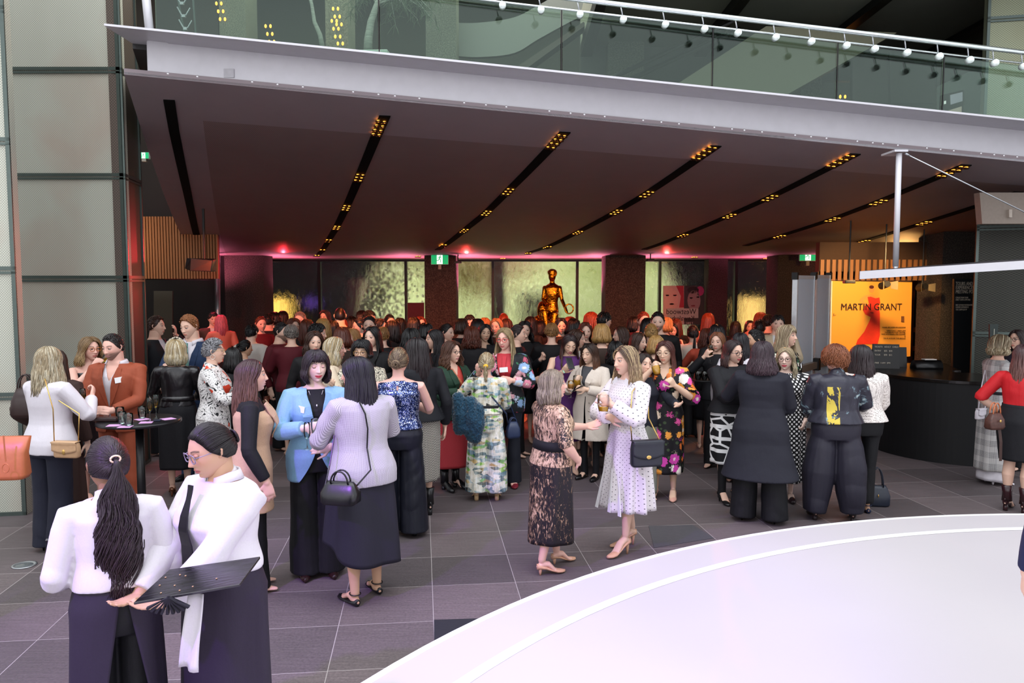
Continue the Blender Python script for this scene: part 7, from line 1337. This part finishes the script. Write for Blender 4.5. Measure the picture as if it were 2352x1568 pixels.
# 41-43 right edge
p = Person(2296, 778, 8.65, 118, (0, 0), dict(style='mid', c='#7a6248', c2='#cdb68c', streak='#e0cfa8', len=.08, vol=.018, wave=.012, flip=-.4), 'fair', arms=('glass', 'clasp'), seed=41, build=1.05, covered=True, label='woman with a blonde wavy bob in a long grey plaid coat', H=1.64, shoe=('pump', W_white), heel=.03)
mp = m_plaid('grey_plaid', '#c9c6c4', '#3f3f44', '#8a8a90'); p.top('plaid_coat', mp, z0=.50, ease=.026, sl_ease=.018); p.skirt('coat_skirt', mp, z0=.56, z1=.10, hem=(.19, .18), ease=.028, folds=(6, .012)); p.belt('coat_belt', Cb('#1a1c24'), .62, .03, .034); p.skirt('white_skirt', W_white, z0=.5, z1=.03, hem=(.165, .15), folds=(6, .006)); p.strip('side_panel', Cb('#1a1c24'), [(.10, .78), (.12, .70), (.13, .62), (.15, .52)], .022, .036)
b = P(2250, 962, 8.5); handbag('small_bag', b, R(30), (.13, .05, .11), W_white, 'small white shoulder bag beside the plaid coat', 'flap', strap=[b+Vector((-.02, 0, .10)), P(2252, 900, 8.5), P(2262, 850, 8.5), P(2270, 900, 8.6), b+Vector((.05, 0, .10))], straps_w=.006)
p = Person(2340, 770, 9.3, -38, (0, 0), dict(style='mid', c='#2a1c1c', len=.16), 'fair', arms=('glass', 'down'), seed=42, covered=True, label='dark-haired woman in glasses facing the plaid coat', face=dict(glasses=('#222222', .023, .017)), H=1.66); p.top('top', Cb('#1c2130'), z0=.5, ease=.014); p.trousers('trousers', W_blackt)
p = Person(2352, 808, 7.55, 158, (8, 0), dict(style='long', c='#3a2226', c2='#8a5a50', len=.25, vol=.012, wave=.006), 'fair', arms=('hip', 'hip'), seed=43, build=1.12, label='woman in a red top and black knee-length skirt at the right edge', H=1.62, shoe=('boot', plain('#30151a', .25, name='oxblood_boot')), heel=.05)
p.top('red_top', cloth('#c22027', .6, name='red_jersey'), z0=.615, ease=.010, sleeve=.6, sl_ease=.014); p.skirt('skirt', W_black, z0=.645, ease=.018, z1=.315, hem=(.165, .145), folds=(4, .004)); M_lv = cloth('#4a2c24', .5, name='brown_monogram')
b = P(2284, 985, 7.3); handbag('monogram_pouch', b, R(20), (.19, .10, .15), plain('#4b2d25', .45, var=.25, scale=60, name='brown_monogram'), 'brown patterned pouch with tan handle beside the red top', 'bucket', (W_tan, .7), clasp=(.012, .005, .014)); mb = MB(); mb.tube([b+Vector((.04, 0, .04)), b+Vector((.06, -.01, -.12)), b+Vector((.07, 0, -.30))], [(.014, .003)]*3, 8); tag(mk('bag_strap', mb, plain('#3a221c', .5, name='brown_strap')), 'brown strap dangling from the patterned pouch', 'strap')
# left edge: tan tote and its carrier's hair
p = Person(-125, 862, 4.9, 60, (0, 0), dict(style='long', c='#1e1416', len=.34, wave=.02, flare=.05), 'fair', arms=('hip', 'down'), seed=44, label='dark-haired person cut off by the left edge carrying a tan tote', H=1.64, covered=True); p.top('top', Cb('#2a2222'), z0=.5, ease=.014); p.trousers('trousers', W_blackt)
b = P(5, 1098, 4.55); handbag('tan_tote', b, R(6), (.30, .12, .245), W_tan, 'large tan leather tote at the left edge', 'tote', clasp=(.010, .004, .014)); mb = MB(); mb.tube([b+Vector((-.02, -.07, .22)), b+Vector((-.05, -.07, .45))], .006, 6); mb.tube([P(8, 1000, 4.45), P(13, 1060, 4.45)], .005, 6); mb.tube([P(13+8*math.cos(a), 1075+10*math.sin(a), 4.45) for a in np.linspace(0, 6.28, 16)], .003, 6); tag(mk('bag_strap', mb, W_tan), 'tan strap and ring charm on the large tote', 'strap')
# bottom-right edge
p = Person(2562, 700, 3.0, 200, (0, 0), dict(style='mid', c='#2a1e1a', len=.12), 'fair', arms=('down', 'down'), seed=45, covered=True, label='person in navy and mustard only just entering at the lower right edge', H=1.62, name='person'); p.root.location.z = SZ; p.top('top', cloth('#20264a', name='navy_cloth'), z0=.5, ease=.014); p.skirt('skirt', cloth('#d79a1e', name='mustard_cloth'), z0=.62, z1=.3, hem=(.2, .18), ease=.034); 
# ================================================================ BACK CROWD: prototypes, copied after the skins are made
PX0 = {}
NB = cloth('#ffffff', .75, .1, .2, name='plain_cloth'); NS = cloth('#d8d8d8', .6, .1, .2, name='shirt_cloth')
def proto(key, hair, male=False, arms=('clasph', 'down'), kind='dress', skin='fair', build=1.0, face=None):
    hair = dict(hair); q = Person(1176, 700, 12, 0, (0, 4), hair, skin, male, build, arms, 'x', face, hi=False, H=1.66, seed=len(PX0)+60, covered=True)
    if kind == 'suit': q.top('shirt', NS, z0=.5, ease=.008, sleeve=0); q.top('jacket', NB, z0=.46, ease=.022, cut=g_jacket(q.H, .62*q.H, .46*q.H))
    else: q.top('top', NB, z0=.5, ease=.016)
    q.trousers('trousers', W_blackt) if kind != 'dress' else q.skirt('skirt', W_black, z0=.6, z1=.25, seg=40, n=10)
    PX0[key] = q
wc_ = dict(c='#ffffff', c2='#d8d8d8')
proto('long', dict(style='long', len=.26, vol=.012, **wc_), arms=('clasph', 'down')); proto('long2', dict(style='long', len=.20, vol=.016, part=.15, **wc_), arms=('glass', 'clasp'), kind='suit', build=1.06)
proto('bob', dict(style='bob', len=.08, vol=.018, flip=-.4, **wc_), arms=('down', 'glasshi')); proto('mid', dict(style='mid', len=.14, vol=.012, **wc_), arms=('glass', 'down'), kind='trs', face=dict(smile=.8))
proto('curly', dict(style='curly', len=.14, vol=.018, **wc_), arms=('gest', 'down')); proto('updo', dict(style='bun', bun=.03, **wc_), arms=('clasp', 'glass'), kind='dress', face=dict(smile=.8))
proto('fringe', dict(style='mid', len=.10, fringe=True, vol=.014, **wc_), arms=('down', 'clasph'), kind='trs'); proto('pixie', dict(style='short', len=.05, vol=.012, **wc_), arms=('glass', 'down'), kind='dress', build=1.1)
proto('man', dict(style='short', len=.03, vol=.008, **wc_), male=True, arms=('glass', 'down'), kind='suit'); proto('manb', dict(style='short', len=.035, flow='up', vol=.010, **wc_), male=True, arms=('down', 'down'), kind='trs', face=dict(beard=(.08, .05, .04)))
proto('bald', dict(style='short', len=.008, vol=.001, n=10, recede=.5, **wc_), male=True, arms=('clasp', 'down'), kind='suit'); proto('waiter', dict(style='bun', bun=.03, **wc_), arms=('clasph', 'tray'), kind='trs', skin='tan')
run_jobs()
HCOL = dict(dark='#1a1214', brown='#4a2e22', auburn='#6e3320', red='#8e3a1c', blond='#c79a5a', grey='#9a9088', pink='#e07a90', black='#0c0a0c', fair='#b88650')
TCOL = dict(black='#121114', navy='#1a2233', burg='#5a1420', white='#cfc8c0', cream='#c9b79a', grey='#55555a', red='#8a1a1c', pinkish='#b87a6a', brown='#3a2a22', coral='#c0503a')
used = set(); OCC = [(o.location.x, o.location.y) for o in bpy.data.objects if o.get('category') == 'person' and o.get('label') != 'x']
def copy_person(src):
    r = src.copy(); COL.objects.link(r)
    for ch in [c for c in src.children]:
        c = ch.copy(); COL.objects.link(c); c.parent = r
    return r
def crowd(px, top, yaw, key, hc, tc, label, H=1.66, Y=None):
    q = PX0[key]; Y = Y or min(17.3, (2.2-H)*FPX/(top-650+5)); best = None
    for dY in sorted(np.arange(-.9, 2.8, .1), key=abs):
        yy = Y+dY; T = P(px, top, yy)
        if not (8.6 < yy < 17.4 and 1.54 < T.z < 1.84): continue
        d = min([math.hypot(T.x-a, T.y-b) for a, b in OCC]+[9]); sc = min(d, .48)-.03*abs(dY)
        if best is None or sc > best[0]: best = (sc, yy)
    Y = best[1] if best else Y; T = P(px, top, Y); OCC.append((T.x, T.y)); r = q.root if key not in used else copy_person(q.root); used.add(key)
    r.location = (T.x, T.y, 0); r.rotation_euler = (0, 0, R(yaw)-math.atan((px-1176)/FPX)); k = T.z/q.H; r.scale = (k, k, k); r['label'] = label; r['category'] = 'person'; r['group'] = 'guests crowded at the back of the foyer'
    for c in r.children:
        n = c.name.split('.')[0]
        if n == 'hair': c.color = srgb(HCOL[hc])
        elif n in ('top', 'jacket'): c.color = srgb(TCOL[tc])
    return r
for a in [
 (617, 720, 170, 'man', 'black', 'black', 'dark-haired man with white collar under the yellow lightbox'), (631, 716, 200, 'bob', 'black', 'black', 'dark silhouette of a head against the yellow lightbox'), (648, 713, 150, 'mid', 'dark', 'black', 'dark head at the right rim of the yellow lightbox'),
 (643, 740, 60, 'manb', 'dark', 'burg', 'red-lit man in a burgundy jacket below the yellow lightbox'), (669, 744, 185, 'pixie', 'grey', 'burg', 'guest with cropped grey hair facing the man in burgundy'), (673, 730, 20, 'curly', 'auburn', 'burg', 'reddish-haired guest behind the cropped grey head'), (703, 732, 150, 'long', 'auburn', 'black', 'woman with long auburn hair below the violet screen'),
 (724, 741, 80, 'man', 'black', 'black', 'dark-suited man in right profile above the light blue blazer', 1.74, 9.7), (781, 705, 185, 'bald', 'dark', 'black', 'bald man standing tallest in front of the dim red pillar', 1.8), (742, 730, 190, 'mid', 'blond', 'black', 'orange-lit blonde behind the dark-suited man'), (747, 712, -30, 'long2', 'dark', 'black', 'dark-haired guest left of the bald man'),
 (764, 735, 175, 'long', 'black', 'black', 'guest with long black hair under the bald man'), (785, 730, 200, 'mid', 'red', 'black', 'red-haired guest below and right of the bald man'), (786, 750, 195, 'fringe', 'auburn', 'brown', 'auburn-haired guest behind the short black bob'), (811, 753, -50, 'mid', 'fair', 'black', 'fair woman in left profile behind the short black bob', 1.66, 10),
 (807, 726, 170, 'fringe', 'black', 'black', 'black-haired guest in front of the arch edge'), (829, 730, -80, 'updo', 'dark', 'black', 'dark-haired guest in left profile at the arch edge'), (849, 725, -10, 'manb', 'dark', 'black', 'red-lit man facing the room before the foaming pane', 1.72), (846, 712, 40, 'man', 'black', 'navy', 'far man silhouetted on the foaming pane', 1.75),
 (870, 731, 60, 'bob', 'dark', 'black', 'dark bob before the foaming pane'), (879, 750, 182, 'pixie', 'fair', 'black', 'short sandy hair seen from behind above the sequinned top', 1.66, 10.3), (857, 748, -30, 'long', 'black', 'black', 'black-haired woman left of the short sandy head'), (893, 722, 30, 'manb', 'black', 'black', 'dark man at the foot of the foaming pane'),
 (903, 735, -150, 'long2', 'dark', 'black', 'dark long hair above the sequinned top'), (917, 729, 150, 'long', 'black', 'black', 'guest with black hair under the right side of the foaming pane'), (943, 753, 170, 'curly', 'black', 'black', 'curly black head left of the second column'), (951, 728, 200, 'fringe', 'dark', 'burg', 'dark head in front of the plain reddish panel'),
 (964, 726, 20, 'mid', 'red', 'burg', 'red-lit guest right in front of the reddish panel'), (978, 741, 190, 'bob', 'black', 'black', 'dark bob at the foot of the second column'), (1024, 743, 60, 'updo', 'dark', 'pinkish', 'smiling orange-lit woman with hair swept back at the second column', 1.68, 10.6), (1060, 731, 180, 'bob', 'brown', 'black', 'brown bob just right of the second column'),
 (1083, 749, 175, 'curly', 'auburn', 'black', 'guest with curly dark auburn hair behind the green blazer', 1.64, 10.5), (1078, 722, 10, 'man', 'dark', 'black', 'far man right of the second column', 1.75), (1098, 731, 200, 'long', 'dark', 'black', 'dark long-haired guest behind the waving woman'), (1114, 729, 190, 'fringe', 'fair', 'brown', 'sandy-haired guest behind the waving woman'),
 (1141, 730, -20, 'mid', 'fair', 'black', 'light-haired guest left of the red glasses'), (1157, 718, 180, 'bald', 'red', 'burg', 'red-lit bald head by the pane mullion', 1.74), (1163, 731, 170, 'long', 'brown', 'black', 'brown-haired guest above the red glasses'), (1205, 737, 5, 'curly', 'dark', 'black', 'dark curly-haired woman facing the room left of the gold statue', 1.68, 10.9),
 (1217, 726, 150, 'long', 'dark', 'black', 'dark long hair at the left foot of the gold statue'), (1267, 741, 182, 'pixie', 'fair', 'black', 'guest with short sandy hair in black, back turned, under the gold statue', 1.68, 10.3), (1289, 729, 5, 'long', 'black', 'black', 'long black-haired woman facing the room beside the statue base', 1.66), (1307, 726, 60, 'mid', 'red', 'burg', 'red-haired guest right of the statue base'),
 (1318, 731, 185, 'bob', 'black', 'black', 'dark bob right of the statue base'), (1344, 739, 10, 'long', 'auburn', 'black', 'auburn woman between the statue and third column'), (1322, 755, 75, 'bob', 'brown', 'white', 'brown-bobbed guest in right profile behind the purple dress', 1.64, 9.8), (1356, 715, 90, 'long', 'red', 'burg', 'red-lit long-haired guest in profile before the pale pane', 1.72),
 (1385, 715, 120, 'man', 'black', 'black', 'dark-haired man half behind the third column', 1.76), (1382, 743, 180, 'bob', 'blond', 'brown', 'blonde bob at the foot of the third column'), (1383, 762, 40, 'waiter', 'black', 'cream', 'dark-haired waiter in cream shirt behind the cream coat', 1.58, 9.9), (1429, 748, -75, 'mid', 'brown', 'black', 'brown-haired woman in left profile below the third column', 1.68, 10.4),
 (1455, 726, 160, 'fringe', 'black', 'black', 'black-haired guest at the right edge of the third column'), (1464, 762, 60, 'mid', 'brown', 'black', 'brown-haired woman looking down behind the dotted dress', 1.6, 9.6), (1477, 716, 20, 'manb', 'red', 'burg', 'red-lit man right of the third column', 1.74), (1487, 729, 170, 'long', 'dark', 'black', 'dark hair between the third column and the window poster'),
 (1496, 743, 190, 'updo', 'blond', 'brown', 'blonde with hair pinned up left of the window poster'), (1511, 716, 0, 'manb', 'black', 'black', 'bearded dark man under the left half of the window poster', 1.76), (1528, 728, 150, 'bob', 'blond', 'burg', 'orange-lit blonde below the window poster'), (1507, 770, 178, 'bob', 'blond', 'black', 'blonde bob, back turned, behind the auburn-haired woman', 1.6, 9.3),
 (1544, 742, 5, 'long2', 'black', 'black', 'long dark-haired woman facing the room below the window poster', 1.66, 10.9), (1554, 731, 190, 'long', 'auburn', 'black', 'auburn long hair at the right of the window poster'), (1627, 718, 182, 'long', 'red', 'pinkish', 'guest with long wavy red hair against the red column', 1.7), (1624, 754, 178, 'curly', 'auburn', 'coral', 'dark auburn head in a coral top behind the waiter', 1.64, 10.5),
 (1648, 744, 200, 'fringe', 'dark', 'black', 'dark head right of the red column'), (1414, 783, 175, 'curly', 'black', 'black', 'curly black head behind the cream coat', 1.52, 9.4), (1745, 734, 170, 'manb', 'black', 'cream', 'dark head before the right-hand yellow lightbox', 1.7, 11.6), (1748, 717, 190, 'curly', 'red', 'pinkish', 'red-lit curly head at the right-hand lightbox', 1.7), (1764, 721, 160, 'man', 'black', 'grey', 'dark-haired man with black tie strap by the fourth column', 1.76, 12.6),
 (1786, 721, 8, 'man', 'black', 'cream', 'young man in cream shirt before the fourth column', 1.74, 11.8), (1722, 735, 10, 'mid', 'brown', 'black', 'guest behind the right-hand panes left of the lightbox', 1.66, 14), (1690, 737, 180, 'long', 'dark', 'black', 'dark long hair beside the slim steel mullion', 1.66, 13.5),
 (489, 716, 10, 'man', 'dark', 'brown', 'dim man in a brown jacket at the far left doorway', 1.76, 14), (508, 722, 190, 'long', 'pink', 'pinkish', 'guest with long pink-lit hair left of the first column', 1.7, 13.5), (576, 744, 150, 'man', 'black', 'white', 'man in a black cap and white shirt before the first column', 1.72, 11.0), (560, 780, 110, 'waiter', 'black', 'white', 'dark-haired waiter holding glasses before the first column', 1.6, 10.2),
 (535, 797, 182, 'mid', 'black', 'black', 'woman with glossy black hair behind the brown-haired profile', 1.62, 8.2), (720, 760, 15, 'curly', 'brown', 'black', 'brown-haired guest behind the blonde in cream', 1.6, 9.2), (598, 726, 20, 'updo', 'auburn', 'burg', 'guest at the right edge of the first column', 1.66, 13.5), (690, 716, -20, 'manb', 'grey', 'navy', 'far man under the violet screen', 1.74), (830, 712, 170, 'mid', 'dark', 'navy', 'far dark head left of the foaming pane', 1.72), (1240, 736, 160, 'mid', 'dark', 'black', 'dark head directly before the statue plinth', 1.66, 12.4)]:
    crowd(*a)
# cocktail tables and glassware at the back
for px, yb, lab in [(632, 935, 'red-lit cocktail table with a stretch cover in the back crowd'), (598, 985, 'dim black cocktail table holding rows of glasses before the first column')]:
    g_ = G(px, yb); o = empty('cocktail_table', (g_.x, g_.y, 0), 0, lab, 'table'); mb = MB(); mb.lathe([(.30, 1.06), (.31, 1.08), (.30, 1.10)], seg=28); mk('table_top', mb, M_black, o, True); mb = MB(); mb.lathe([(.28, .02), (.10, .55), (.28, 1.06)] if 'red' in lab else [(.03, .02), (.03, 1.06)], seg=20); mk('stretch_cover' if 'red' in lab else 'pole', mb, plain('#b8a0a0', .7, name='stretch_cloth') if 'red' in lab else M_black, o, True)
    if 'red' not in lab:
        for k in range(9): drink((g_.x-.2+.10*(k % 5), g_.y-.12+.12*(k//5), 1.10), 'tumbler', 'champ' if k % 2 else 'amber', '%s glass from the left in the %s row on the dim cocktail table' % (('first', 'second', 'third', 'fourth', 'fifth')[k % 5], 'front' if k < 5 else 'rear'), group='glasses on the dim cocktail table', level=.5)
# gold seated statue on its plinth
c = P(1268, 740, 17.0); o = empty('gold_statue', (c.x, 17.0, 0), R(-10), 'gleaming gold statue of a seated figure before the water wall', 'statue'); M_au = Nt('mirror_gold', '#e08a1c', .10, 1.0, Metallic=1.0); n = M_au.noise(M_au.coord((1, 1, 1)), 26, 3); M_au.bump(n, .5, .02); M_au = M_au.m
mb = MB(); mb.lathe([(.42, 0), (.42, 1.16), (.38, 1.2)], seg=24); mk('plinth', mb, plain('#8a7a70', .5, name='plinth_stone'), o, True)
mb = MB(); z0 = 1.30; mb.loft([sring(z0+z, rx, ry, 0, 20) for z, rx, ry in ((.18, .17, .14), (.32, .14, .11), (.50, .12, .09), (.66, .15, .11), (.80, .17, .10), (.86, .12, .08), (.90, .055, .055), (1.0, .05, .05))]); mb.ell((0, -.01, z0+1.04), (.080, .09, .11)); mb.ell((0, .02, z0+1.12), (.105, .11, .085))
for k in range(22): a_ = RNG.rand()*6.28; mb.ell((math.cos(a_)*.08, .02+math.sin(a_)*.085, z0+1.07+RNG.rand()*.1), (.03, .03, .025), 8, 6)
mb.tube([(-.16, 0, z0+.80), (-.19, -.04, z0+.55), (-.02, -.24, z0+.42)], [.05, .042, .03], 10, round_=True); mb.tube([(.16, 0, z0+.80), (.21, -.02, z0+.55), (.33, -.14, z0+.30)], [.05, .042, .03], 10, round_=True)
mb.tube([(-.08, -.02, z0+.2), (-.12, -.30, z0+.28), (-.06, -.34, z0-.06)], [.10, .075, .05], 12, round_=True); mb.tube([(.08, -.02, z0+.2), (.10, -.32, z0+.24), (.06, -.36, z0-.08)], [.10, .075, .05], 12, round_=True)
for k in range(46): mb.ell((np.clip(RNG.normal(-.05, .18), -.34, .3), RNG.normal(.02, .10), z0-.06+min(.3, abs(RNG.normal(0, .13)))), (RNG.uniform(.04, .11), .07, RNG.uniform(.04, .09)), 8, 6)
mb.tube([(.38+.09*math.cos(a_), -.16, z0+.36+.10*math.sin(a_)) for a_ in np.linspace(0, 6.28, 16)], .018, 8); mb.ell((-.22, .08, z0+.30), (.12, .12, .22))
g_ = job('figure', mb, [M_au], o, .012, 2); g_['label'] = 'mirror-polished gold seated figure'
run_jobs()
